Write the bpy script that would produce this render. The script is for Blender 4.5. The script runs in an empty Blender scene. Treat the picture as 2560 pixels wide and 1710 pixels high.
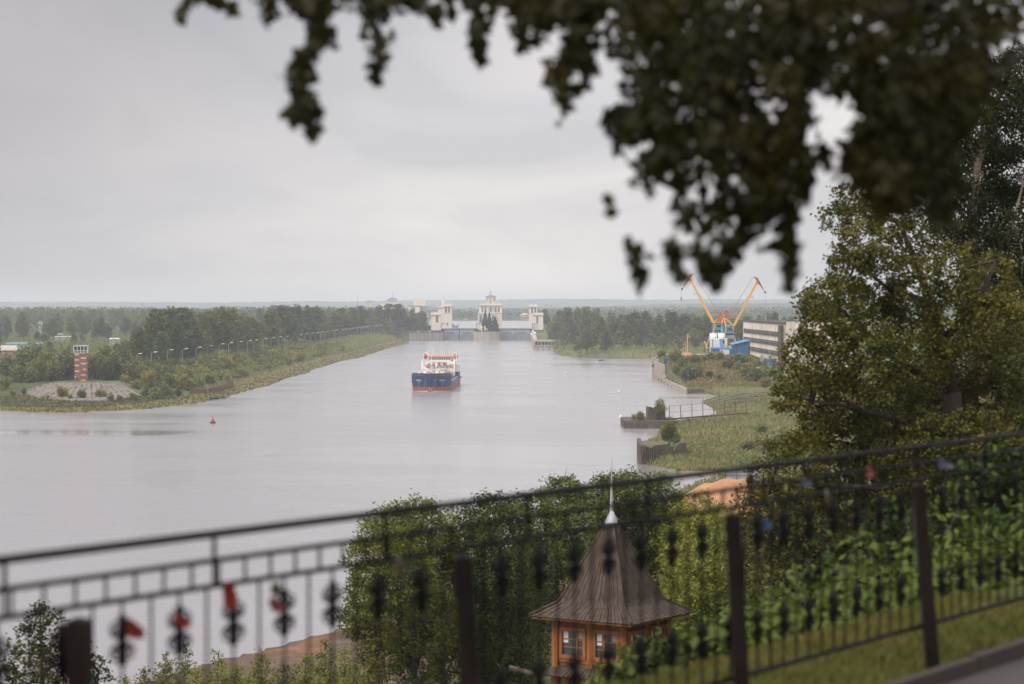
import bpy, math, random
import numpy as np
from mathutils import Vector, Matrix, noise as mnoise

# ------------------------------------------------------------------ camera, world, sun, exposure
S = bpy.context.scene
COL = S.collection
R = math.radians
F = 6044.4                                   # focal length in photo pixels (85 mm on 36 mm / 2560 px)
CX, CY, HOR = 1280.0, 855.0, 761.0
PITCH = math.atan((CY - HOR) / F)
CAMZ = 36.0

cam_d = bpy.data.cameras.new("camera")
cam = bpy.data.objects.new("camera", cam_d)
COL.objects.link(cam)
cam.location = (0, 0, CAMZ)
cam.rotation_euler = (math.pi / 2 - PITCH, 0, 0)
cam_d.sensor_width = 36.0
cam_d.lens = 85.0
cam_d.clip_start = 0.1
cam_d.clip_end = 40000
cam_d.dof.use_dof = True
cam_d.dof.focus_distance = 1000.0
cam_d.dof.aperture_fstop = 2.0
S.camera = cam

SUN_EL, SUN_AZ = R(46), R(-128)               # azimuth measured from +Y (view direction) towards +X
W = bpy.data.worlds.new("World")
S.world = W
W.use_nodes = True
wn, wl = W.node_tree.nodes, W.node_tree.links
wn.clear()
w_out = wn.new("ShaderNodeOutputWorld")
w_bg = wn.new("ShaderNodeBackground")
w_bg.inputs["Strength"].default_value = 0.1
w_sky = wn.new("ShaderNodeTexSky")
w_sky.sky_type = 'NISHITA'
w_sky.sun_disc = False
w_sky.sun_elevation = SUN_EL
w_sky.sun_rotation = SUN_AZ
w_sky.altitude = 100
w_tc = wn.new("ShaderNodeTexCoord")
w_map = wn.new("ShaderNodeMapping")
w_map.inputs["Scale"].default_value = (4.6, 4.6, 13.0)
w_map.inputs["Rotation"].default_value = (0, R(10), 0)
w_map.inputs["Location"].default_value = (2.35, 0.4, 0.7)
w_n1 = wn.new("ShaderNodeTexNoise")
w_n1.inputs["Scale"].default_value = 1.0
w_n1.inputs["Detail"].default_value = 5.0
w_n1.inputs["Roughness"].default_value = 0.52
w_n1.inputs["Distortion"].default_value = 0.6
w_r1 = wn.new("ShaderNodeValToRGB")
w_r1.color_ramp.elements[0].position = 0.38
w_r1.color_ramp.elements[0].color = (6.35, 6.20, 6.42, 1)
w_r1.color_ramp.elements[1].position = 0.61
w_r1.color_ramp.elements[1].color = (8.75, 8.25, 8.12, 1)
# the heavier cloud bank: a broad dark area of the overcast, high and to the left
w_dir = wn.new("ShaderNodeVectorMath"); w_dir.operation = 'DOT_PRODUCT'
vd = Vector((-0.5, 0.6, 0.62)).normalized()
w_dir.inputs[1].default_value = vd
w_add = wn.new("ShaderNodeMath"); w_add.operation = 'MULTIPLY_ADD'
w_add.inputs[1].default_value = 0.13
w_mr = wn.new("ShaderNodeMapRange")
w_mr.interpolation_type = 'SMOOTHSTEP'
w_mr.inputs["From Min"].default_value = 0.705
w_mr.inputs["From Max"].default_value = 0.835
w_mr.inputs["To Min"].default_value = 0.0
w_mr.inputs["To Max"].default_value = 1.0
w_dk = wn.new("ShaderNodeMix"); w_dk.data_type = 'RGBA'; w_dk.blend_type = 'MULTIPLY'
w_dk.inputs[7].default_value = (0.60, 0.60, 0.635, 1)
w_mix = wn.new("ShaderNodeMix"); w_mix.data_type = 'RGBA'
w_mix.inputs[0].default_value = 0.93
wl.new(w_tc.outputs["Generated"], w_map.inputs["Vector"])
wl.new(w_map.outputs[0], w_n1.inputs["Vector"])
wl.new(w_n1.outputs["Fac"], w_r1.inputs["Fac"])
wl.new(w_tc.outputs["Generated"], w_dir.inputs[0])
wl.new(w_n1.outputs["Fac"], w_add.inputs[0])
wl.new(w_dir.outputs["Value"], w_add.inputs[2])
wl.new(w_add.outputs[0], w_mr.inputs["Value"])
wl.new(w_mr.outputs[0], w_dk.inputs[0])
wl.new(w_r1.outputs["Color"], w_dk.inputs[6])
wl.new(w_sky.outputs["Color"], w_mix.inputs[6])
wl.new(w_dk.outputs[2], w_mix.inputs[7])
# an overcast sky is brightest overhead
w_sep = wn.new("ShaderNodeSeparateXYZ")
wl.new(w_tc.outputs["Generated"], w_sep.inputs[0])
w_z = wn.new("ShaderNodeMapRange")
w_z.inputs["From Min"].default_value = 0.20
w_z.inputs["From Max"].default_value = 0.9
w_z.inputs["To Min"].default_value = 1.0
w_z.inputs["To Max"].default_value = 2.4
wl.new(w_sep.outputs["Z"], w_z.inputs["Value"])
w_sc = wn.new("ShaderNodeVectorMath"); w_sc.operation = 'SCALE'
wl.new(w_mix.outputs[2], w_sc.inputs[0])
wl.new(w_z.outputs[0], w_sc.inputs["Scale"])
wl.new(w_sc.outputs[0], w_bg.inputs["Color"])
wl.new(w_bg.outputs[0], w_out.inputs["Surface"])

sun_d = bpy.data.lights.new("sun", 'SUN')
sun_d.energy = 2.3
sun_d.angle = R(14)
sun_d.color = (1.0, 0.93, 0.84)
sun = bpy.data.objects.new("sun", sun_d)
COL.objects.link(sun)
sdir = Vector((math.sin(SUN_AZ) * math.cos(SUN_EL), math.cos(SUN_AZ) * math.cos(SUN_EL), math.sin(SUN_EL)))
sun.rotation_euler = sdir.to_track_quat('Z', 'Y').to_euler()
sun.location = (0, 0, 200)

S.view_settings.view_transform = 'Standard'
S.view_settings.look = 'None'
S.view_settings.exposure = 0.03
S.view_settings.gamma = 1.0
S.view_settings.use_curve_mapping = False
S.render.engine = 'CYCLES'
cy = S.cycles
cy.use_denoising = True
try:
    cy.denoiser = 'OPENIMAGEDENOISE'
except Exception:
    pass
cy.max_bounces = 6
cy.diffuse_bounces = 3
cy.glossy_bounces = 3
cy.transmission_bounces = 3
cy.transparent_max_bounces = 4
cy.volume_bounces = 1
cy.sample_clamp_indirect = 6.0
cy.caustics_reflective = False
cy.caustics_refractive = False

# ------------------------------------------------------------------ helpers
_cp, _sp = math.cos(PITCH), math.sin(PITCH)

def ray(u, v):
    a, b = (u - CX) / F, (CY - v) / F
    return Vector((a, _cp + b * _sp, -_sp + b * _cp))

def P(u, v, Y):
    """world point at depth Y seen at photo pixel (u, v)"""
    r = ray(u, v)
    return Vector((0, 0, CAMZ)) + r * (Y / r.y)

def G(u, v, z=0.0):
    """world point on the level z seen at photo pixel (u, v)"""
    r = ray(u, v)
    return Vector((0, 0, CAMZ)) + r * ((z - CAMZ) / r.z)

def D(x, y, Y):
    """the same for a point measured in the reduced (2347 px) view"""
    return P(x * 1.0907, y * 1.0907, Y)

# ---- materials
MATS = {}

def mat(name, col, rough=0.75, var=0.22, scale=1.0, metal=0.0, bump=0.0, stain=None, stain_amt=0.4,
        stain_scale=(1.0, 1.0, 0.15), spec=0.4, coord='Object'):
    m = bpy.data.materials.new(name)
    m.use_nodes = True
    n, l = m.node_tree.nodes, m.node_tree.links
    b = n["Principled BSDF"]
    b.inputs["Roughness"].default_value = rough
    b.inputs["Metallic"].default_value = metal
    b.inputs["Specular IOR Level"].default_value = spec
    tc = n.new("ShaderNodeTexCoord")
    no = n.new("ShaderNodeTexNoise")
    no.inputs["Scale"].default_value = scale
    no.inputs["Detail"].default_value = 6
    no.inputs["Roughness"].default_value = 0.6
    l.new(tc.outputs[coord], no.inputs["Vector"])
    mx = n.new("ShaderNodeMix"); mx.data_type = 'RGBA'
    c = np.array(col)
    mx.inputs[6].default_value = (*np.clip(c * (1 - var), 0, 1), 1)
    mx.inputs[7].default_value = (*np.clip(c * (1 + var), 0, 1), 1)
    rp = n.new("ShaderNodeMapRange")
    rp.inputs["From Min"].default_value = 0.3
    rp.inputs["From Max"].default_value = 0.7
    l.new(no.outputs["Fac"], rp.inputs["Value"])
    l.new(rp.outputs[0], mx.inputs[0])
    out = mx.outputs[2]
    if stain is not None:
        mp = n.new("ShaderNodeMapping")
        mp.inputs["Scale"].default_value = stain_scale
        n2 = n.new("ShaderNodeTexNoise")
        n2.inputs["Scale"].default_value = 1.0
        n2.inputs["Detail"].default_value = 8
        n2.inputs["Roughness"].default_value = 0.65
        l.new(tc.outputs[coord], mp.inputs["Vector"])
        l.new(mp.outputs[0], n2.inputs["Vector"])
        r2 = n.new("ShaderNodeMapRange")
        r2.inputs["From Min"].default_value = 0.48
        r2.inputs["From Max"].default_value = 0.72
        r2.inputs["To Max"].default_value = stain_amt
        l.new(n2.outputs["Fac"], r2.inputs["Value"])
        m2 = n.new("ShaderNodeMix"); m2.data_type = 'RGBA'
        m2.inputs[7].default_value = (*stain, 1)
        l.new(r2.outputs[0], m2.inputs[0])
        l.new(out, m2.inputs[6])
        out = m2.outputs[2]
    l.new(out, b.inputs["Base Color"])
    if bump > 0:
        bp = n.new("ShaderNodeBump")
        bp.inputs["Strength"].default_value = bump
        bp.inputs["Distance"].default_value = 0.1
        l.new(no.outputs["Fac"], bp.inputs["Height"])
        l.new(bp.outputs[0], b.inputs["Normal"])
    MATS[name] = m
    return m

def foliage(name, c1, c2, c3, third=0.25, nscale=0.25, trans=0.28, rough=0.6, pw=1.0):
    """leaf material: colour drawn per leaf and per tree, drifting with position; a little light passes through"""
    m = bpy.data.materials.new(name)
    m.use_nodes = True
    n, l = m.node_tree.nodes, m.node_tree.links
    b = n["Principled BSDF"]
    b.inputs["Roughness"].default_value = rough
    b.inputs["Specular IOR Level"].default_value = 0.25
    ge = n.new("ShaderNodeNewGeometry")
    oi = n.new("ShaderNodeObjectInfo")
    tc = n.new("ShaderNodeTexCoord")
    no = n.new("ShaderNodeTexNoise")
    no.inputs["Scale"].default_value = nscale
    no.inputs["Detail"].default_value = 3
    l.new(ge.outputs["Position"], no.inputs["Vector"])
    m1 = n.new("ShaderNodeMix"); m1.data_type = 'RGBA'
    m1.inputs[6].default_value = (*c1, 1)
    m1.inputs[7].default_value = (*c2, 1)
    pwn = n.new("ShaderNodeMath"); pwn.operation = 'POWER'; pwn.inputs[1].default_value = pw  # above one favours dark leaves, standing in for shaded gaps
    l.new(ge.outputs["Random Per Island"], pwn.inputs[0]); l.new(pwn.outputs[0], m1.inputs[0])
    ad = n.new("ShaderNodeMath"); ad.operation = 'MULTIPLY_ADD'
    l.new(oi.outputs["Random"], ad.inputs[0])
    ad.inputs[1].default_value = 0.35
    l.new(no.outputs["Fac"], ad.inputs[2])
    rp = n.new("ShaderNodeMapRange")
    rp.inputs["From Min"].default_value = 0.50
    rp.inputs["From Max"].default_value = 0.92
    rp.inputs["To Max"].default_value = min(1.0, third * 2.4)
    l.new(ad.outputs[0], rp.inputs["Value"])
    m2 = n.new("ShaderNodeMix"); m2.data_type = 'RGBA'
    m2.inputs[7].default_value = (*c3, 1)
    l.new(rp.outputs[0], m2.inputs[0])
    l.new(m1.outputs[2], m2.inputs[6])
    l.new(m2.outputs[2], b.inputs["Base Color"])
    # whole plants differ a little from each other
    hv = n.new("ShaderNodeHueSaturation")
    mv = n.new("ShaderNodeMapRange")
    fr = n.new("ShaderNodeMath"); fr.operation = 'FRACT'
    f7 = n.new("ShaderNodeMath"); f7.operation = 'MULTIPLY'; f7.inputs[1].default_value = 7.31
    l.new(oi.outputs["Random"], f7.inputs[0]); l.new(f7.outputs[0], fr.inputs[0])
    l.new(fr.outputs[0], mv.inputs["Value"])
    mv.inputs["To Min"].default_value = 0.72; mv.inputs["To Max"].default_value = 1.35
    l.new(mv.outputs[0], hv.inputs["Value"]); l.new(m2.outputs[2], hv.inputs["Color"])
    l.new(hv.outputs[0], b.inputs["Base Color"])
    tr = n.new("ShaderNodeBsdfTranslucent")
    l.new(hv.outputs[0], tr.inputs["Color"])
    ms = n.new("ShaderNodeMixShader")
    ms.inputs[0].default_value = trans
    l.new(b.outputs[0], ms.inputs[1])
    l.new(tr.outputs[0], ms.inputs[2])
    l.new(ms.outputs[0], n["Material Output"].inputs["Surface"])
    MATS[name] = m
    return m

# ---- objects
def thing(name, label, cat, loc=(0, 0, 0), rotz=0.0, group=None):
    o = bpy.data.objects.new(name, None)
    o.empty_display_size = 0.3
    COL.objects.link(o)
    o.location = loc
    o.rotation_euler = (0, 0, rotz)
    tag(o, label, cat, group)
    return o

def tag(o, label=None, cat=None, group=None, kind=None):
    if label: o["label"] = label
    if cat: o["category"] = cat
    if group: o["group"] = group
    if kind: o["kind"] = kind
    return o

def dup(root, loc, rotz=0.0, scale=1.0, label=None, group=None):
    r = root.copy(); COL.objects.link(r)
    r.location = loc; r.rotation_euler = (0, 0, rotz)
    r.scale = scale if hasattr(scale, '__len__') else (scale, scale, scale)
    if label: r["label"] = label
    if group: r["group"] = group
    for ch in list(root.children):
        c = ch.copy(); COL.objects.link(c); c.parent = r
        for g in list(ch.children):
            d = g.copy(); COL.objects.link(d); d.parent = c
    return r

class MB:
    """mesh builder: shapes go in, one mesh object comes out"""
    def __init__(s):
        s.v, s.f = [], []
    def add(s, vs, fs):
        k = len(s.v)
        s.v += [tuple(p) for p in vs]
        s.f += [tuple(i + k for i in f) for f in fs]
        return s
    def box(s, x0, y0, z0, x1, y1, z1):
        return s.add([(x0, y0, z0), (x1, y0, z0), (x1, y1, z0), (x0, y1, z0), (x0, y0, z1), (x1, y0, z1), (x1, y1, z1), (x0, y1, z1)],
                     [(0, 3, 2, 1), (4, 5, 6, 7), (0, 1, 5, 4), (1, 2, 6, 5), (2, 3, 7, 6), (3, 0, 4, 7)])
    def cbox(s, x, y, z, sx, sy, sz):
        return s.box(x - sx / 2, y - sy / 2, z, x + sx / 2, y + sy / 2, z + sz)
    def prism(s, poly, z0, z1, cap=True):
        n = len(poly)
        a = sum(poly[i][0] * poly[(i + 1) % n][1] - poly[(i + 1) % n][0] * poly[i][1] for i in range(n))
        if a < 0: poly = poly[::-1]
        vs = [(x, y, z0) for x, y in poly] + [(x, y, z1) for x, y in poly]
        fs = [(i, (i + 1) % n, n + (i + 1) % n, n + i) for i in range(n)]
        if cap: fs += [tuple(range(n - 1, -1, -1)), tuple(range(n, 2 * n))]
        return s.add(vs, fs)
    def xprism(s, poly, x0, x1):
        """profile in (y, z) pulled along x"""
        n = len(poly)
        vs = [(x0, y, z) for y, z in poly] + [(x1, y, z) for y, z in poly]
        fs = [(i, (i + 1) % n, n + (i + 1) % n, n + i) for i in range(n)] + [tuple(range(n - 1, -1, -1)), tuple(range(n, 2 * n))]
        return s.add(vs, fs)
    def yprism(s, poly, y0, y1):
        n = len(poly)
        vs = [(x, y0, z) for x, z in poly] + [(x, y1, z) for x, z in poly]
        fs = [(i, (i + 1) % n, n + (i + 1) % n, n + i) for i in range(n)] + [tuple(range(n - 1, -1, -1)), tuple(range(n, 2 * n))]
        return s.add(vs, fs)
    def cyl(s, p0, p1, r0, r1=None, n=10, cap=True):
        r1 = r0 if r1 is None else r1
        p0, p1 = Vector(p0), Vector(p1)
        d = (p1 - p0)
        if d.length < 1e-6: return s
        d.normalize()
        a = d.orthogonal().normalized(); b = d.cross(a)
        vs = []
        for p, r in ((p0, r0), (p1, r1)):
            for i in range(n):
                t = 2 * math.pi * i / n
                vs.append(p + a * (r * math.cos(t)) + b * (r * math.sin(t)))
        fs = [(i, (i + 1) % n, n + (i + 1) % n, n + i) for i in range(n)]
        if cap: fs += [tuple(range(n - 1, -1, -1)), tuple(range(n, 2 * n))]
        return s.add(vs, fs)
    def bar(s, p0, p1, w, h=None):
        """square bar between two points"""
        h = w if h is None else h
        p0, p1 = Vector(p0), Vector(p1)
        d = (p1 - p0).normalized()
        up = Vector((0, 0, 1)) if abs(d.z) < 0.95 else Vector((0, 1, 0))
        a = d.cross(up).normalized(); b = a.cross(d)
        vs = [p + a * (w / 2 * i) + b * (h / 2 * j) for p in (p0, p1) for i, j in ((-1, -1), (1, -1), (1, 1), (-1, 1))]
        return s.add(vs, [(0, 3, 2, 1), (4, 5, 6, 7), (0, 1, 5, 4), (1, 2, 6, 5), (2, 3, 7, 6), (3, 0, 4, 7)])
    def tube(s, pts, r0, r1=None, n=7):
        r1 = r0 if r1 is None else r1
        pts = [Vector(p) for p in pts]
        k = len(pts); vs = []; a = None
        for i, p in enumerate(pts):
            d = (pts[min(i + 1, k - 1)] - pts[max(i - 1, 0)]).normalized()
            a = d.orthogonal().normalized() if a is None else (a - d * a.dot(d)).normalized()
            b = d.cross(a)
            r = r0 + (r1 - r0) * i / (k - 1)
            for j in range(n):
                t = 2 * math.pi * j / n
                vs.append(p + a * (r * math.cos(t)) + b * (r * math.sin(t)))
        fs = [(i * n + j, i * n + (j + 1) % n, (i + 1) * n + (j + 1) % n, (i + 1) * n + j) for i in range(k - 1) for j in range(n)]
        fs += [tuple(range(n - 1, -1, -1)), tuple(range((k - 1) * n, k * n))]
        return s.add(vs, fs)
    def lathe(s, prof, c=(0, 0, 0), n=16):
        """profile (r, z) turned about a vertical axis"""
        c = Vector(c); k = len(prof)
        vs = [(c.x + r * math.cos(2 * math.pi * j / n), c.y + r * math.sin(2 * math.pi * j / n), c.z + z) for r, z in prof for j in range(n)]
        fs = [(i * n + j, i * n + (j + 1) % n, (i + 1) * n + (j + 1) % n, (i + 1) * n + j) for i in range(k - 1) for j in range(n)]
        fs += [tuple(range(n - 1, -1, -1)), tuple(range((k - 1) * n, k * n))]
        return s.add(vs, fs)
    def build(s, name, m, parent=None, smooth=False, loc=None):
        me = bpy.data.meshes.new(name)
        me.from_pydata(s.v, [], s.f)
        me.materials.append(MATS[m] if isinstance(m, str) else m)
        if smooth:
            me.polygons.foreach_set("use_smooth", [True] * len(me.polygons))
        me.update()
        o = bpy.data.objects.new(name, me)
        COL.objects.link(o)
        if parent is not None: o.parent = parent
        if loc is not None: o.location = loc
        return o

def quads_object(name, V, m, parent=None):
    """V: (n,4,3) array -> one mesh of loose quads"""
    n = len(V)
    me = bpy.data.meshes.new(name)
    me.vertices.add(n * 4)
    me.vertices.foreach_set("co", np.ascontiguousarray(V, dtype=np.float32).ravel())
    me.loops.add(n * 4)
    me.loops.foreach_set("vertex_index", np.arange(n * 4, dtype=np.int32))
    me.polygons.add(n)
    me.polygons.foreach_set("loop_start", np.arange(0, n * 4, 4, dtype=np.int32))
    me.polygons.foreach_set("loop_total", np.full(n, 4, dtype=np.int32))
    me.materials.append(MATS[m] if isinstance(m, str) else m)
    me.update(calc_edges=True)
    o = bpy.data.objects.new(name, me)
    COL.objects.link(o)
    if parent is not None: o.parent = parent
    return o

def leaves(C, size, rng, aspect=0.6, up=0.5, droop=0.0):
    """kite-shaped leaves at the points C: (n,4,3); up > 0 turns their faces towards the sky"""
    n = len(C)
    size = np.broadcast_to(size, (n,)) * rng.uniform(0.65, 1.35, n)
    nr = rng.normal(size=(n, 3)); nr[:, 2] = np.abs(nr[:, 2]) + up
    nr /= np.linalg.norm(nr, axis=1)[:, None]
    a = rng.normal(size=(n, 3)); a[:, 2] -= droop
    a -= nr * np.sum(a * nr, axis=1)[:, None]
    a /= np.linalg.norm(a, axis=1)[:, None] + 1e-9
    b = np.cross(nr, a)
    L = (size / 2)[:, None]; w = L * aspect
    mid = C - a * L * 0.12
    return np.stack([C - a * L, mid + b * w, C + a * L, mid - b * w], axis=1)

def blob(rng, c, r, n, shell=0.55):
    """n points spread through an ellipsoid, denser towards its skin"""
    d = rng.normal(size=(n, 3)); d /= np.linalg.norm(d, axis=1)[:, None]
    q = rng.uniform(0, 1, n) ** (1 / 3.0)
    q = shell + (1 - shell) * q if shell > 0.9 else q ** (1 - shell)
    return np.asarray(c) + d * q[:, None] * np.asarray(r)

def crown(rng, lobes, per_m2, clump, leaf_n, jitter=0.45):
    """leaf positions for a crown of lobes [(centre, radii)]: clumps over each lobe, leaves in each clump"""
    out = []
    for c, r in lobes:
        r = np.asarray(r, float) * np.ones(3)
        area = 4 * math.pi * (r.prod() ** (2 / 3.0))
        k = max(4, int(area * per_m2))
        cl = blob(rng, c, r, k, 0.6)
        cl += rng.normal(size=cl.shape) * r * 0.10
        pts = cl[:, None, :] + rng.normal(size=(k, leaf_n, 3)) * clump * jitter * np.array([1, 1, 0.75])
        out.append(pts.reshape(-1, 3))
    return np.concatenate(out)
# ------------------------------------------------------------------ materials of the place
mat("concrete", (0.36, 0.33, 0.30), 0.9, 0.2, 0.6, bump=0.2, stain=(0.12, 0.10, 0.08), stain_amt=0.6, stain_scale=(0.5, 0.5, 0.08))
mat("old_concrete", (0.105, 0.083, 0.063), 0.95, 0.35, 0.9, bump=0.5, stain=(0.035, 0.028, 0.022), stain_amt=0.85, stain_scale=(0.8, 0.8, 0.3))
mat("quay_concrete", (0.42, 0.36, 0.31), 0.92, 0.25, 0.7, bump=0.3, stain=(0.10, 0.075, 0.055), stain_amt=0.8, stain_scale=(0.5, 0.5, 0.06))
mat("slab_concrete", (0.20, 0.170, 0.148), 0.95, 0.22, 0.5, bump=0.3, stain=(0.13, 0.12, 0.07), stain_amt=0.55, stain_scale=(0.5, 0.12, 0.5))
mat("lock_stone", (0.70, 0.63, 0.54), 0.85, 0.09, 0.5, stain=(0.45, 0.40, 0.34), stain_amt=0.4, stain_scale=(0.3, 0.3, 0.06))
mat("lock_trim", (0.60, 0.55, 0.49), 0.85, 0.1, 0.5)
mat("lock_roof", (0.16, 0.20, 0.27), 0.6, 0.1, 0.3)
mat("lock_glass", (0.07, 0.09, 0.13), 0.15, 0.3, 0.2, spec=0.6)
mat("gate_steel", (0.30, 0.33, 0.37), 0.55, 0.12, 0.4, stain=(0.14, 0.13, 0.13), stain_amt=0.5, stain_scale=(0.6, 0.6, 0.1))
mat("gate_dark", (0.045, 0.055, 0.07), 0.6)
mat("pier_wall", (0.36, 0.31, 0.28), 0.9, 0.12, 0.3, stain=(0.16, 0.13, 0.115), stain_amt=0.75, stain_scale=(0.25, 0.25, 0.03))
mat("gantry_blue", (0.06, 0.22, 0.40), 0.5)
mat("white_paint", (0.78, 0.77, 0.74), 0.5, 0.08, 0.8, stain=(0.45, 0.36, 0.28), stain_amt=0.35, stain_scale=(0.8, 0.8, 0.1))
mat("grey_metal", (0.30, 0.31, 0.32), 0.5, 0.15, 1.0)
mat("dark_metal", (0.006, 0.0055, 0.006), 0.6, 0.3, 8.0, metal=0.0, spec=0.12)
mat("rust", (0.13, 0.075, 0.05), 0.9, 0.4, 1.2, bump=0.3)
mat("brick", (0.25, 0.10, 0.078), 0.85, 0.22, 2.5, bump=0.2, stain=(0.14, 0.05, 0.035), stain_amt=0.5, stain_scale=(0.6, 0.6, 0.15))
mat("cream_brick", (0.56, 0.46, 0.36), 0.85, 0.12, 2.0)
mat("glass", (0.05, 0.06, 0.07), 0.08, 0.4, 0.5, spec=0.7)
mat("hull_navy", (0.012, 0.043, 0.115), 0.42, 0.22, 0.4, stain=(0.03, 0.045, 0.075), stain_amt=0.6, stain_scale=(0.5, 0.5, 0.06))
mat("hull_red", (0.29, 0.085, 0.058), 0.6, 0.2, 0.5, stain=(0.17, 0.09, 0.07), stain_amt=0.7, stain_scale=(0.6, 0.6, 0.15))
mat("ship_white", (0.74, 0.72, 0.68), 0.45, 0.05, 0.5, stain=(0.5, 0.42, 0.34), stain_amt=0.25, stain_scale=(0.8, 0.8, 0.08))
mat("ship_red", (0.52, 0.12, 0.09), 0.5)
mat("ship_orange", (0.50, 0.16, 0.10), 0.5, 0.12, 1.0)
mat("ship_yellow", (0.75, 0.42, 0.05), 0.5)
mat("ship_deck", (0.22, 0.10, 0.075), 0.8)
mat("rust_streak", (0.15, 0.10, 0.065), 0.9, 0.5, 2.0)
mat("crane_yellow", (0.78, 0.40, 0.10), 0.55, 0.12, 0.6, stain=(0.40, 0.20, 0.08), stain_amt=0.4, stain_scale=(0.5, 0.5, 0.3))
mat("crane_red", (0.36, 0.12, 0.08), 0.7, 0.2, 0.8)
mat("crane_blue", (0.09, 0.29, 0.46), 0.5, 0.12, 0.6, stain=(0.04, 0.12, 0.2), stain_amt=0.5, stain_scale=(0.6, 0.6, 0.1))
mat("shed_blue", (0.03, 0.13, 0.29), 0.5, 0.08, 0.5)
mat("shed_light_blue", (0.12, 0.33, 0.62), 0.5, 0.08, 0.5)
mat("turf", (0.10, 0.108, 0.042), 0.95, 0.4, 0.8)
mat("panel_wall", (0.76, 0.68, 0.60), 0.9, 0.16, 0.4, stain=(0.26, 0.20, 0.15), stain_amt=0.7, stain_scale=(0.35, 0.35, 0.05))
mat("roof_felt", (0.07, 0.065, 0.065), 0.9, 0.2, 0.8)
mat("window_dark", (0.035, 0.037, 0.043), 0.95, 0.5, 0.8, spec=0.02, stain=(0.15, 0.15, 0.15), stain_amt=0.35, stain_scale=(0.9, 0.9, 0.4))
mat("shingle", (0.066, 0.047, 0.036), 0.9, 0.35, 4.0, bump=0.3, stain=(0.14, 0.105, 0.08), stain_amt=0.7, stain_scale=(6, 6, 0.5))
mat("timber", (0.33, 0.125, 0.043), 0.6, 0.18, 3.0, stain=(0.24, 0.08, 0.025), stain_amt=0.5, stain_scale=(5, 5, 0.5))
mat("tin", (0.62, 0.62, 0.66), 0.3, 0.15, 2.0, metal=0.75)
mat("sand", (0.40, 0.205, 0.115), 1.0, 0.2, 0.5, bump=0.5, stain=(0.30, 0.16, 0.095), stain_amt=0.6, stain_scale=(0.6, 0.6, 0.35))
mat("bark", (0.055, 0.042, 0.033), 0.95, 0.4, 3.0, bump=0.5)
mat("bark_black", (0.016, 0.013, 0.011), 0.95, 0.4, 5.0)
mat("birch_bark", (0.26, 0.20, 0.155), 0.9, 0.3, 1.5, stain=(0.05, 0.045, 0.04), stain_amt=0.9, stain_scale=(0.7, 0.7, 2.2))
mat("post_iron", (0.016, 0.011, 0.009), 0.55, 0.4, 6.0, spec=0.2, stain=(0.035, 0.02, 0.013), stain_amt=0.5, stain_scale=(9, 9, 2))
mat("paving", (0.055, 0.046, 0.048), 0.9, 0.2, 3.0, bump=0.3)
mat("kerb", (0.05, 0.037, 0.03), 0.9, 0.3, 2.0)
mat("red_cloth", (0.30, 0.035, 0.030), 0.8, 0.2, 6.0)
mat("pink_cloth", (0.30, 0.09, 0.08), 0.8, 0.15, 6.0)
mat("blue_cloth", (0.06, 0.14, 0.25), 0.8, 0.15, 6.0)
mat("grey_cloth", (0.13, 0.13, 0.17), 0.8, 0.15, 6.0)
mat("brass", (0.12, 0.09, 0.05), 0.35, 0.2, 6.0, metal=0.8)
mat("house_pink", (0.36, 0.20, 0.16), 0.9)
mat("house_teal", (0.13, 0.21, 0.21), 0.8)
mat("house_white", (0.45, 0.44, 0.42), 0.8)
mat("house_tan", (0.42, 0.35, 0.27), 0.9)
mat("lamp_grey", (0.30, 0.31, 0.33), 0.5)
mat("boat_blue", (0.035, 0.07, 0.15), 0.5)
mat("buoy_white", (0.88, 0.87, 0.85), 0.5)
mat("buoy_red", (0.58, 0.10, 0.08), 0.5, 0.15, 3.0)
mat("text_white", (0.75, 0.76, 0.78), 0.6, 0.02)
mat("text_red", (0.48, 0.10, 0.08), 0.6, 0.02)
mat("text_dark", (0.05, 0.03, 0.03), 0.8, 0.02)
mat("flag_white", (0.75, 0.75, 0.76), 0.8, 0.03)
mat("flag_blue", (0.04, 0.08, 0.30), 0.8, 0.03)
mat("flag_red", (0.50, 0.05, 0.05), 0.8, 0.03)

foliage("leaf_wood", (0.048, 0.074, 0.018), (0.145, 0.172, 0.044), (0.24, 0.20, 0.045), 0.18, 0.02)
foliage("leaf_dark", (0.036, 0.056, 0.022), (0.095, 0.122, 0.042), (0.16, 0.155, 0.045), 0.15, 0.02)
foliage("leaf_willow", (0.075, 0.104, 0.032), (0.150, 0.188, 0.054), (0.26, 0.235, 0.042), 0.30, 0.045)
foliage("leaf_yellowing", (0.085, 0.105, 0.020), (0.185, 0.185, 0.032), (0.30, 0.235, 0.036), 0.35, 0.04)
foliage("leaf_spruce", (0.012, 0.024, 0.018), (0.026, 0.042, 0.028), (0.03, 0.045, 0.028), 0.1, 0.05)
foliage("leaf_linden", (0.006, 0.012, 0.002), (0.058, 0.074, 0.011), (0.225, 0.19, 0.032), 0.26, 2.2, pw=1.6)  # bright clumps and near-black leaves paint in lit tufts and shaded interior
foliage("leaf_birch", (0.014, 0.020, 0.004), (0.065, 0.070, 0.014), (0.11, 0.09, 0.018), 0.2, 0.4)
foliage("leaf_maple", (0.008, 0.020, 0.003), (0.120, 0.165, 0.026), (0.235, 0.235, 0.034), 0.42, 0.9, pw=1.35)  # dark leaves and bright tips put crown shade and light into the colour
foliage("leaf_sapling", (0.055, 0.085, 0.018), (0.165, 0.190, 0.036), (0.25, 0.24, 0.05), 0.36, 0.4)
foliage("leaf_bush", (0.005, 0.016, 0.002), (0.056, 0.108, 0.013), (0.165, 0.190, 0.026), 0.26, 1.3, pw=1.3)  # wide leaf colour range stands in for shaded gaps and lit tips
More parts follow.
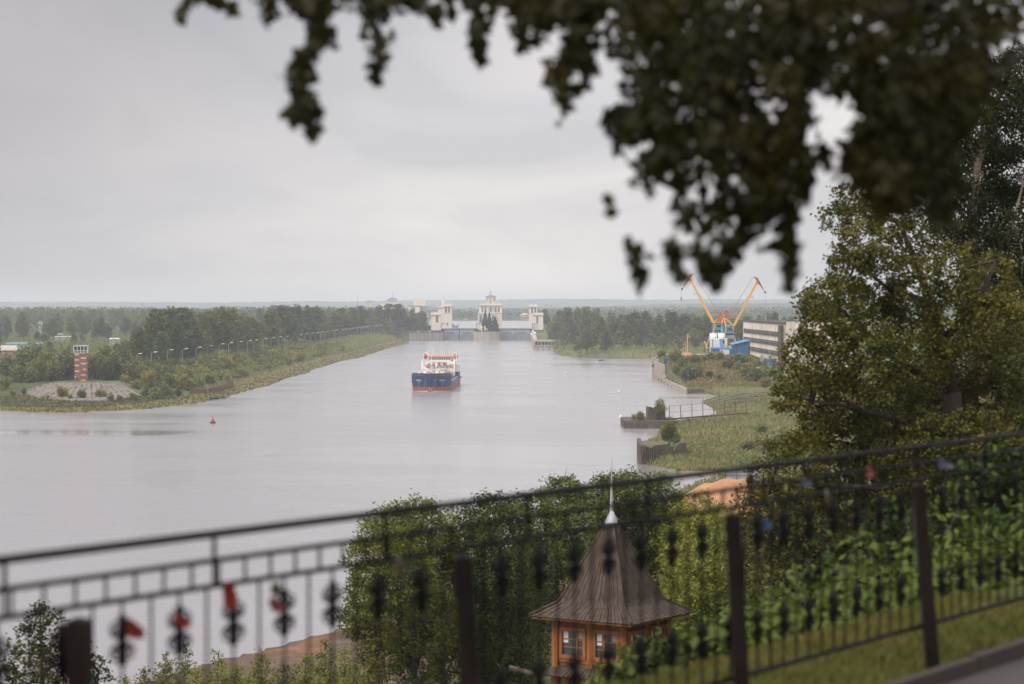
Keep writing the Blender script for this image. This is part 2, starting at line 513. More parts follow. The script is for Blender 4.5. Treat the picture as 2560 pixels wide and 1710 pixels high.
foliage("leaf_overhead", (0.003, 0.005, 0.001), (0.016, 0.019, 0.004), (0.075, 0.060, 0.010), 0.24, 2.0, trans=0.3)
foliage("grass_meadow", (0.070, 0.098, 0.030), (0.160, 0.188, 0.066), (0.27, 0.22, 0.085), 0.35, 0.03, trans=0.2)
foliage("grass_bank", (0.085, 0.085, 0.026), (0.17, 0.155, 0.048), (0.22, 0.155, 0.06), 0.4, 0.03, trans=0.2)
foliage("grass_lawn", (0.050, 0.072, 0.011), (0.125, 0.150, 0.022), (0.20, 0.15, 0.038), 0.4, 0.9, trans=0.2)

# ------------------------------------------------------------------ land, water
rng = np.random.default_rng(7)
random.seed(7)

def gpts(lst):
    return [tuple(G(u, v)[:2]) for u, v in lst]

POLY_L = [(-9000, 700), (-2500, 760), (-600, 800)] + gpts([(0, 1028), (75, 1031), (148, 1033), (264, 1029), (370, 1023.5), (436, 1016), (502, 1008),
          (541, 1000), (568, 993.5), (602, 983), (632, 975), (666, 967), (697, 956), (722, 946), (756, 937), (779, 929.5), (790, 922), (817, 915.5), (842, 906),
          (868, 901), (899, 894.5), (934, 883.5), (985, 867), (1026, 859)]) + [(-104, 2425), (-70, 2440), (-66, 2700), (-300, 3700), (-900, 4500), (-9000, 4500)]
POLY_R = [(-600, -400), (-600, 0), (-300, 40), (-120, 120), (-60, 180)] + gpts([(330, 1710), (520, 1660), (610, 1632), (700, 1610), (780, 1590), (850, 1575), (930, 1555),
          (1100, 1480), (1300, 1390), (1500, 1320), (1640, 1262), (1690, 1240), (1705, 1222), (1735, 1210), (1790, 1203), (1800, 1197), (1740, 1192), (1690, 1186), (1676, 1180),
          (1700, 1175), (1655, 1171), (1605, 1163), (1601, 1140), (1606, 1112), (1640, 1095), (1646, 1076), (1662, 1064), (1720, 1056), (1790, 1041), (1791, 1034), (1773, 1018),
          (1750, 1005.5), (1765, 1000), (1797, 996.5), (1793, 989), (1761, 985)]) + [(69.6, 973), (70, 1122), (70.3, 1190), (72, 1197), (260, 1215), (300, 1400), (262, 1600)] + \
         gpts([(1634, 897), (1560, 897), (1500, 896.5), (1460, 895), (1425, 892), (1400, 889.5), (1388, 884), (1384, 870)]) + \
         [(30, 2060), (22, 2200), (20, 2440), (20, 2700), (60, 3700), (200, 4500), (9000, 4500), (9000, -400)]
POLY_F = [(-9000, 3626), (9000, 3626), (9000, 40000), (-9000, 40000)]

def sdist(poly, x, y):
    """signed distance to a polygon, positive inside"""
    d2 = np.full(x.shape, 1e18)
    ins = np.zeros(x.shape, bool)
    n = len(poly)
    for i in range(n):
        ax, ay = poly[i]; bx, by = poly[(i + 1) % n]
        ex, ey = bx - ax, by - ay
        t = np.clip(((x - ax) * ex + (y - ay) * ey) / (ex * ex + ey * ey), 0, 1)
        d2 = np.minimum(d2, (x - ax - t * ex) ** 2 + (y - ay - t * ey) ** 2)
        if ay != by:
            c = ((ay > y) != (by > y)) & (x < ax + (y - ay) * ex / (by - ay))
            ins ^= c
    return np.where(ins, 1, -1) * np.sqrt(d2)

def sst(a, b, x):
    t = np.clip((x - a) / (b - a), 0, 1)
    return t * t * (3 - 2 * t)

_tab = np.random.default_rng(3).uniform(-1, 1, (256, 256))
def vnoise(x, y):
    """smooth value noise"""
    xi, yi = np.floor(x).astype(int), np.floor(y).astype(int)
    fx, fy = x - xi, y - yi
    fx, fy = fx * fx * (3 - 2 * fx), fy * fy * (3 - 2 * fy)
    g = lambda i, j: _tab[i % 256, j % 256]
    return (g(xi, yi) * (1 - fx) + g(xi + 1, yi) * fx) * (1 - fy) + (g(xi, yi + 1) * (1 - fx) + g(xi + 1, yi + 1) * fx) * fy

FX0, FY0 = P(153, 1372, 10.06).x, 10.06        # the fence line: first big post, direction of the line
FDX, FDY = 1.622, 2.513
FLEN = math.hypot(FDX, FDY)
def beyond_fence(x, y):
    return ((y - FY0) * FDX - (x - FX0) * FDY) / FLEN

def height(x, y):
    x, y = np.asarray(x, float), np.asarray(y, float)
    dl, dr, df = sdist(POLY_L, x, y), sdist(POLY_R, x, y), sdist(POLY_F, x, y)
    z = np.full(x.shape, -3.0)
    # left bank: low strip, pile wall step, embankment
    plat = 6 + 1.0 * vnoise(x / 90, y / 90) + 6 * sst(2330, 2480, y)
    flat = 1 - sst(905, 985, y)                # in front of the paved mound the bank is low
    zl = 0.15 + 1.0 * sst(0, 10, dl) + (1.5 * sst(10.5, 12.5, dl) + (plat - 2.7) * sst(12, 42, dl)) * (1 - flat) + flat * (1.2 * sst(15, 90, dl) + 3.5 * sst(70, 160, dl))
    zl += 0.25 * vnoise(x / 6, y / 6)
    z = np.where(dl > 0, np.maximum(z, zl), z)
    # right bank
    s = beyond_fence(x, y)
    bl = np.where(s < 1.5, 33.3, np.where(s < 62, 33.3 - 0.355 * (s - 1.5), 11.8 * (1 - sst(55, 150, s)) * 1.035))
    bl = bl * np.where(s < 62, 1, sst(-2, 45, dr)) * (1 - sst(330, 520, y))
    # the ground climbs to the side at far right (the town bank goes on)
    q = 7.7 * sst(985, 1165, y) * (1 - sst(1215, 1500, y)) + 1.5
    ramp = np.where((x < 100) & (y > 960) & (y < 1210), sst(-0.5, 1.5, dr), sst(0, 14, dr))
    mead = 0.1 + 1.1 * sst(0, 6, dr) + 0.9 * sst(10, 70, dr) + q * ramp * sst(700, 990, y) + 0.22 * vnoise(x / 5, y / 5)
    mead += 9.5 * sst(2250, 2470, y) + 1.5 * sst(10, 50, dr) * sst(1500, 1650, y)
    flat_mud = sst(498, 506, y) * (1 - sst(520, 528, y)) * (1 - sst(46, 60, x))
    mead = mead * (1 - flat_mud) + flat_mud * 0.12
    rise = 26 * sst(60, 330, x) * (1 - sst(560, 900, y))
    zr = np.maximum(mead, bl) + rise * sst(0, 40, dr) * (s > 5)
    zr = np.where(s < 1.6, 33.3 + 0.02 * vnoise(x * 2, y * 2) + 1.0 * (1 - sst(0, 7, np.hypot(x, y))), zr)
    z = np.where(dr > 0, np.maximum(z, zr), z)
    # far shore and the wooded hills
    hl = np.where(x < -0.06 * y, 0.55, 1.0)
    side = sst(-0.12, 0.02, x / np.maximum(y, 1.0))
    h1 = (20 * sst(0.0, 0.09, x / np.maximum(y, 1.0)) + 6) * sst(6200, 8600, y)
    h2 = (36 + 17 * side) * sst(10500, 14600, y)
    tops = 3.0 * vnoise(x / 38, y / 200) + 2.5 * vnoise(x / 15, y / 120) + 4.5 * vnoise(x / 240, y / 500)
    zf = 12.5 + np.minimum(h1 + 0.0, 34) * (1 - sst(9000, 10500, y)) + h2 + tops * sst(4200, 6000, y)
    z = np.where(df > 0, np.maximum(z, zf), z)
    return z

def hz(x, y):
    return float(height(np.array([x]), np.array([y]))[0])

t_mid = np.linspace(-0.27, 0.27, 440)
t_out = np.geomspace(0.274, 1.6, 40)
T = np.concatenate([-t_out[::-1], t_mid, t_out])
rows = np.concatenate([np.linspace(0, 14, 5)[:-1], np.geomspace(14, 15000, 440)])
gy, gt = np.meshgrid(rows, T, indexing='ij')
gx = gt * (gy + 16)
gy = gy - 12.0
ny, nx = gx.shape
gz = height(gx.ravel(), gy.ravel()).reshape(gx.shape)
# colour of the soil itself: grass, mud, sand, wooded ground
X_, Y_ = gx.ravel(), gy.ravel()
dl_, dr_, df_ = sdist(POLY_L, X_, Y_), sdist(POLY_R, X_, Y_), sdist(POLY_F, X_, Y_)
colr = np.tile(np.array([0.075, 0.085, 0.034]), (len(X_), 1))
def paint(mask, c):
    global colr
    mask = np.clip(mask, 0, 1)[:, None]
    colr = colr * (1 - mask) + np.array(c) * mask
nz = vnoise(X_ / 9, Y_ / 14)
paint((dl_ > 0) * 1.0, (0.075, 0.088, 0.036))
paint((dl_ > 0) * (1 - sst(10, 16, dl_)), (0.155, 0.140, 0.050))
paint((dl_ > 0) * (1 - sst(10, 16, dl_)) * sst(0.1, 0.5, nz) * 0.7, (0.19, 0.125, 0.055))
paint((dl_ > -3) * (1 - sst(0.3, 1.6, dl_ + nz * 0.8)), (0.075, 0.058, 0.040))
paint((dr_ > 0) * 1.0, (0.125, 0.138, 0.058))
paint((dr_ > 0) * sst(0.0, 0.6, vnoise(X_ / 14 + 9, Y_ / 22)) * 0.6, (0.175, 0.15, 0.075))
paint((dr_ > 0) * sst(0.0, 0.6, vnoise(X_ / 7 + 30, Y_ / 30)) * 0.5, (0.075, 0.098, 0.045))
paint((dr_ > 0) * (Y_ < 420) * (beyond_fence(X_, Y_) > 2), (0.055, 0.062, 0.024))
paint((dr_ > 0) * (beyond_fence(X_, Y_) < 2.2) * 1.0, (0.055, 0.062, 0.014))
paint((dr_ > -3) * (Y_ < 420) * (X_ < 20) * (1 - sst(26, 44, dr_ + 5 * nz)), (0.12, 0.086, 0.066))
paint((dr_ > -3) * (Y_ < 420) * (X_ < 20) * (1 - sst(26, 40, dr_)) * sst(0.25, 0.7, vnoise(X_ / 4, Y_ / 9)), (0.175, 0.10, 0.066))
paint((dr_ > -3) * (Y_ > 498) * (Y_ < 528) * (X_ < 58), (0.285, 0.235, 0.195))
paint((dr_ > -2) * (Y_ > 300) * (1 - sst(0.2, 1.2, dr_ + nz * 0.5)), (0.085, 0.065, 0.045))
paint((df_ > 0) * (Y_ > 3640), (0.045, 0.062, 0.040))
idx = np.arange(ny * nx).reshape(ny, nx)
fq = np.stack([idx[:-1, :-1], idx[:-1, 1:], idx[1:, 1:], idx[1:, :-1]], -1).reshape(-1, 4)
me = bpy.data.meshes.new("ground")
me.vertices.add(ny * nx)
me.vertices.foreach_set("co", np.stack([X_, Y_, gz.ravel()], 1).astype(np.float32).ravel())
me.loops.add(len(fq) * 4)
me.loops.foreach_set("vertex_index", fq.astype(np.int32).ravel())
me.polygons.add(len(fq))
me.polygons.foreach_set("loop_start", np.arange(0, len(fq) * 4, 4, dtype=np.int32))
me.polygons.foreach_set("loop_total", np.full(len(fq), 4, dtype=np.int32))
me.polygons.foreach_set("use_smooth", np.ones(len(fq), dtype=bool))
ca = me.color_attributes.new("soil", 'FLOAT_COLOR', 'POINT')
ca.data.foreach_set("color", np.concatenate([colr, np.ones((len(colr), 1))], 1).astype(np.float32).ravel())
me.update(calc_edges=True)
gm = mat("ground", (0.1, 0.1, 0.1), 0.95)
n_, l_ = gm.node_tree.nodes, gm.node_tree.links
b_ = n_["Principled BSDF"]
b_.inputs["Specular IOR Level"].default_value = 0.1
at_ = n_.new("ShaderNodeAttribute"); at_.attribute_name = "soil"
tc_ = n_.new("ShaderNodeTexCoord")
na_ = n_.new("ShaderNodeTexNoise"); na_.inputs["Scale"].default_value = 0.35; na_.inputs["Detail"].default_value = 9; na_.inputs["Roughness"].default_value = 0.7
l_.new(tc_.outputs["Object"], na_.inputs["Vector"])
mr_ = n_.new("ShaderNodeMapRange")
mr_.inputs["From Min"].default_value = 0.3; mr_.inputs["From Max"].default_value = 0.7
mr_.inputs["To Min"].default_value = 0.55; mr_.inputs["To Max"].default_value = 1.45
l_.new(na_.outputs["Fac"], mr_.inputs["Value"])
vm_ = n_.new("ShaderNodeVectorMath"); vm_.operation = 'SCALE'
l_.new(at_.outputs["Color"], vm_.inputs[0]); l_.new(mr_.outputs[0], vm_.inputs["Scale"])
l_.new(vm_.outputs[0], b_.inputs["Base Color"])
bp_ = n_.new("ShaderNodeBump"); bp_.inputs["Strength"].default_value = 0.6; bp_.inputs["Distance"].default_value = 0.3
l_.new(na_.outputs["Fac"], bp_.inputs["Height"]); l_.new(bp_.outputs[0], b_.inputs["Normal"])
me.materials.append(gm)
ground = bpy.data.objects.new("ground", me)
COL.objects.link(ground)
tag(ground, "grassy river banks, bluff and far wooded hills", "ground", kind="structure")

def water_mat(name):
    m = bpy.data.materials.new(name)
    m.use_nodes = True
    n, l = m.node_tree.nodes, m.node_tree.links
    b = n["Principled BSDF"]
    b.inputs["Base Color"].default_value = (0.29, 0.277, 0.283, 1)
    b.inputs["Roughness"].default_value = 0.16
    b.inputs["IOR"].default_value = 1.40
    b.inputs["Specular IOR Level"].default_value = 0.62
    tc = n.new("ShaderNodeTexCoord")
    def noise(sc, detail, rough, dist=0.0):
        mp = n.new("ShaderNodeMapping"); mp.inputs["Scale"].default_value = sc
        l.new(tc.outputs["Object"], mp.inputs["Vector"])
        no = n.new("ShaderNodeTexNoise"); no.inputs["Scale"].default_value = 1.0
        no.inputs["Detail"].default_value = detail; no.inputs["Roughness"].default_value = rough
        no.inputs["Distortion"].default_value = dist
        l.new(mp.outputs[0], no.inputs["Vector"])
        return no.outputs["Fac"]
    small = noise((0.9, 0.55, 1), 4, 0.6)
    big = noise((0.13, 0.075, 1), 3, 0.5)
    calm = noise((0.0055, 0.010, 1), 5, 0.6, 1.6)
    mr = n.new("ShaderNodeMapRange"); mr.interpolation_type = 'SMOOTHSTEP'
    mr.inputs["From Min"].default_value = 0.30; mr.inputs["From Max"].default_value = 0.62
    mr.inputs["To Min"].default_value = 0.42; mr.inputs["To Max"].default_value = 1.0
    l.new(calm, mr.inputs["Value"])
    # the sheltered slick under the left bank, beside the paved mound
    mp = n.new("ShaderNodeMapping"); mp.vector_type = 'TEXTURE'
    mp.inputs["Location"].default_value = (-132, 683, 0)
    mp.inputs["Rotation"].default_value = (0, 0, R(3))
    mp.inputs["Scale"].default_value = (66, 26, 50)
    wob = n.new("ShaderNodeVectorMath"); wob.operation = 'ADD'
    nv = n.new("ShaderNodeTexNoise"); nv.inputs["Scale"].default_value = 0.016; nv.inputs["Detail"].default_value = 4
    l.new(tc.outputs["Object"], nv.inputs["Vector"])
    sc = n.new("ShaderNodeVectorMath"); sc.operation = 'SCALE'; sc.inputs["Scale"].default_value = 70
    l.new(nv.outputs["Color"], sc.inputs[0])
    l.new(tc.outputs["Object"], wob.inputs[0]); l.new(sc.outputs[0], wob.inputs[1])
    of = n.new("ShaderNodeVectorMath"); of.operation = 'SUBTRACT'; of.inputs[1].default_value = (35, 35, 35)
    l.new(wob.outputs[0], of.inputs[0]); l.new(of.outputs[0], mp.inputs["Vector"])
    ln = n.new("ShaderNodeVectorMath"); ln.operation = 'LENGTH'
    l.new(mp.outputs[0], ln.inputs[0])
    m2 = n.new("ShaderNodeMapRange"); m2.interpolation_type = 'SMOOTHSTEP'
    m2.inputs["From Min"].default_value = 0.35; m2.inputs["From Max"].default_value = 1.15
    m2.inputs["To Min"].default_value = 0.06; m2.inputs["To Max"].default_value = 1.0
    l.new(ln.outputs["Value"], m2.inputs["Value"])
    mn = n.new("ShaderNodeMath"); mn.operation = 'MULTIPLY'
    l.new(mr.outputs[0], mn.inputs[0]); l.new(m2.outputs[0], mn.inputs[1])
    b1 = n.new("ShaderNodeBump"); b1.inputs["Distance"].default_value = 0.13
    l.new(small, b1.inputs["Height"]); l.new(mn.outputs[0], b1.inputs["Strength"])
    b2 = n.new("ShaderNodeBump"); b2.inputs["Distance"].default_value = 0.32
    st = n.new("ShaderNodeMath"); st.operation = 'MULTIPLY'; st.inputs[1].default_value = 0.5
    l.new(mn.outputs[0], st.inputs[0]); l.new(st.outputs[0], b2.inputs["Strength"])
    l.new(big, b2.inputs["Height"]); l.new(b1.outputs[0], b2.inputs["Normal"])
    l.new(b2.outputs[0], b.inputs["Normal"])
    rr = n.new("ShaderNodeMapRange"); rr.inputs["To Min"].default_value = 0.05; rr.inputs["To Max"].default_value = 0.22
    l.new(mn.outputs[0], rr.inputs["Value"]); l.new(rr.outputs[0], b.inputs["Roughness"])
    MATS[name] = m
water_mat("water")
river = MB().add([(-3500, -300, 0), (3500, -300, 0), (3500, 2440, 0), (-3500, 2440, 0)], [(0, 1, 2, 3)]).build("water", "water")
tag(river, "wide grey river with small ripples under the overcast sky", "river", kind="structure")
pool = MB().add([(-74, 2436, 11.6), (24, 2436, 11.6), (60, 3000, 11.6), (150, 3640, 11.6), (-330, 3640, 11.6), (-90, 2800, 11.6)], [(0, 1, 2, 3, 4, 5)]).build("water", "water")
tag(pool, "pale upper reservoir seen behind the lock gates", "reservoir", kind="structure")
# ------------------------------------------------------------------ the river lock
def R1(x, y, Y): return P(960 + x * 0.21295, 680 + y * 0.21295, Y)
def R2(x, y, Y): return P(1560 + x * 0.21295, 680 + y * 0.21295, Y)
def R3(x, y, Y): return P(x * 0.26406, 720 + y * 0.26406, Y)
def R4(x, y, Y): return P(500 + x * 0.25554, 720 + y * 0.25554, Y)
def R5(x, y, Y): return P(1520 + x * 0.22998, 940 + y * 0.22998, Y)
def RC(x, y, Y): return P(1740 + x * 0.08929, 780 + y * 0.08929, Y)
YL = 2417.0

def window(par, x0, x1, z0, z1, yf, nx=2, nz=4, bar=0.16, glass="lock_glass", frame="lock_trim", name="window"):
    """a framed, barred window set in the wall plane y = yf facing -y"""
    w = MB().box(x0, yf - 0.03, z0, x1, yf + 0.2, z1).build(name, glass, par)
    m = MB()
    m.box(x0 - bar, yf - 0.16, z0 - bar, x0, yf - 0.02, z1 + bar); m.box(x1, yf - 0.16, z0 - bar, x1 + bar, yf - 0.02, z1 + bar)
    m.box(x0, yf - 0.16, z1, x1, yf - 0.02, z1 + bar); m.box(x0 - bar * 1.6, yf - 0.28, z0 - bar * 1.6, x1 + bar * 1.6, yf - 0.162, z0 - bar * 0.2)
    for i in range(1, nx):
        xx = x0 + (x1 - x0) * i / nx
        m.box(xx - bar / 3, yf - 0.10, z0, xx + bar / 3, yf - 0.032, z1)
    for i in range(1, nz):
        zz = z0 + (z1 - z0) * i / nz
        m.box(x0, yf - 0.10 + 0.008, zz - bar / 3, x1, yf - 0.034, zz + bar / 3)
    m.build("window_frame", frame, w)
    return w

def corn(m, x0, x1, y0, y1, z, out=0.8, h=1.0):
    """stepped cornice ring"""
    m.box(x0 - out * 0.5, y0 - out * 0.5, z, x1 + out * 0.5, y1 + out * 0.5, z + h * 0.45)
    m.box(x0 - out, y0 - out, z + h * 0.45, x1 + out, y1 + out, z + h)

def lock_tower(name, label, xa, xb, ytop, z0, Y, depth, wins, cor_h=1.4, parapet=1.2, band=None):
    a, b = R1(xa, ytop, Y), R1(xb, ytop, Y)
    z1 = a.z
    cx = (a.x + b.x) / 2; hw = (b.x - a.x) / 2
    t = thing(name, label, "tower", (cx, Y + depth / 2, z0), group="towers of the river lock")
    H = z1 - z0
    MB().box(-hw, -depth / 2, -1, hw, depth / 2, H - parapet - cor_h).build("wall", "lock_stone", t)
    m = MB(); corn(m, -hw, hw, -depth / 2, depth / 2, H - parapet - cor_h, 0.9, cor_h); m.build("cornice", "lock_trim", t)
    m = MB(); hp = hw + 0.1; dp = depth / 2 + 0.1
    for q in ((-hp, -dp, hp, -dp + 0.5), (-hp, dp - 0.5, hp, dp), (-hp, -dp + 0.5, -hp + 0.5, dp - 0.5), (hp - 0.5, -dp + 0.5, hp, dp - 0.5)):
        m.box(q[0], q[1], H - parapet, q[2], q[3], H)
    m.build("parapet", "lock_stone", t)
    if band:
        zb = R1(xa, band, Y).z - z0
        m = MB(); m.box(-hw - 0.25, -depth / 2 - 0.25, zb, hw + 0.25, depth / 2 + 0.25, zb + 0.5); m.build("string_course", "lock_trim", t)
    for (wx0, wx1, wy0, wy1, nx, nz) in wins:
        p, q = R1(wx0, wy1, Y), R1(wx1, wy0, Y)
        window(t, p.x - cx, q.x - cx, p.z - z0, q.z - z0, -depth / 2, nx, nz)
    return t

lock_tower("lock_tower", "lowest square cream tower with one barred window left of the lock gates", 552, 668, 472, 11.0, YL + 4, 11, [(608, 638, 508, 588, 2, 5)], 1.2, 2.2)
lock_tower("lock_tower", "tall slim cream tower with paired windows left of the lock gates", 697, 796, 368, 12.0, YL + 30, 12, [(716, 738, 412, 478, 2, 4), (752, 774, 412, 478, 2, 4), (736, 754, 600, 626, 1, 1)], 1.4, 2.4, 488)
lock_tower("lock_tower", "tall slim cream tower with paired windows right of the lock gates", 1702, 1800, 378, 12.0, YL + 30, 12, [(1729, 1749, 420, 488, 2, 4), (1766, 1784, 420, 488, 2, 4)], 1.4, 2.2, 490)
lock_tower("lock_tower", "low cream tower with tall narrow window right of the lock gates", 1752, 1868, 478, 11.0, YL + 4, 11, [(1788, 1810, 520, 598, 2, 5)], 1.2, 1.8)
# pale block behind the slim left tower
bt = lock_tower("lock_tower", "small pale tower block half hidden behind the slim left tower", 630, 700, 402, 12.0, YL + 75, 12, [(655, 668, 500, 515, 1, 1)], 1.0, 1.0)

# central tower
cxm = (R1(1112, 0, YL).x + R1(1385, 0, YL).x) / 2
t = thing("lock_tower", "grand central lock tower with belvedere, balustrades and flag", "tower", (cxm, YL + 26, 11.5), group="towers of the river lock")
zz = lambda y: R1(0, y, YL + 18).z - 11.5
xx = lambda x: R1(x, 0, YL + 18).x - cxm
MB().box(xx(1102), -8, -1, xx(1300), 10, zz(492)).build("lower_wall", "lock_stone", t)
MB().box(xx(1300), -5, -1, xx(1384), 10, zz(492)).build("side_wall", "lock_stone", t)
m = MB(); m.box(xx(1098), -8.6, zz(492), xx(1304), 10.3, zz(484)); m.box(xx(1102), -8.2, zz(484), xx(1300), -7.8, zz(472)); m.build("balcony", "lock_trim", t)
MB().box(xx(1114), -4, zz(484), xx(1386), 10, zz(402)).build("upper_wall", "lock_stone", t)
m = MB(); corn(m, xx(1118), xx(1382), -4, 10, zz(402), 1.0, zz(386) - zz(402)); m.build("cornice", "lock_trim", t)
m = MB(); m.box(xx(1122), -4.2, zz(386), xx(1378), 10, zz(374)); m.build("attic", "lock_stone", t)
m = MB()
for xa in (1108, 1318):
    m.box(xx(xa), -3.9, zz(348), xx(xa + 78), -3.5, zz(345)); m.box(xx(xa), -3.9, zz(374), xx(xa + 78), -3.5, zz(370))
    for k in range(14):
        q = xx(xa) + (xx(xa + 78) - xx(xa)) * (k + 0.5) / 14
        m.box(q - 0.09, -3.78, zz(370), q + 0.09, -3.6, zz(348))
    m.build("balustrade", "lock_trim", t); m = MB()
bel = MB().box(xx(1197), -2.5, zz(374), xx(1313), 7.5, zz(292)).build("belvedere", "lock_stone", t)
for k in range(5):
    q = xx(1203 + k * 26.0)
    MB().box(q - 0.28, -2.95, zz(366), q + 0.28, -2.51, zz(304)).build("column", "lock_trim", bel)
m = MB(); corn(m, xx(1197), xx(1313), -2.5, 7.5, zz(297), 0.5, zz(288) - zz(297)); m.build("belvedere_cornice", "lock_trim", bel)
rm = MB(); a, b, c = xx(1192), xx(1318), (xx(1192) + xx(1318)) / 2
rm.add([(a, -3.2, zz(288)), (b, -3.2, zz(288)), (b, 8.2, zz(288)), (a, 8.2, zz(288)), (c - 0.6, 2.5, zz(268)), (c + 0.6, 2.5, zz(268))],
       [(0, 1, 5, 4), (1, 2, 5), (2, 3, 4, 5), (3, 0, 4), (3, 2, 1, 0)])
rm.build("roof", "lock_roof", t)
for xw in (1207, 1252, 1297):
    window(t, xx(xw - 5), xx(xw + 5), zz(338), zz(310), -2.5, 1, 2, 0.12)
window(t, xx(1245), xx(1260), zz(368), zz(342), -2.5, 1, 2, 0.12)
for xw in (1155, 1191, 1252, 1310, 1346):
    window(t, xx(xw - 10), xx(xw + 10), zz(470), zz(414), -4, 2, 4)
for k, xw in enumerate((1222, 1234, 1271, 1283)):
    m = MB().box(xx(xw - 3), -4.6, zz(476), xx(xw + 3), -4.01, zz(408)); m.build("pilaster", "lock_trim", t)
for xw in (1136, 1282):
    window(t, xx(xw - 15), xx(xw + 15), zz(592), zz(512), -8, 2, 5)
fp = MB().cyl((c, 2.5, zz(268)), (c, 2.5, zz(206)), 0.14, 0.08, 6).build("flagpole", "grey_metal", t)
# the flag stands on the wind, three slanting stripes
for nm, k, mm in (("flag_white_band", 0, "flag_white"), ("flag_blue_band", 1, "flag_blue"), ("flag_red_band", 2, "flag_red")):
    m = MB(); vs = []; fs = []
    for i in range(7):
        f = i / 6
        x = c - 2.6 * f * 0.55 + 0.1; y = 2.5 + 0.35 * math.sin(f * 5)
        ztop = zz(206) - k * 1.0 - f * 3.2
        vs += [(x + 0.25 * (2 - k) * f, y, ztop), (x + 0.25 * (1 - k) * f, y, ztop - 1.05)]
    for i in range(6): fs.append((2 * i, 2 * i + 1, 2 * i + 3, 2 * i + 2))
    m.add(vs, fs).build(nm, mm, fp)

# gates: four leaves in two chambers
def gate_leaf(mirror):
    g = thing("lock_gate", "x", "gate", group="steel leaves of the lock gates")
    Wd = 14.75
    fx = (lambda x: Wd - x) if mirror else (lambda x: x)
    MB().box(0, 0, -1.5, Wd, 0.9, 10.9).build("panel", "gate_steel", g)
    m = MB()
    for k in range(19):
        xr = 0.35 + k * (Wd - 0.7) / 18
        m.box(xr - 0.13, -0.42, -1, xr + 0.13, -0.003, 6.1)
    for k in range(5):
        m.box(0.05, -0.30, 0.3 + k * 1.25, Wd - 0.05, -0.006, 0.5 + k * 1.25)
    m.box(0, -0.5, 6.1, Wd, -0.003, 6.35)
    m.build("rib", "gate_steel", g)
    for k in range(6):
        q = fx(1.3 + k * 2.22)
        MB().cbox(q, -0.02, 8.95, 0.75, 0.06, 0.75).build("porthole", "gate_dark", g)
        if k in (0, 5): MB().cbox(q, -0.02, 6.9, 0.75, 0.06, 0.75).build("porthole", "gate_dark", g)
        else: MB().cbox(q, -0.02, 6.6, 1.75, 0.06, 1.5).build("hatch", "gate_dark", g)
    m = MB(); m.box(-0.1, -0.6, 10.9, Wd + 0.1, 1.4, 11.15)
    m.build("walkway", "gate_steel", g)
    m = MB()
    for k in range(13):
        xr = 0.2 + k * (Wd - 0.4) / 12
        m.box(xr - 0.07, -0.55, 11.15, xr + 0.07, -0.41, 12.2)
    m.box(0, -0.55, 12.2, Wd, -0.41, 12.34); m.box(0, -0.53, 11.65, Wd, -0.43, 11.75)
    m.build("railing", "gate_dark", g)
    return g
gl = gate_leaf(False)
gx = {0: R1(703, 0, YL).x, 1: R1(886, 0, YL).x, 2: R1(1364, 0, YL).x, 3: R1(1541, 0, YL).x}
labs = ["first steel gate leaf from the left beside the long guide wall", "second steel gate leaf touching the round central pier on its left",
        "third steel gate leaf touching the round central pier on its right", "fourth steel gate leaf beside the right guide wall"]
for k in range(4):
    o = gl if k == 0 else dup(gl, (0, 0, 0))
    o.location = (gx[k] + (0.1 if k % 2 else 0), YL + (8 if k % 2 == 0 else 9.2), 0)
    o.rotation_euler = (0, 0, R(4.5 if k % 2 == 0 else -4.5))
    o["label"] = labs[k]
# round central pier
pc = (R1(1050, 0, YL).x + R1(1362, 0, YL).x) / 2; pr = (R1(1362, 0, YL).x - R1(1050, 0, YL).x) / 2
t = thing("lock_pier", "round fronted concrete pier between the two lock chambers", "pier", (pc, YL, 0))
pl = [(pr * math.cos(a), -2 - pr * 0.62 * math.sin(a)) for a in np.linspace(0, math.pi, 28)]
pl = pl + [(-pr, 60), (pr, 60)]
MB().prism(pl, -2, 8.6).build("pier_wall", "pier_wall", t, False)
MB().prism([(x * 0.97, y * 0.985) for x, y in pl], 8.6, 9.5).build("grass_top", "turf", t)
m = MB()
for a in (0.55, 1.15, 1.7, 2.3):
    x, y = pr * math.cos(a), -2 - pr * 0.62 * math.sin(a)
    m.box(x - 0.12, y - 0.12, 0, x + 0.12, y + 0.05, 8.5)
m.build("joint", "gate_dark", t)
g_ = MB()
for x in np.linspace(pr - 3.5, pr - 1.2, 8): g_.bar((x, 14 - (x - pr + 3.5) * 3, 9.4), (x, 14 - (x - pr + 3.5) * 3, 14 - (x - pr + 3.5) * 1.2), 0.3)
g_.bar((pr - 3.5, 14, 14.5), (pr - 1, 6, 10.8), 0.7)
g_.build("stair", "white_paint", t)
# blue gantries on the lock
for k, (x, y0, y1, lab, s_) in enumerate([(675, 598, 668, "slim blue gantry frame beside the lowest left lock tower", 1), (1087, 598, 650, "slim blue gantry frame left of the central lock tower", 1), (1745, 603, 668, "slim blue gantry frame beside the low right lock tower", 1)]):
    a, b = R1(x, y0, YL + 2), R1(x, y1, YL + 2)
    t = thing("gantry", lab, "gantry", (a.x, YL + 2, b.z - 1.5), group="blue gantries on the lock")
    h = a.z - b.z + 1.5
    MB().bar((0, 0, 0), (0, 0, h), 0.8).build("post", "gantry_blue", t)
    MB().bar((-0.4, 0, h - 0.3), (4.6, 0, h - 0.3), 0.6).build("arm", "gantry_blue", t)
    MB().bar((0, 0, h * 0.55), (2.4, 0, h - 0.6), 0.3).build("brace", "gantry_blue", t)
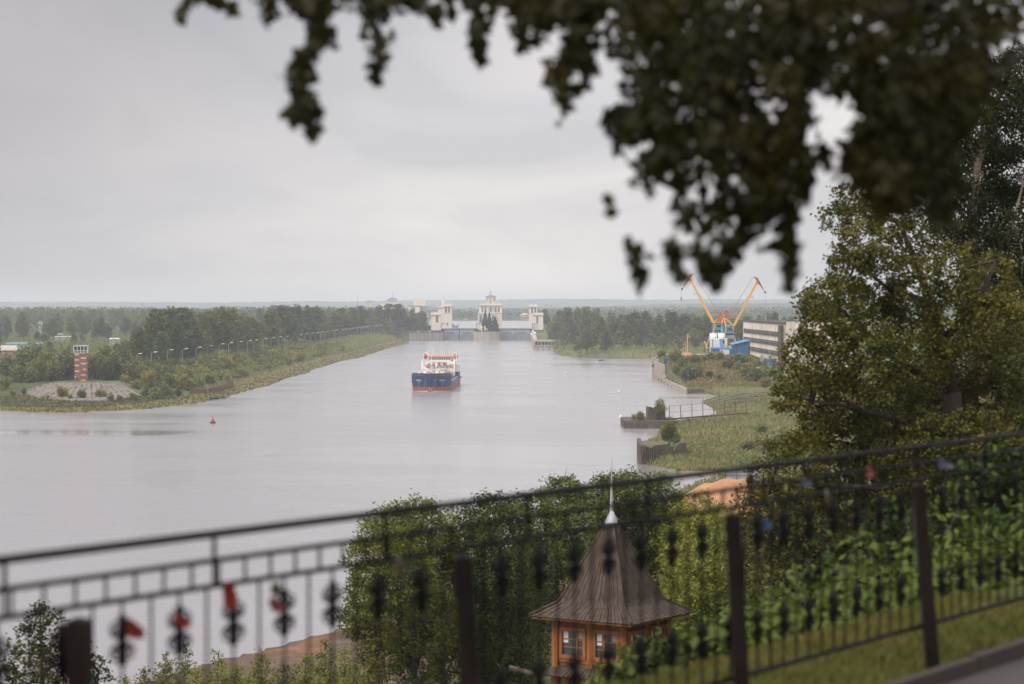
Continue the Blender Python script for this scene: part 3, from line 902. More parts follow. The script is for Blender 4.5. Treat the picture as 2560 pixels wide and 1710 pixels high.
# little plant on the pier: vents and tank
def vent(x, y, h, r, lab):
    t = thing("vent_stack", lab, "vent", (x, y, 9.4), group="white vents on the central pier")
    MB().cyl((0, 0, 0), (0, 0, h), r, r, 12).build("pipe", "white_paint", t)
    MB().lathe([(r * 1.35, h), (r * 1.35, h + 0.5), (r * 0.6, h + 1.1), (0.05, h + 1.2)], n=12).build("cap", "white_paint", t)
p = R1(1146, 690, YL - 4); vent(p.x, YL - 4, 3.3, 0.75, "left white vent stack on the round lock pier")
p = R1(1184, 690, YL - 4); vent(p.x, YL - 4, 3.6, 0.6, "right white vent stack beside the small yellow tank")
p = R1(1197, 690, YL - 6)
t = thing("tank", "small yellow tank on white feet on the round lock pier", "tank", (p.x, YL - 6, 9.4))
MB().cyl((-1.7, 0, 1.7), (1.7, 0, 1.7), 0.85, 0.85, 14).build("barrel", "crane_yellow", t, True)
for x in (-1.1, 1.1): MB().box(x - 0.2, -0.7, 0, x + 0.2, 0.7, 0.95).build("foot", "white_paint", t)
# guide walls
t = thing("guide_wall", "long curved concrete guide wall leading to the left lock gate", "wall", (0, 0, 0))
a, b = R1(700, 0, YL - 4).x, R1(282, 0, YL - 60).x
pts = []
for f in np.linspace(0, 1, 20):
    x = a + (b - a) * f
    yy_ = YL - 4 - 34 * f + (14 if f < 0.02 else (6 * (1 - f / 0.12) ** 2 if f < 0.12 else 0))
    pts.append((x, yy_))
MB().prism(pts + [(b - 3, YL + 40), (a, YL + 40)], -2, 8.2).build("wall_face", "pier_wall", t)
MB().prism([(x, y - 0.5) for x, y in pts] + [(b - 2, YL + 38), (a + 0.2, YL + 38)], 8.2, 9.1).build("coping", "old_concrete", t)
m = MB()
for f in (2, 6, 9, 13, 17):
    x, y = pts[f]; m.box(x - 0.15, y - 0.2, 0, x + 0.15, y + 0.1, 8.1)
m.build("joint", "gate_dark", t)
for f in (8, 14): MB().box(pts[f][0] - 1.6, pts[f][1] - 1.0, 8.3, pts[f][0] + 1.6, pts[f][1] + 1.2, 9.9).build("bollard_block", "concrete", t)
t = thing("guide_wall", "right guide wall with a ruinous concrete mole head on round piles", "wall", (0, 0, 0))
xr = R1(1716, 0, YL).x
hd = R1(1760, 912, 1925); hx = hd.x; YH = G(1335, 874).y
x1 = P(1398, 850, YH).x
MB().prism([(xr, YL + 30), (xr + 0.6, YL), (hx, YH + 14), (hx + 3.2, YH + 14), (xr + 5, YL + 2), (xr + 5, YL + 30)], -2, 7.6).build("wall_face", "quay_concrete", t)
m = MB(); m.box(hx - 0.4, YH - 0.3, 6.2, x1, YH + 15, 7.7); m.build("mole_deck", "quay_concrete", t)
for k in range(8):
    x = hx + 0.6 + k * (x1 - hx - 1.2) / 7
    MB().box(x - 0.35, YH, 3.6, x + 0.35, YH + 0.9, 6.2).build("pillar", "quay_concrete", t)
m = MB(); m.box(hx - 0.3, YH - 0.2, 2.8, x1 - 3, YH + 14, 3.6); m.build("lower_beam", "quay_concrete", t)
for k in range(4):
    x = hx + 2 + k * 4.3
    MB().cyl((x, YH + 2, -2), (x, YH + 2, 2.8), 1.7, 1.7, 14).build("pile", "quay_concrete", t, True)
MB().box(x1 - 3.2, YH - 0.4, 1.0, x1, YH + 3, 8.2).build("end_block", "old_concrete", t)
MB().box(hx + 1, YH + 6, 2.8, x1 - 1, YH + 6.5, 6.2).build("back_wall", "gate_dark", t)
m = MB()
for k in range(22):
    y = YH + 20 + k * 19; f = (y - YH - 14) / (YL - YH - 14)
    x = hx + 1 + (xr + 1 - hx - 1) * f
    m.bar((x, y, 7.6), (x, y, 9.0), 0.18)
m.bar((hx + 1, YH + 20, 9.0), (xr + 1, YL - 6, 9.0), 0.18); m.bar((hx + 1, YH + 20, 8.3), (xr + 1, YL - 6, 8.3), 0.12)
m.build("railing", "white_paint", t)
m = MB()
for (xa, ya, xb, yb) in ((1738, 690, 1782, 722), (1724, 720, 1750, 800)):
    m.bar(R1(xa, ya, YL - 60), R1(xb, yb, YL - 120), 1.0)
m.build("stair", "white_paint", t)
m = MB()
for k in range(4):
    a = R1(1800 + k * 22, 690, YL - 30); m.box(a.x - 0.5, YL - 30, 5, a.x + 0.5, YL - 29, a.z)
a, b = R1(1762, 690, YL - 30), R1(1876, 682, YL - 30); m.box(a.x, YL - 30.5, a.z - 0.1, b.x, YL - 26, a.z + 0.9)
m.build("trestle", "old_concrete", t)
# small works at the foot of the tall left tower
t = thing("barge", "low dark work barge behind the left lock gate", "barge", (R1(810, 0, YL + 90).x, YL + 90, 11.8))
MB().yprism([(-7, 0.4), (5.2, 0.0), (6.6, 3.0), (4.2, 3.2), (4.0, 2.2), (-7, 2.2)], 0, 5).build("hull", "gate_steel", t)
MB().box(-2, 1, 2.2, 1, 4, 4.2).build("cabin", "gate_steel", t)

# ------------------------------------------------------------------ far buildings
def far_block(name, label, cat, x0, x1, ytop, ybot, Y, depth, wall="lock_stone", roof="lock_roof", nwx=0, nwz=0, hip=0.0, group=None, RR=R1, cor=True):
    a, b = RR(x0, ytop, Y), RR(x1, ybot, Y)
    t = thing(name, label, cat, ((a.x + b.x) / 2, Y, b.z - 4), group=group)
    hw = (b.x - a.x) / 2; H = a.z - b.z + 4
    MB().box(-hw, 0, 0, hw, depth, H).build("wall", wall, t)
    m = MB()
    if hip > 0:
        m.add([(-hw - 0.8, -0.8, H), (hw + 0.8, -0.8, H), (hw + 0.8, depth + 0.8, H), (-hw - 0.8, depth + 0.8, H), (-hw * 0.3, depth / 2, H + hip), (hw * 0.3, depth / 2, H + hip)],
              [(0, 1, 5, 4), (1, 2, 5), (2, 3, 4, 5), (3, 0, 4), (3, 2, 1, 0)])
    else:
        m.box(-hw - 0.5, -0.5, H, hw + 0.5, depth + 0.5, H + 0.9)
    m.build("roof", roof, t)
    for i in range(nwx):
        for j in range(nwz):
            w = 2 * hw / nwx
            xc = -hw + w * (i + 0.5); zc = H - (H - 4) * (j + 0.6) / nwz
            window(t, xc - w * 0.2, xc + w * 0.2, zc - (H - 4) / nwz * 0.3, zc + (H - 4) / nwz * 0.25, 0, 1, 1, 0.15)
    return t, hw, H
t, hw, H = far_block("power_station", "distant pale tower block with blue hipped roof above the left treetops", "building", 40, 152, 320, 400, 3300, 20, nwx=7, nwz=2, hip=2.2)
MB().cyl((0, 8, H + 1.5), (0, 8, H + 11), 0.35, 0.15, 6).build("mast", "grey_metal", t)
MB().box(-hw - 8, 4, 0, -hw, 18, H - 6).build("wing", "lock_stone", t); MB().box(hw, 4, 0, hw + 5, 18, H - 6).build("wing", "lock_stone", t)
t, hw, H = far_block("power_station", "distant long cream hall with flat roof left of the lock towers", "building", 292, 420, 404, 520, 2950, 30)
MB().box(-hw + 20, 8, H + 0.9, hw - 8, 20, H + 9).build("penthouse", "lock_stone", t)
t = thing("bridge", "distant grey railway bridge span beside the cream hall", "bridge", (R1(425, 0, 2960).x, 2960, 12))
x1 = R1(640, 0, 2960).x - R1(425, 0, 2960).x; z1 = R1(0, 414, 2960).z - 12
MB().box(0, 0, z1 - 3.2, x1, 6, z1).build("deck", "gate_steel", t)
for k in range(5): MB().box(8 + k * x1 / 5.0, 1, -4, 11 + k * x1 / 5.0, 5, z1 - 3.2).build("pier", "concrete", t)
m = MB()
for k in range(26): m.bar((k * x1 / 26, 0.2, z1), (k * x1 / 26, 0.2, z1 + 1.4), 0.3)
m.bar((0, 0.2, z1 + 1.4), (x1, 0.2, z1 + 1.4), 0.3); m.build("railing", "gate_steel", t)
t = thing("bell_tower", "distant thin pale church spire behind the slim left lock tower", "tower", (R1(697, 0, 3900).x, 3900, 14))
h0 = R1(0, 365, 3900).z - 14; h1 = R1(0, 290, 3900).z - 14
MB().lathe([(4, -4), (4, h0 - 6), (5, h0 - 5), (3.2, h0 - 4.5), (3.2, h0)], n=8).build("drum", "lock_stone", t)
MB().lathe([(3.4, h0), (1.6, h0 + 6), (0.7, h0 + 12), (0.15, h1)], n=8).build("spire", "lock_stone", t)
# lattice radio masts
for k, (u, v0, v1, Y, lab) in enumerate([(894, 741, 762, 3600, "faint tapering radio mast above the left treetops"), (917, 751, 764, 3500, "short aerial on the distant grey roof")]):
    a = P(u, v0, Y); b = P(u, v1, Y)
    t = thing("radio_mast", lab, "mast", (a.x, Y, 8))
    MB().cyl((0, 0, 0), (0, 0, a.z - 8), 0.9, 0.2, 5).build("pole", "grey_metal", t)
    MB().bar((-2, 0, b.z - 8), (2, 0, b.z - 8), 0.3).build("crossarm", "grey_metal", t)
far_block("building", "distant grey block among treetops left of the tower block", "building", -200, -150, 345, 400, 3480, 15, "house_white")
# pylon and pale houses on the hills
for k, (u, v, w, h, Y, mm, lab) in enumerate([(355, 767, 4, 10, 4600, "grey_metal", "faint lattice pylon beyond the left woods")]):
    a = P(u, v - 10, Y); t = thing("pylon", lab, "pylon", (a.x, Y, 12)); hh = a.z - 12
    m = MB()
    for s in (-1, 1):
        m.bar((s * 3, 0, 0), (s * 0.6, 0, hh), 0.5)
    for q in (0.75, 0.85, 0.95): m.bar((-4, 0, hh * q), (4, 0, hh * q), 0.4)
    m.build("lattice", "grey_metal", t)
hill_houses = [(1368, 764, 9, 5), (1378, 767, 7, 4), (1352, 768, 8, 4), (1713, 765, 8, 4), (1742, 766, 6, 4), (1952, 795, 24, 7), (1928, 797, 12, 5), (1330, 770, 6, 4), (378, 769, 9, 3)]
for k, (u, v, w, h) in enumerate(hill_houses):
    Y = 5200 if k not in (5, 6) else 4200
    a, b = P(u - w / 2, v - h / 2, Y), P(u + w / 2, v + h / 2, Y)
    t = thing("house", "small pale house on the far wooded hillside", "house", ((a.x + b.x) / 2, Y, b.z - 6), group="houses on the far hillside")
    hw = (b.x - a.x) / 2; H = a.z - b.z + 5
    MB().box(-hw, 0, 0, hw, 8, H).build("wall", "house_white", t)
    MB().yprism([(-hw - 0.6, H), (hw + 0.6, H), (0, H + 2.4)], -0.5, 8.5).build("roof", "house_tan", t)
# yellow cliffs / works on the reservoir shore
far_block("boathouse", "long low yellowish hall on the far reservoir shore", "building", 1600, 1706, 505, 560, 3680, 12, "house_tan", "house_tan", 5, 1, 3.0)
far_block("boathouse", "small low pale hall on the far reservoir shore near the left tower", "building", 930, 985, 558, 574, 3660, 8, "house_tan", "house_tan", 0, 0, 1.2)
# ------------------------------------------------------------------ the tanker
def text_part(body, size, m, par, loc, rot, name="lettering", extrude=0.01):
    cu = bpy.data.curves.new(name, 'FONT')
    cu.body = body; cu.size = size; cu.extrude = extrude; cu.align_x = 'CENTER'; cu.align_y = 'CENTER'
    tmp = bpy.data.objects.new("tmp_text", cu)
    COL.objects.link(tmp)
    dg = bpy.context.evaluated_depsgraph_get()
    me = bpy.data.meshes.new_from_object(tmp.evaluated_get(dg))
    bpy.data.objects.remove(tmp)
    me.materials.clear(); me.materials.append(MATS[m])
    o = bpy.data.objects.new(name, me); COL.objects.link(o)
    if par is not None: o.parent = par
    o.location = loc; o.rotation_euler = rot
    return o

bowp = G(1075.5, 979.0)
ship = thing("tanker", "navy and red river tanker with white superstructure coming down the channel", "ship", (bowp.x, bowp.y, 0), R(-1.55))
HB = 8.35; LEN = 96.0
def hb(y, z):
    off = 0.10 * max(z, 0) ** 1.15                     # raked, flared stem
    s = y + off
    if s <= 0: return 0.0
    f = min(1.0, (s / 9.5)) ** 0.44
    if y > 84: f *= 1 - 0.12 * ((y - 84) / 12) ** 2
    fl = 0.955 + 0.045 * min(1, max(z, 0) / 6.0) if y < 14 else 1.0
    rnd = 1.0 - 0.055 * min(1.0, max(0.0, (z - 6.3) / 1.25)) ** 2
    return HB * f * fl * rnd
def hull_shell(z_levels, ys, top=None):
    vs, fs = [], []
    nz = len(z_levels)
    for sgn in (-1, 1):
        base = len(vs)
        for y in ys:
            for z in z_levels:
                y2 = y if y > 0.0 else -0.10 * max(z, 0) ** 1.15
                vs.append((sgn * (hb(y, z) if y > 0 else 0.05), y2, z))
        for i in range(len(ys) - 1):
            for j in range(nz - 1):
                q = (base + i * nz + j, base + (i + 1) * nz + j, base + (i + 1) * nz + j + 1, base + i * nz + j + 1)
                fs.append(q if sgn > 0 else q[::-1])
    # transom
    k = len(ys) - 1
    L0 = k * nz; R0 = len(ys) * nz + k * nz
    for j in range(nz - 1): fs.append((L0 + j, R0 + j, R0 + j + 1, L0 + j + 1))
    return MB().add(vs, fs)
ysb = [0, 0.08, 0.25, 0.6, 1.2, 2.0, 3.0, 4.2, 5.6, 7.2, 9, 11, 13]
ysm = [13, 16, 24, 40, 60, 80, 86, 90, 93, 96]
hull_shell([-1.0, 0, 1.0, 1.9], ysb + ysm[1:]).build("boot_topping", "hull_red", ship, True)
hull = hull_shell([1.9, 3.4], ysb + ysm[1:]).build("hull", "hull_navy", ship, True)
hull_shell([3.4, 4.6, 5.8, 6.3, 6.7, 7.0, 7.3, 7.55], ysb).build("bow", "hull_navy", ship, True)
m = MB()
dk = [(hb(y, 3.3) - 0.1, y) for y in ysb[1:] + ysm[1:]]
m.prism([(-x, y) for x, y in dk] + [(x, y) for x, y in dk[::-1]], 3.0, 3.3); m.build("main_deck", "ship_deck", ship)
dk = [(hb(y, 7) - 0.15, y - 0.4) for y in ysb[2:]]
m = MB(); m.prism([(-x, y) for x, y in dk] + [(x, y) for x, y in dk[::-1]], 6.5, 6.7); m.build("forecastle_deck", "ship_deck", ship)
MB().box(-8.2, 12.8, 3.3, 8.2, 13.0, 7.4).build("forecastle_bulkhead", "ship_white", ship)
# waves at the stem
m = MB()
for sg in (-1, 1):
    for k in range(14):
        f = k / 14; y = f * f * 13; x = sg * (hb(max(y, 0.1), 0) + 0.12)
        y2 = ((k + 1) / 14) ** 2 * 13; x2 = sg * (hb(y2, 0) + 0.12)
        h = 0.28 * (1 - f) + 0.08 * random.random()
        m.add([(x, y - 0.15, -0.05), (x2, y2 - 0.15, -0.05), (x2, y2 - 0.1, h), (x, y - 0.1, h)], [(0, 1, 2, 3), (3, 2, 1, 0)])
m.build("bow_wave", "white_paint", ship)
# anchors in their pockets, with rust below
for sg in (-1, 1):
    y = 0.38; x = sg * 1.75
    pk = MB().yprism([(x - 0.75 * sg, 5.6), (x + 1.0 * sg, 5.6), (x + 0.35 * sg, 3.7), (x - 0.35 * sg, 3.7)], hb_y if False else 0.0, 0.9)
    pk = MB(); z0_, z1_ = 3.75, 5.5
    def bow_pt(xa, z, out=0.06):
        lo, hi = 0.0, 9.5
        for _ in range(30):
            mid = (lo + hi) / 2
            if hb(mid, z) < abs(xa): lo = mid
            else: hi = mid
        return (xa, lo - out - 0.02 * abs(xa), z)
    q = [bow_pt(sg * 1.1, 5.5), bow_pt(sg * 2.9, 5.5), bow_pt(sg * 2.2, 3.8), bow_pt(sg * 1.5, 3.8)]
    pk.add(q, [(0, 1, 2, 3), (3, 2, 1, 0)]).build("anchor_pocket", "gate_dark", ship)
    a = bow_pt(sg * 1.8, 4.6, 0.25)
    m = MB(); m.bar((a[0], a[1], 5.1), (a[0] + 0.1 * sg, a[1] - 0.05, 4.0), 0.28)
    m.bar((a[0] - 0.55, a[1] - 0.05, 4.35), (a[0] + 0.05, a[1], 3.8), 0.22); m.bar((a[0] + 0.6, a[1] - 0.05, 4.35), (a[0] + 0.05, a[1], 3.8), 0.22)
    m.build("anchor", "rust_streak", ship)
    m = MB(); q = [bow_pt(sg * 1.25, 3.6, 0.03), bow_pt(sg * 2.35, 3.6, 0.03), bow_pt(sg * 2.55, 2.0, 0.03), bow_pt(sg * 1.05, 2.0, 0.03)]
    m.add(q, [(0, 1, 2, 3), (3, 2, 1, 0)]).build("rust_stain", "rust_streak", ship)
    # lettering painted on both bows
    for body, z, sz in (("ВЕТВОРЬ", 4.55, 0.78), ("15", 3.6, 0.70), ("◊" if False else "8", 2.45, 0.62)):
        xa = sg * 4.9
        p0, p1 = Vector(bow_pt(sg * 4.2, z, 0.14)), Vector(bow_pt(sg * 5.6, z, 0.14))
        d = (p1 - p0) * sg
        ang = math.atan2(d.y, d.x)
        c0 = (p0 + p1) / 2
        text_part(body, sz, "text_white", ship, (c0.x, c0.y - 0.12, z), (R(90), 0, ang))
m = MB(); m.cbox(-0.35, -0.12, 0, 0.09, 0.05, 1.8); m.cbox(0.45, -0.05, 0, 0.09, 0.05, 1.8); m.build("draft_mark", "text_white", ship)
for sg in (-1, 1):
    m = MB(); m.box(sg * 8.3 - 0.25, 10, 3.6, sg * 8.3 + 0.25, 12, 4.0); m.build("fender", "rust", ship)
    m = MB(); m.box(sg * 8.32 - 0.15, 14, 2.95, sg * 8.32 + 0.15, 94, 3.75); m.build("bulwark", "hull_navy", ship)
# forecastle gear
m = MB()
for y in np.linspace(0.5, 12, 10):
    for sg in (-1, 1):
        x = sg * (hb(y, 7.3) - 0.3)
        m.bar((x, y, 7.4), (x, y, 8.35), 0.07)
m.build("railing_post", "ship_white", ship)
m = MB()
for sg in (-1, 1):
    pts = [(sg * (hb(y, 7.3) - 0.3), y, 8.35) for y in np.linspace(0.5, 12, 12)]
    m.tube(pts, 0.05, 0.05, 5); m.tube([(a, b, c - 0.45) for a, b, c in pts], 0.035, 0.035, 5)
m.build("railing", "ship_white", ship)
for x, y, w, h, mm in ((-2.6, 6, 1.3, 1.1, "ship_white"), (2.4, 6, 1.2, 1.0, "ship_white"), (2.6, 3.2, 0.9, 0.6, "ship_yellow"), (-3.6, 9, 1.0, 1.2, "grey_metal"), (0.0, 4.5, 0.9, 0.8, "grey_metal"), (4.5, 8, 1.4, 0.9, "ship_white"), (-5.2, 8.5, 0.8, 0.9, "ship_white")):
    m = MB(); m.cyl((x - w / 2, y, 6.9 + h / 2), (x + w / 2, y, 6.9 + h / 2), h / 2, h / 2, 10); m.box(x - w * 0.6, y - 0.4, 6.7, x + w * 0.6, y + 0.4, 6.95)
    m.build("winch", mm, ship)
m = MB(); m.cyl((0, 7.5, 6.7), (0, 7.5, 15.2), 0.14, 0.09, 8); m.bar((-0.9, 7.5, 12.5), (0.9, 7.5, 12.5), 0.08); m.build("foremast", "ship_white", ship)
# cargo deck: trunk, pipes, gantry posts
MB().box(-5.6, 16, 3.3, 5.6, 66, 4.5).build("cargo_trunk", "ship_white", ship)
m = MB()
for x in (-3.2, -1.8, -0.6, 0.7, 2.0, 3.3): m.cyl((x, 15, 4.9), (x, 66, 4.9), 0.16, 0.16, 8)
for y in range(18, 66, 6): m.bar((-4.2, y, 4.75), (4.2, y, 4.75), 0.16)
m.build("pipework", "ship_white", ship)
for x, y, h in ((0.5, 34, 12.6), (-6.6, 50, 13.5), (6.9, 60, 13.4)):
    MB().cyl((x, y, 3.3), (x, y, h - 2), 0.32, 0.24, 10).build("deck_crane_post", "ship_white", ship, True)
m = MB(); m.bar((-6.6, 50, 9), (-1.2, 47, 6.4), 0.25); m.build("deck_crane_boom", "ship_white", ship)
m = MB(); m.bar((0.5, 34, 9.2), (-2.6, 30, 8.3), 0.22); m.build("deck_crane_boom", "grey_metal", ship)
for sg in (-1, 1):
    m = MB()
    for y in np.linspace(16, 68, 14): m.bar((sg * 7.9, y, 3.3), (sg * 7.9, y, 4.5), 0.08)
    m.bar((sg * 7.9, 16, 4.5), (sg * 7.9, 68, 4.5), 0.08); m.build("deck_railing", "ship_white", ship)
    for y in (24, 34, 44, 54, 62): MB().box(sg * 7.3 - 0.5, y, 3.3, sg * 7.3 + 0.5, y + 1.6, 4.9).build("bollard", "gate_dark", ship)
# superstructure
SY = 70.0
sup = MB(); sup.box(-6.7, SY, 3.3, 6.7, SY + 20, 10.85).build("superstructure", "ship_white", ship)
MB().box(-8.1, SY + 2, 3.3, -6.7, SY + 18, 6.9).build("side_house", "ship_white", ship)
MB().box(-8.0, SY + 3, 7.2, -6.7, SY + 14, 9.4).build("side_house", "ship_white", ship)
MB().box(6.7, SY + 2, 6.2, 8.2, SY + 18, 9.5).build("side_house", "ship_white", ship)
MB().box(6.7, SY + 2.5, 3.3, 8.1, SY + 18, 6.0).build("side_house", "hull_navy", ship)
br = MB().box(-4.8, SY + 0.6, 10.85, 4.8, SY + 12, 12.55).build("bridge", "ship_white", ship)
MB().box(-5.0, SY + 0.2, 12.55, 5.0, SY + 12.3, 12.95).build("bridge_roof", "ship_red", ship)
for k in range(9):
    x = -4.2 + k * 1.05
    w = MB().box(x - 0.38, SY + 0.55, 11.55, x + 0.38, SY + 0.7, 12.25).build("window", "lock_glass", br)
    m = MB(); m.box(x - 0.46, SY + 0.5, 11.47, x + 0.46, SY + 0.58, 11.55); m.box(x - 0.46, SY + 0.5, 12.25, x + 0.46, SY + 0.58, 12.32); m.build("window_frame", "ship_white", w)
for x in (-5.55, -4.9, -1.8, -1.05, 1.0, 1.7, 3.25, 4.85):
    MB().box(x - 0.17, SY - 0.05, 7.9, x + 0.17, SY + 0.1, 8.5).build("porthole", "lock_glass", ship)
for x, mm in ((0.95, "ship_red"), (1.6, "ship_red"), (2.35, "boat_blue")):
    MB().box(x - 0.28, SY - 0.12, 6.8, x + 0.28, SY - 0.01, 7.3).build("notice_board", mm, ship)
text_part("NO SMOKING", 1.0, "text_red", ship, (-0.1, SY - 0.06, 10.25), (R(90), 0, 0))
text_part("ОМС", 0.55, "text_red", ship, (-5.4, SY - 0.06, 9.45), (R(90), 0, 0))
text_part("ОМС", 0.55, "text_red", ship, (5.4, SY - 0.06, 9.45), (R(90), 0, 0))
# doors, lockers, ladders and pipes on the front of the house
rs = np.random.default_rng(31)
for k in range(26):
    x = rs.uniform(-6.2, 6.2); z = rs.choice([6.3, 8.9, 9.3, 5.2]); w = rs.uniform(0.2, 0.9); h = rs.uniform(0.3, 1.1)
    MB().box(x, SY - rs.uniform(0.15, 0.6), z, x + w, SY - 0.003, z + h).build("locker", ["ship_white", "grey_metal", "ship_white", "rust_streak", "ship_deck"][int(rs.integers(0, 5))], ship)
for x in (-4.6, -2.4, 0.1, 2.9, 5.7): MB().cyl((x, SY - 0.35, 3.4), (x, SY - 0.35, rs.uniform(9.0, 10.8)), 0.09, 0.09, 6).build("vent_pipe", "grey_metal", ship)
m = MB()
for x in (-3.3, 2.2): m.bar((x, SY - 0.9, 6.2), (x + 1.5, SY - 0.5, 9.2), 0.22, 0.12); m.bar((x + 0.4, SY - 0.9, 6.2), (x + 1.9, SY - 0.5, 9.2), 0.06)
m.box(-6.7, SY - 0.7, 9.0, 6.7, SY - 0.004, 9.08); m.build("stair", "grey_metal", ship)
m = MB(); m.box(-6.7, SY - 1.2, 6.1, 6.7, SY - 0.002, 6.2); m.box(-6.9, SY - 1.4, 5.6, 6.9, SY - 1.2, 5.75); m.build("catwalk", "ship_yellow", ship)
m = MB()
for k in range(16):
    x = -6.6 + k * 0.88; m.bar((x, SY - 1.15, 6.2), (x, SY - 1.15, 7.2), 0.06)
m.bar((-6.7, SY - 1.15, 7.2), (6.7, SY - 1.15, 7.2), 0.07); m.bar((-6.7, SY - 1.15, 6.7), (6.7, SY - 1.15, 6.7), 0.05)
for k in range(20):
    x = -4.8 + k * 0.505; m.bar((x, SY + 0.5, 12.95), (x, SY + 0.5, 13.7), 0.05)
m.bar((-4.8, SY + 0.5, 13.7), (4.8, SY + 0.5, 13.7), 0.06)
m.build("superstructure_railing", "ship_white", ship)
for x, h in ((-3.4, 16.6), (0.35, 16.0), (1.1, 15.6), (1.7, 15.8)):
    MB().cyl((x, SY + 5, 12.95), (x, SY + 5, h), 0.1, 0.06, 6).build("mast", "ship_white", ship)
m = MB(); m.bar((-4.4, SY + 5, 16.3), (-2.4, SY + 5, 16.3), 0.08); m.bar((2.9, SY + 6, 15.4), (5.0, SY + 6, 15.4), 0.22); m.cyl((3.9, SY + 6, 12.9), (3.9, SY + 6, 15.4), 0.12, 0.1, 6)
m.bar((-0.4, SY + 5, 15.2), (1.2, SY + 5, 15.2), 0.08); m.build("radar", "ship_white", ship)
for sg in (-1, 1):
    lb = MB()
    prof = [(0.05, -1.15), (0.55, -1.0), (0.95, -0.5), (1.05, 0.1), (0.9, 0.7), (0.5, 1.15), (0.05, 1.25)]
    for k in range(len(prof)): pass
    vs, fs = [], []
    n = 12; stations = np.linspace(-3.2, 3.2, 9)
    for yy in stations:
        f = math.sqrt(max(0.02, 1 - (yy / 3.35) ** 2))
        for j in range(n):
            a = 2 * math.pi * j / n
            vs.append((1.1 * f * math.cos(a), yy, 1.25 * (0.55 + 0.45 * f) * math.sin(a) * (1 if math.sin(a) < 0 else 0.85)))
    for i in range(8):
        for j in range(n): fs.append((i * n + j, i * n + (j + 1) % n, (i + 1) * n + (j + 1) % n, (i + 1) * n + j))
    fs += [tuple(range(n - 1, -1, -1)), tuple(range(8 * n, 9 * n))]
    lb.add(vs, fs)
    lbo = lb.build("lifeboat", "ship_orange", ship, True, (sg * 6.75, SY + 5.0, 13.0))
    m = MB()
    for y in (SY + 2.6, SY + 7.4):
        m.tube([(sg * 5.3, y, 10.85), (sg * 5.2, y, 12.6), (sg * 5.5, y, 13.9), (sg * 6.2, y, 14.7), (sg * 6.75, y, 14.6)], 0.17, 0.13, 7)
    m.build("davit", "ship_white", ship, True)
    MB().cyl((sg * 7.3, SY + 1.5, 9.3), (sg * 7.3, SY + 1.5, 14.4), 0.24, 0.2, 10).build("post", "ship_white", ship)

# ------------------------------------------------------------------ buoys and boats
def conical_buoy(u, v, h, lab):
    p = G(u, v)
    t = thing("buoy", lab, "buoy", (p.x, p.y, 0), random.random(), "white conical buoys on the river")
    MB().lathe([(0.1 * h, -0.3), (0.50 * h, -0.2), (0.50 * h, 0.08 * h), (0.44 * h, 0.10 * h)], n=14).build("float", "grey_metal", t)
    MB().lathe([(0.42 * h, 0.10 * h), (0.10 * h, 0.86 * h), (0.05 * h, 0.9 * h), (0.05 * h, 0.98 * h)], n=14).build("cone", "buoy_white", t, True)
    MB().lathe([(0.07 * h, 0.98 * h), (0.07 * h, 1.08 * h), (0.02 * h, 1.16 * h)], n=8).build("lamp", "grey_metal", t)
conical_buoy(1552, 1049.5, 1.75, "white conical buoy nearest to the ruined pier in the channel")
conical_buoy(1547, 983.5, 1.45, "white conical buoy nearest the low end of the quay wall")
conical_buoy(1414, 934.5, 1.35, "white conical buoy alone in the open channel right of the tanker")
conical_buoy(1506, 929, 1.0, "small white conical buoy near the tall quay wall")
conical_buoy(1323, 888, 1.2, "white conical buoy farthest up the channel by the mole head")
conical_buoy(1335, 895, 1.1, "white conical buoy second farthest up the channel")
p = G(532, 1058)
t = thing("buoy", "red channel buoy with dark round float near the left bank", "buoy", (p.x, p.y, 0))
s_ = 36 / 297
MB().lathe([(0.3, -0.3), (0.92, -0.2), (0.95, 0.3), (0.7, 0.42)], n=18).build("float", "gate_dark", t)
MB().lathe([(0.55, 0.42), (0.54, 0.9), (0.47, 1.25), (0.30, 1.6), (0.22, 1.75)], n=16).build("body", "buoy_red", t, True)
m = MB(); m.cyl((0, 0, 1.75), (0, 0, 2.15), 0.1, 0.06, 8); m.bar((-0.18, 0, 1.95), (0.18, 0, 1.95), 0.06); m.build("lantern", "rust", t)

def rowboat(u, v, L, m_, lab, rz):
    p = G(u, v); z = max(0.05, hz(p.x, p.y) + 0.1)
    t = thing("rowing_boat", lab, "boat", (p.x, p.y, z), rz, "small boats at the left bank")
    vs, fs = [], []
    st = np.linspace(-L / 2, L / 2, 9); n = 7
    for x in st:
        f = 1 - (abs(x) / (L / 2)) ** 3 * (0.95 if x > 0 else 0.35)
        for j in range(n):
            a = math.pi * j / (n - 1)
            vs.append((x, 0.75 * f * math.cos(a), 0.62 - 0.6 * math.sin(a) * (0.4 + 0.6 * f)))
    for i in range(8):
        for j in range(n - 1):
            fs.append((i * n + j, (i + 1) * n + j, (i + 1) * n + j + 1, i * n + j + 1))
            fs.append((i * n + j + 1, (i + 1) * n + j + 1, (i + 1) * n + j, i * n + j))
    MB().add(vs, fs).build("hull", m_, t, True)
    m = MB()
    for x in (-L * 0.22, L * 0.12): m.box(x - 0.14, -0.62, 0.38, x + 0.14, 0.62, 0.43)
    m.build("thwart", "timber", t)
rowboat(536, 1000.5, 4.0, "boat_blue", "dark blue rowing boat half on the left shore", R(-8))
rowboat(529, 993, 3.0, "white_paint", "small white dinghy lying upslope of the dark blue boat", R(12))
rowboat(562, 995.5, 4.2, "grey_metal", "low grey rowing boat along the left shore", R(10))
rowboat(1503, 902, 4.0, "gate_dark", "tiny dark boat far out near the right peninsula", R(5))

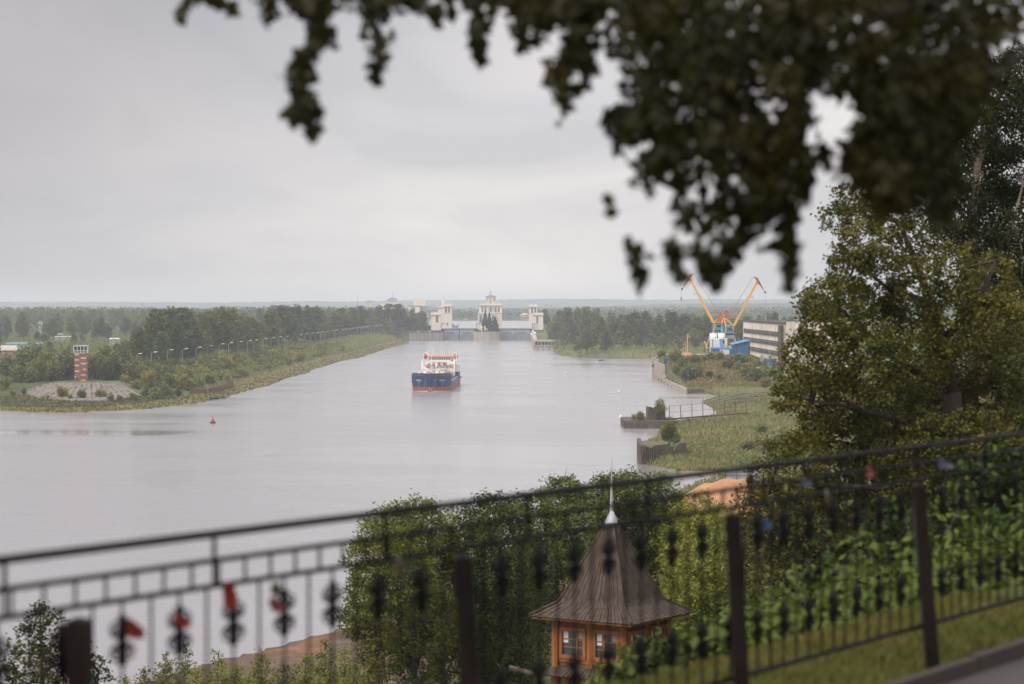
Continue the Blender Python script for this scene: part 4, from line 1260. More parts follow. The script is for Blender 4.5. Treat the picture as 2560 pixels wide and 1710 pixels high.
# ------------------------------------------------------------------ brick control tower on its paved mound
mt = [R3(440, 905, 931), R3(1110, 900, 941)]
def mpt(u, v, z): q = G(u, v, z); return (q.x, q.y, z)
top = [mpt(116, 959, 5.6), mpt(160, 957.5, 5.8), mpt(203, 957, 5.9), mpt(250, 957, 5.8), mpt(293, 957, 5.6)]
bot = [mpt(40, 987, 1.9), mpt(92, 999.5, 1.5), mpt(180, 1002.5, 1.4), mpt(275, 1001, 1.5), mpt(351, 988, 1.9)]
t = thing("paved_mound", "grey mound paved with fan laid concrete slabs under the brick tower", "mound", (0, 0, 0))
def lerp3(a, b, f): return tuple(a[i] + (b[i] - a[i]) * f for i in range(3))
def edge(lst, f):
    k = min(int(f * (len(lst) - 1)), len(lst) - 2); return lerp3(lst[k], lst[k + 1], f * (len(lst) - 1) - k)
m = MB(); NS = 19
for i in range(NS):
    for j in range(3):
        f0, f1 = (i + 0.03) / NS, (i + 0.97) / NS
        g0, g1 = j / 3 + 0.004, (j + 1) / 3 - 0.004
        jit = random.uniform(-0.05, 0.05)
        qd = []
        for g, f in ((g0, f0), (g0, f1), (g1, f1), (g1, f0)):
            a, b = edge(top, f), edge(bot, f)
            q = lerp3(a, b, g); bul = 0.35 * math.sin(math.pi * g)
            qd.append((q[0], q[1], q[2] + bul + jit))
        m.add(qd + [(x, y, z - 0.4) for x, y, z in qd], [(3, 2, 1, 0), (0, 1, 5, 4), (1, 2, 6, 5), (2, 3, 7, 6), (3, 0, 4, 7)])
m.build("slab", "slab_concrete", t)
wr = np.random.default_rng(12); wp = []
for i in range(420):
    k = wr.integers(1, NS); f = k / NS + wr.normal() * 0.002; g = wr.uniform(0.03, 0.97) if wr.uniform() < 0.7 else wr.choice([1 / 3, 2 / 3]) + wr.normal() * 0.01
    if wr.uniform() > 0.35 + 0.65 * math.sin(k * 1.7) ** 2: continue
    if g in (1 / 3, 2 / 3): f = wr.uniform()
    q = lerp3(edge(top, f), edge(bot, f), g); hh = wr.uniform(0.15, 0.55)
    for _ in range(9): wp.append((q[0] + wr.normal() * 0.28, q[1] + wr.normal() * 0.6, q[2] + 0.35 * math.sin(math.pi * g) + wr.uniform(0.05, hh)))
quads_object("weeds", leaves(np.array(wp), 0.34, wr, 0.5, 0.2), "grass_bank", t)["kind"] = "stuff"
core = MB()
tb = top + [(top[-1][0] + 4, top[-1][1] + 45, 5.6), (top[0][0] - 4, top[0][1] + 45, 5.6)]
bb = bot + [(bot[-1][0] + 6, bot[-1][1] + 40, 0.5), (bot[0][0] - 6, bot[0][1] + 40, 0.5)]
n = len(tb)
core.add([(x, y, z - 0.12) for x, y, z in tb] + [(x, y, z - 0.75) for x, y, z in bb] + [(x, y, -1) for x, y, z in bb],
         [tuple(range(n - 1, -1, -1))] + [((i + 1) % n, i, n + i, n + (i + 1) % n) for i in range(n)] + [(n + (i + 1) % n, n + i, 2 * n + i, 2 * n + (i + 1) % n) for i in range(n)])
core.build("earth_core", "turf", t)
TY = 962.0
a, b = R3(706, 885, TY), R3(820, 545, TY)
tw = b.x - a.x; z0 = 5.4; TH = R3(0, 617, TY).z - z0
t = thing("control_tower", "tall red brick tower with cream bands and a glazed cabin", "tower", (a.x, TY, z0), R(4))
MB().box(0, 0, -0.6, tw, tw, TH).build("brick_shaft", "brick", t)
def band(x0, x1, y0, y1):
    za, zb = R3(0, y1, TY).z - z0, R3(0, y0, TY).z - z0
    xa, xb = (x0 - 706) / 114 * tw, (x1 - 706) / 114 * tw
    MB().box(xa, -0.05, za, xb, 0.15, zb).build("cream_band", "cream_brick", t)
for y in (622, 673, 726, 780, 834): band(706.5, 749, y, y + 15)
for y in (656, 709): band(765, 815, y, y + 15)
for y in (763,): band(783, 810, y, y + 15)
band(765, 810, 816, 832); band(765, 808, 869, 884)
for k in range(5):
    zc = TH - 1.2 - k * 2.7
    MB().box(tw - 0.15, 0.8, zc - 0.35, tw + 0.05, 2.2, zc + 0.35).build("cream_band", "cream_brick", t)
text_part("МБ-9", 0.62, "text_red", t, ((787 - 706) / 114 * tw, -0.08, R3(0, 824, TY).z - z0), (R(90), 0, 0))
MB().box(0.6, -0.06, 0, 1.6, 0.1, 2.0).build("door", "rust", t)
zt = R3(0, 548, TY).z - z0
cab = MB()
o = 0.30
cab.add([(-0.1, -0.1, TH), (tw + 0.1, -0.1, TH), (tw + 0.1, tw + 0.1, TH), (-0.1, tw + 0.1, TH), (-o, -o, zt), (tw + o, -o, zt), (tw + o, tw + o, zt), (-o, tw + o, zt)],
        [(0, 3, 2, 1), (0, 1, 5, 4), (1, 2, 6, 5), (2, 3, 7, 6), (3, 0, 4, 7), (4, 5, 6, 7)])
cab.build("cabin_glazing", "glass", t)
fr = MB()
def cp(fx, fz, side, out=0.05):
    w0, w1 = -0.1 - (o - 0.1) * fz, tw + 0.1 + (o - 0.1) * fz
    z = TH + (zt - TH) * fz; q = w0 + (w1 - w0) * fx
    return {0: (q, w0 - out, z), 1: (w1 + out, q, z), 2: (q, w1 + out, z), 3: (w0 - out, q, z)}[side]
for sd in range(4):
    for k in range(5): fr.bar(cp(k / 4, 0, sd), cp(k / 4, 1, sd), 0.17)
    for fz in (0.02, 0.32, 0.98): fr.bar(cp(0, fz, sd, 0.06), cp(1, fz, sd, 0.06), 0.2)
fr.build("cabin_frame", "white_paint", t)
MB().box(-o - 0.12, -o - 0.12, zt, tw + o + 0.12, tw + o + 0.12, zt + 0.22).build("roof", "grey_metal", t)
m = MB(); m.cyl((tw * 0.7, tw / 2, zt + 0.3), (tw * 0.7, tw / 2, zt + 1.2), 0.06, 0.03, 6); m.build("aerial", "grey_metal", t)
# two dark wire cages beside the tower foot
for k, (x, lab) in enumerate(((678, "dark wire cage left of the brick tower foot"), (855, "dark wire cage right of the brick tower foot"))):
    q = R3(x, 880, 960)
    t = thing("wire_cage", lab, "cage", (q.x, 960, 5.5), group="wire cages by the brick tower")
    m = MB()
    for xx_ in np.linspace(-1.0, 1.0, 7): m.bar((xx_, 0, 0), (xx_, 0, 2.2), 0.07)
    m.build("mesh_panel", "gate_dark", t)
    m = MB()
    for zz_ in (0.05, 1.1, 2.2): m.bar((-1.05, 0.06, zz_), (1.05, 0.06, zz_), 0.08)
    m.build("frame", "gate_dark", t)

# ------------------------------------------------------------------ rusty pile wall along the left bank
t = thing("pile_wall", "long low rusty pile wall along the left bank", "wall", (0, 0, 0))
wl_pts = [R3(1800, 1002, 930), R3(1990, 978, 952), R3(2200, 930, 1015)] + [R4(x, y, Y) for x, y, Y in ((240, 975, 1080), (420, 922, 1155), (560, 885, 1205), (700, 848, 1270), (860, 805, 1355), (960, 778, 1420), (1080, 742, 1520), (1200, 700, 1660), (1300, 670, 1790), (1400, 645, 1920), (1500, 615, 2080))]
m = MB(); cnt = 0
path = []
for i in range(len(wl_pts) - 1):
    a, b = wl_pts[i], wl_pts[i + 1]
    n = max(2, int((b - a).length / 1.3))
    for k in range(n): path.append(a + (b - a) * (k / n))
for k, q in enumerate(path):
    g = max(0.6, hz(q.x + 1.0, q.y))
    if random.random() < 0.06: continue
    h = 1.9 + random.uniform(-0.25, 0.25) + 0.5 * math.sin(k * 0.03)
    m.bar((q.x, q.y, g - 0.6), (q.x + random.uniform(-0.12, 0.12), q.y, g + h), 0.42, 0.30)
m.build("pile", "rust", t)
m = MB()
for i in range(0, len(path) - 12, 12):
    a, b = path[i], path[i + 12]
    m.bar((a.x + 0.3, a.y - 0.2, hz(a.x + 1, a.y) + 1.5), (b.x + 0.3, b.y - 0.2, hz(b.x + 1, b.y) + 1.5), 0.3)
m.build("waling", "rust", t)
t = thing("pile_wall", "short stub of old pile wall at the water below the mound", "wall", (0, 0, 0))
m = MB(); a, b = R3(1480, 1050, 900), R3(1580, 1036, 915)
for f in np.linspace(0, 1, 14):
    q = a + (b - a) * f; m.bar((q.x, q.y, hz(q.x, q.y) - 0.3), (q.x, q.y, hz(q.x, q.y) + 1.1 + random.uniform(-0.2, 0.2)), 0.35)
m.build("pile", "rust", t)

# ------------------------------------------------------------------ street lamps on the left embankment
lp = [(1155, 665, 3, False), (1320, 615, 3, True), (1460, 600, 3, True), (1610, 580, 3, True), (1750, 570, 3, True), (1880, 555, 3, True)] + \
     [(x, y, 4, x != 912) for x, y in ((100, 560), (212, 542), (302, 530), (392, 520), (483, 510), (550, 503), (636, 490), (712, 483), (782, 472), (850, 467), (912, 475), (980, 453),
      (1040, 444), (1095, 437), (1148, 432), (1196, 425), (1240, 423), (1284, 413), (1320, 410), (1342, 408), (1390, 403), (1422, 399), (1457, 396), (1492, 390), (1520, 387), (1552, 384), (1582, 380), (1602, 377), (1626, 374), (1658, 371), (1690, 369), (1722, 366), (1765, 362), (1803, 360))]
lamp0 = thing("street_lamp", "grey street lamp with white head in the long row along the left embankment", "street lamp", group="street lamps along the left embankment")
MB().cyl((0, 0, 0), (0, 0, 10.2), 0.16, 0.11, 8).build("pole", "lamp_grey", lamp0)
MB().tube([(0, 0, 10.1), (0.25, 0, 10.5), (0.8, 0, 10.7), (1.3, 0, 10.72)], 0.09, 0.07, 6).build("arm", "lamp_grey", lamp0)
MB().add([(1.1, -0.28, 10.62), (2.6, -0.28, 10.72), (2.6, 0.28, 10.72), (1.1, 0.28, 10.62), (1.1, -0.2, 10.85), (2.6, -0.22, 10.98), (2.6, 0.22, 10.98), (1.1, 0.2, 10.85)],
         [(0, 3, 2, 1), (4, 5, 6, 7), (0, 1, 5, 4), (1, 2, 6, 5), (2, 3, 7, 6), (3, 0, 4, 7)]).build("lamp_head", "white_paint", lamp0)
pole0 = None
LAMPS = []
first = True
for (x, y, rg, head) in lp:
    u, v = (x * 0.26406, 720 + y * 0.26406) if rg == 3 else (500 + x * 0.25554, 720 + y * 0.25554)
    if not head and y == 665:
        v -= 12
    elif not head: v = 836
    Y = (CAMZ - 16.2) * F / (v - HOR)
    q = P(u, v, Y)
    LAMPS.append((q.x, Y))
    if head:
        s = (q.z - 5.2) / 10.8
        rz = random.uniform(-0.5, 0.35)
        if first: lamp0.location = (q.x - 1.2, Y, 5.2); lamp0.rotation_euler = (0, 0, rz); first = False
        else: dup(lamp0, (q.x - 1.2, Y, 5.2), rz)
    else:
        t = thing("lamp_pole", ["bare grey pole without lamp head nearest the brick tower", "bare grey pole without lamp head midway along the lamp row"][0 if rg == 3 else 1], "pole", (q.x, Y, 5.0))
        MB().cyl((0, 0, 0), (0, 0, 9.0), 0.2, 0.14, 8).build("shaft", "lamp_grey", t)
        MB().lathe([(0.2, 9.0), (0.2, 9.12), (0.05, 9.2)], n=8).build("cap", "lamp_grey", t)

# ------------------------------------------------------------------ houses in the gardens behind the left bank
def house(RR, x0, x1, ytop, ybot, Y, wall, roof, lab, rise=1.6, depth=7, win=2):
    a, b = RR(x0, ytop, Y), RR(x1, ybot, Y)
    t = thing("garden_house", lab, "house", ((a.x + b.x) / 2, Y, b.z - 3), group="garden houses behind the left bank")
    hw = (b.x - a.x) / 2; H = max(2.0, a.z - b.z + 3 - rise)
    MB().box(-hw, 0, 0, hw, depth, H).build("wall", wall, t)
    MB().xprism([(-0.5, H), (depth + 0.5, H), (depth + 0.5, H + 0.15), (depth * 0.5, H + rise), (-0.5, H + 0.15)], -hw - 0.4, hw + 0.4).build("roof", roof, t)
    for k in range(win):
        xc = -hw + 2 * hw * (k + 0.5) / win
        window(t, xc - 0.5, xc + 0.5, H - 1.9, H - 0.6, 0, 2, 2, 0.08)
    return t
house(R3, 60, 250, 512, 552, 1500, "house_white", "house_teal", "teal roofed garden house farthest left above the pink one")
house(R3, 0, 145, 543, 575, 1420, "house_tan", "house_white", "pale roofed low house at the left edge of the gardens")
house(R3, 10, 180, 565, 610, 1330, "house_pink", "house_tan", "pinkish garden house with tan roof at the left edge")
house(R3, 105, 200, 625, 672, 1200, "house_pink", "rust", "small brown shed below the pinkish garden house", 0.8, 5, 1)
house(R3, 520, 700, 455, 472, 1900, "house_white", "house_white", "long white low house among the dark garden trees", 0.7)
house(R3, 515, 590, 428, 446, 2100, "house_teal", "house_teal", "greenish roof peeping out beyond the long white house", 1.5)
house(R3, 1038, 1120, 474, 505, 1750, "house_white", "white_paint", "small white house right of the long white one", 0.8)
house(R3, 345, 405, 514, 530, 1600, "house_teal", "house_teal", "tiny teal roof in the bushes right of the teal house", 1.2, 5, 1)
house(R3, 1310, 1340, 440, 462, 1900, "house_white", "white_paint", "tiny white shed among trees left of the tall willows", 0.6, 4, 1)
q = R3(380, 395, 2300)
t = thing("chapel", "small white open bell cot standing out of the dark woods", "chapel", (q.x, 2300, q.z - 4))
MB().box(-1.2, 0, 0, 1.2, 2.4, 6.0).build("wall", "house_white", t)
m = MB()
for s in (-1, 1): m.bar((s * 2.2, 1.2, 10.0), (s * 0.1, 1.2, 12.2), 0.4); m.bar((s * 1.0, 1.2, 6.0), (s * 0.8, 1.2, 11), 0.4)
m.bar((-2.2, 1.2, 10.1), (2.2, 1.2, 10.1), 0.3); m.build("bell_frame", "white_paint", t)
# ------------------------------------------------------------------ right bank: quay, plant, cranes, works building
def jag(m, x0, y0, x1, y1, z0, ztops, th, side=1):
    """a broken topped wall from (x0,y0) to (x1,y1)"""
    n = len(ztops) - 1
    d = Vector((x1 - x0, y1 - y0, 0)); nrm = Vector((-d.y, d.x, 0)).normalized() * th * side
    vs = []
    for i, zt in enumerate(ztops):
        q = Vector((x0, y0, 0)) + d * (i / n)
        for off in (Vector((0, 0, 0)), nrm):
            vs += [(q.x + off.x, q.y + off.y, z0), (q.x + off.x, q.y + off.y, zt)]
    fs = []
    for i in range(n):
        a, b = i * 4, (i + 1) * 4
        fs += [(a, b, b + 1, a + 1), (a + 2, a + 3, b + 3, b + 2), (a + 1, b + 1, b + 3, a + 3)]
    fs += [(0, 1, 3, 2), (n * 4, n * 4 + 2, n * 4 + 3, n * 4 + 1)]
    return m.add(vs, fs)

t = thing("quay_wall", "tall pale concrete quay wall stepping down to a low end", "wall", (0, 0, 0))
XQ = 69.6
ys = np.linspace(1120, 1192, 10)
for k in range(9):
    y0, y1 = ys[k] + 0.12, ys[k + 1] - 0.12
    MB().box(XQ + 0.3 * (k % 2) * 0.3, y0, -2, XQ + 1.3, y1, 7.9 + 0.25 * random.random()).build("wall_panel", "quay_concrete", t)
ys = np.linspace(973.3, 1119.6, 11)
for k in range(10):
    y0, y1 = ys[k] + 0.2, ys[k + 1] - 0.25
    h = 1.9 + (4.4 if k > 8 else 0) * 0.4 + 0.25 * random.random()
    MB().box(XQ - 0.1 + 0.12 * (k % 2), y0, -2, XQ + 1.0, y1, h).build("wall_panel", "quay_concrete", t)
e = G(1761, 985)
MB().box(XQ + 1.02, 972.7, -2, e.x, 973.7, 1.95).build("end_wall", "old_concrete", t)
MB().box(XQ - 0.4, 1191, -1, XQ + 1.6, 1193, 10.2).build("corner_block", "concrete", t)
MB().prism([(XQ + 1.4, 1193.2), (XQ + 1.4, 1196), (262, 1214), (262, 1211)], -2, 7.9).build("far_wall", "quay_concrete", t)
t = thing("lamp_pole", "thin pale pole standing on the quay corner", "pole", (XQ + 16, 1192, 8))
MB().cyl((0, 0, 0), (0, 0, R2(440, 815, 1192).z - 8), 0.2, 0.13, 8).build("shaft", "concrete", t)
MB().cbox(0, 0, 0, 0.7, 0.7, 0.5).build("foot", "concrete", t)

def fence_panel(pts, z0, h, lab, m_="shed_blue"):
    t = thing("sheet_fence", lab, "fence", (0, 0, 0), group="blue sheet fences of the yard")
    for (a, b) in zip(pts[:-1], pts[1:]):
        a, b = Vector((*a, 0)), Vector((*b, 0)); n = max(1, int((b - a).length / 3))
        for k in range(n):
            p, q = a + (b - a) * (k / n), a + (b - a) * ((k + 0.985) / n)
            zz_ = z0
            m = MB(); d = (q - p).normalized(); w = Vector((-d.y, d.x, 0)) * 0.06
            m.add([(p + w)[:2] + (zz_,), (q + w)[:2] + (zz_,), (q - w)[:2] + (zz_,), (p - w)[:2] + (zz_,), (p + w)[:2] + (zz_ + h,), (q + w)[:2] + (zz_ + h,), (q - w)[:2] + (zz_ + h,), (p - w)[:2] + (zz_ + h,)],
                  [(0, 3, 2, 1), (4, 5, 6, 7), (0, 1, 5, 4), (1, 2, 6, 5), (2, 3, 7, 6), (3, 0, 4, 7)])
            m.build("sheet", m_, t)
q0, q1, q2 = R2(466, 1015, 1128), R2(1010, 1020, 1140), R2(1480, 1045, 1120)
fence_panel([(q0.x, 1128), (q1.x, 1140), (q2.x, 1120)], 5.9, R2(0, 1012, 1128).z - 5.9, "long bright blue sheet fence in front of the concrete plant")
q0, q1 = R2(1575, 1030, 1060), R2(1745, 1030, 1052)
fence_panel([(q0.x, 1060), (q1.x, 1052)], 5.0, R2(0, 1030, 1060).z - 5.0, "short blue sheet fence below the long works building")
q = R2(1650, 980, 1050)
t = thing("concrete_post", "tall pale concrete posts of the yard gate", "post", (q.x, 1050, 4))
for dx in (-2.2, 2.2): MB().box(dx * 0.55 - 0.65, -0.3, 0, dx * 0.55 + 0.65, 0.3, R2(0, 975 if dx < 0 else 1060, 1050).z - 4).build("post", "concrete", t)
q = R2(1567, 1118, 1035)
t = thing("container", "low white box lying in the bushes below the blue fence", "container", (q.x, 1035, hz(q.x, 1035)))
MB().box(-1.6, 0, 0, 1.6, 2.0, R2(0, 1117, 1035).z - hz(q.x, 1035)).build("box_body", "white_paint", t)
MB().box(-1.75, -0.08, 0.2, -1.62, 2.1, 1.9).build("corner_frame", "grey_metal", t)

# concrete batching plant
GZ = 8.2
def YC(x, Y): return RC(x, 0, Y).x
def ZC(y, Y): return RC(0, y, Y).z
Y0 = 1215.0
for k, (xa, xb, lab) in enumerate(((404, 612, "left white cement silo of the blue and white plant"), (634, 840, "right white cement silo of the blue and white plant"))):
    a, b = YC(xa, Y0), YC(xb, Y0); r = (b - a) / 2
    t = thing("silo", lab, "silo", ((a + b) / 2, Y0 + 4, GZ - 1), group="cement silos")
    zt = ZC(598, Y0) - GZ + 1
    MB().cyl((0, 0, 3), (0, 0, zt), r, r, 24).build("barrel", "white_paint", t, True)
    m = MB()
    for q in (0.35, 0.6, 0.85): m.cyl((0, 0, zt * q), (0, 0, zt * q + 0.15), r + 0.05, r + 0.05, 24)
    m.build("hoop", "grey_metal", t)
    m = MB()
    for a_ in np.linspace(0, 2 * math.pi, 13)[:-1]: m.bar((r * 0.95 * math.cos(a_), r * 0.95 * math.sin(a_), zt), (r * 0.95 * math.cos(a_), r * 0.95 * math.sin(a_), zt + 1.0), 0.06)
    m.build("railing", "grey_metal", t)
    m = MB(); m.cyl((0.1, 0, zt), (0.1, 0, zt + 1.7), 0.42, 0.42, 10); m.lathe([(0.6, zt + 1.7), (0.3, zt + 2.0), (0.02, zt + 2.05)], (0.1, 0, 0), 10); m.build("filter", "concrete", t)
    for a_ in (0.8, 2.4, 3.9, 5.5): MB().bar((r * 0.8 * math.cos(a_), r * 0.8 * math.sin(a_), 0), (r * 0.8 * math.cos(a_), r * 0.8 * math.sin(a_), 3.2), 0.3).build("leg", "grey_metal", t)
Y1 = 1208.0
a, b = YC(402, Y1), YC(888, Y1)
t = thing("batch_plant", "white plant house with slanting blue chute below the silos", "plant house", ((a + b) / 2, Y1, GZ - 1))
hw = (b - a) / 2; cx0 = (a + b) / 2
Hh = ZC(742, Y1) - GZ + 1
MB().box(-hw, -1.5, 0, hw, 1.5, Hh).build("wall", "white_paint", t)
for x in (455, 870): MB().box(YC(x, Y1) - cx0 - 0.2, -1.75, 0, YC(x, Y1) - cx0 + 0.2, -1.503, Hh - 0.3).build("pillar", "grey_metal", t)
p0, p1 = RC(678, 745, Y1), RC(705, 1000, Y1)
m = MB(); m.bar((p0.x - cx0, -2.1, p0.z - GZ + 1), (p1.x - cx0, -2.3, p1.z - GZ + 1), 1.1, 1.5); m.build("chute", "shed_light_blue", t)
MB().box(YC(744, Y1) - cx0, -1.62, ZC(875, Y1) - GZ + 1, YC(792, Y1) - cx0, -1.502, ZC(756, Y1) - GZ + 1).build("blue_door", "shed_blue", t)
Y2 = 1198.0
a, b = YC(428, Y2), YC(915, Y2)
t = thing("canopy_shed", "open blue shed with light blue fascia under the plant house", "shed", ((a + b) / 2, Y2, GZ - 1))
cx0 = (a + b) / 2; hw = (b - a) / 2
zf0, zf1 = ZC(1030, Y2) - GZ + 1, ZC(990, Y2) - GZ + 1
MB().box(-hw, -0.3, zf0, hw, 5, zf1).build("fascia", "shed_light_blue", t)
MB().box(-hw + 0.1, 0, 0, YC(652, Y2) - cx0, 4.8, zf0).build("wall", "shed_blue", t)
for x in (668, 706): MB().box(YC(x, Y2) - cx0 - 0.2, 0, 0, YC(x, Y2) - cx0 + 0.2, 0.4, zf0).build("post", "grey_metal", t)
a, b = YC(722, 1192), YC(924, 1192)
t = thing("container", "upright white container in front of the blue canopy shed", "container", ((a + b) / 2, 1190, GZ - 2))
zt = ZC(1050, 1192) - GZ + 2
MB().box(-(b - a) / 2, 0, 0, (b - a) / 2, 2.4, zt).build("box_body", "white_paint", t)
m = MB(); m.box(-(b - a) / 2 - 0.04, -0.06, zt * 0.52, (b - a) / 2 + 0.04, -0.003, zt * 0.53 + 0.05); m.build("seam", "grey_metal", t)
MB().box(-(b - a) / 2 - 0.1, -0.1, zt, (b - a) / 2 + 0.1, 2.5, zt + 0.12).build("lid", "grey_metal", t)
a, b = YC(930, 1196), YC(1034, 1196)
t = thing("hopper", "pale steel hopper between the plant house and the big blue shed", "hopper", ((a + b) / 2, 1196, GZ))
zt, zb = ZC(945, 1196) - GZ, ZC(1050, 1196) - GZ
hw = (b - a) / 2
MB().add([(-hw * 0.4, 0.3, zb), (hw * 0.4, 0.3, zb), (hw * 0.4, 1.3, zb), (-hw * 0.4, 1.3, zb), (-hw, 0, zb + 1), (hw, 0, zb + 1), (hw, 1.8, zb + 1), (-hw, 1.8, zb + 1), (-hw, 0, zt), (hw, 0, zt), (hw, 1.8, zt), (-hw, 1.8, zt)],
         [(0, 3, 2, 1), (0, 1, 5, 4), (1, 2, 6, 5), (2, 3, 7, 6), (3, 0, 4, 7), (4, 5, 9, 8), (5, 6, 10, 9), (6, 7, 11, 10), (7, 4, 8, 11), (8, 9, 10, 11)]).build("funnel", "white_paint", t)
for x in (-hw + 0.15, hw - 0.15): MB().bar((x, 0.9, 0), (x, 0.9, zb + 1), 0.25).build("leg", "grey_metal", t)
# conveyor ramp left of the silos
t = thing("conveyor", "thin grey conveyor ramp climbing to the left silo top", "conveyor", (YC(330, 1222), 1222, GZ))
p0, p1 = RC(265, 860, 1222), RC(405, 620, 1222)
m = MB(); m.bar((p0.x - YC(330, 1222), 0, p0.z - GZ - 3), (p1.x - YC(330, 1222), 0, p1.z - GZ), 0.9); m.build("belt_frame", "grey_metal", t)
MB().bar((0.3, 0, 0), (0.3, 0, 7.5), 0.5).build("leg", "rust", t)
# big blue shed
t = thing("lean_to_shed", "big blue metal shed with light slanting roof by the works building", "shed", (0, 0, 0))
Y3 = 1180.0
xa, xb, xc = YC(1035, Y3), YC(1105, Y3 - 6), YC(1535, Y3 - 6)
zl, zr = ZC(905, Y3 - 6), ZC(808, Y3 - 6)
MB().yprism([(xb, GZ - 2), (xc, GZ - 2), (xc, zr - 0.4), (xb, zl - 0.4)], Y3 - 6, Y3 + 14).build("wall", "shed_blue", t)
MB().box(xa, Y3 - 1, GZ - 2, xb - 0.02, Y3 + 10, zl - 0.8).build("side_wall", "shed_blue", t)
m = MB(); m.yprism([(xa - 0.4, zl - 0.2), (xb, zl + 0.05), (xc + 0.3, zr + 0.05), (xc + 0.3, zr + 0.6), (xb, zl + 0.5), (xa - 0.4, zl + 0.15)], Y3 - 6.6, Y3 + 14.5); m.build("roof", "shed_light_blue", t)
for x in (YC(1122, Y3 - 6), YC(1478, Y3 - 6)): MB().box(x - 0.25, Y3 - 6.3, GZ - 2, x + 0.25, Y3 - 6.01, ZC(960, Y3)).build("rusty_post", "rust", t)
MB().box(YC(945, Y3), Y3 + 0.0, GZ - 2, YC(1090, Y3), Y3 + 0.3, ZC(1045, Y3)).build("door", "shed_blue", t)
t = thing("low_wall", "low cream block wall under the big blue shed", "wall", (YC(1018, 1176), 1168, GZ - 2.2))
MB().box(-1.6, 0, 0, 1.6, 0.5, ZC(1280, 1170) - GZ + 2.2).build("wall_face", "concrete", t)
MB().box(-1.7, -0.05, ZC(1280, 1170) - GZ + 2.2, 1.7, 0.55, ZC(1280, 1170) - GZ + 2.35).build("coping", "panel_wall", t)
# excavator at the heap
t = thing("excavator", "yellow excavator with raised rusty arm left of the plant", "excavator", (RC(290, 0, 1205).x, 1205, GZ))
ex = lambda x, y: ((RC(x, 0, 1205).x - RC(290, 0, 1205).x), 0, RC(0, y, 1205).z - GZ)
m = MB(); m.bar(ex(325, 1020), ex(232, 815), 0.75); m.build("boom", "crane_yellow", t)
m = MB(); m.bar((ex(230, 820)[0], 0.05, ex(230, 820)[2]), ex(238, 1080), 0.6); m.build("arm", "rust", t)
m = MB(); m.box(-0.9, -1.2, 0.9, 1.6, 1.2, 2.3); m.box(-0.3, -0.6, 2.3, 0.9, 0.6, 3.3); m.build("cab", "crane_yellow", t)
for s in (-1, 1): MB().xprism([(-0.3 + s * 0.9, 0.0), (0.3 + s * 0.9, 0.0), (0.3 + s * 0.9, 0.85), (-0.3 + s * 0.9, 0.85)], -1.6, 1.6).build("track", "gate_dark", t)
m = MB(); q = ex(238, 1080); m.yprism([(q[0] - 0.7, q[2] - 0.9), (q[0] + 0.6, q[2] - 0.9), (q[0] + 0.4, q[2] + 0.1), (q[0] - 0.4, q[2] + 0.1)], -0.6, 0.6); m.build("bucket", "rust", t)
# low long white parapet / barge along the quay and small heaps
a, b = R2(500, 962, 1188), R2(1000, 965, 1188)
t = thing("quay_parapet", "long low white concrete barrier on the quay edge", "barrier", (a.x, 1188, GZ - 0.3))
zt = R2(0, 962, 1188).z - GZ + 0.3
MB().box(0, 0, zt - 1.4, b.x - a.x, 0.8, zt).build("beam", "white_paint", t)
for k in range(6): MB().box(1 + k * (b.x - a.x - 2) / 5, 0.1, 0, 1.6 + k * (b.x - a.x - 2) / 5, 0.7, zt - 1.4).build("support", "concrete", t)
q = R2(735, 940, 1200)
t = thing("service_boat", "small blue and white boat moored beyond the quay", "boat", (q.x, 1228, 6))
MB().yprism([(-7.5, 0.2), (6.5, 0.2), (7.8, 2.2), (-7.8, 2.2)], 0, 3.2).build("hull", "shed_light_blue", t)
MB().box(-5, 0.6, 2.2, 4, 2.6, 3.7).build("cabin", "white_paint", t)
m = MB(); m.cyl((0.5, 1.5, 3.7), (0.5, 1.5, R2(0, 838, 1228).z - 6), 0.14, 0.08, 6); m.bar((-2, 1.5, 9.5), (1.5, 1.5, 9.5), 0.1); m.build("mast", "grey_metal", t)
m = MB(); m.bar((2.4, 1.5, 3.7), (2.6, 1.5, 14.6), 0.4); m.bar((2.6, 1.5, 14.6), (4.0, 1.5, 13), 0.25); m.build("deck_crane", "crane_yellow", t)
q = R2(605, 870, 1300)
t = thing("marker_mast", "thin rusty marker mast with red board behind the quay", "mast", (q.x, 1300, 2))
MB().cyl((0, 0, 0), (0, 0, R2(0, 838, 1300).z - 2), 0.2, 0.12, 6).build("pole", "rust", t)
MB().box(-0.6, -0.1, R2(0, 862, 1300).z - 2, 0.6, 0.1, R2(0, 840, 1300).z - 2).build("board", "crane_red", t)
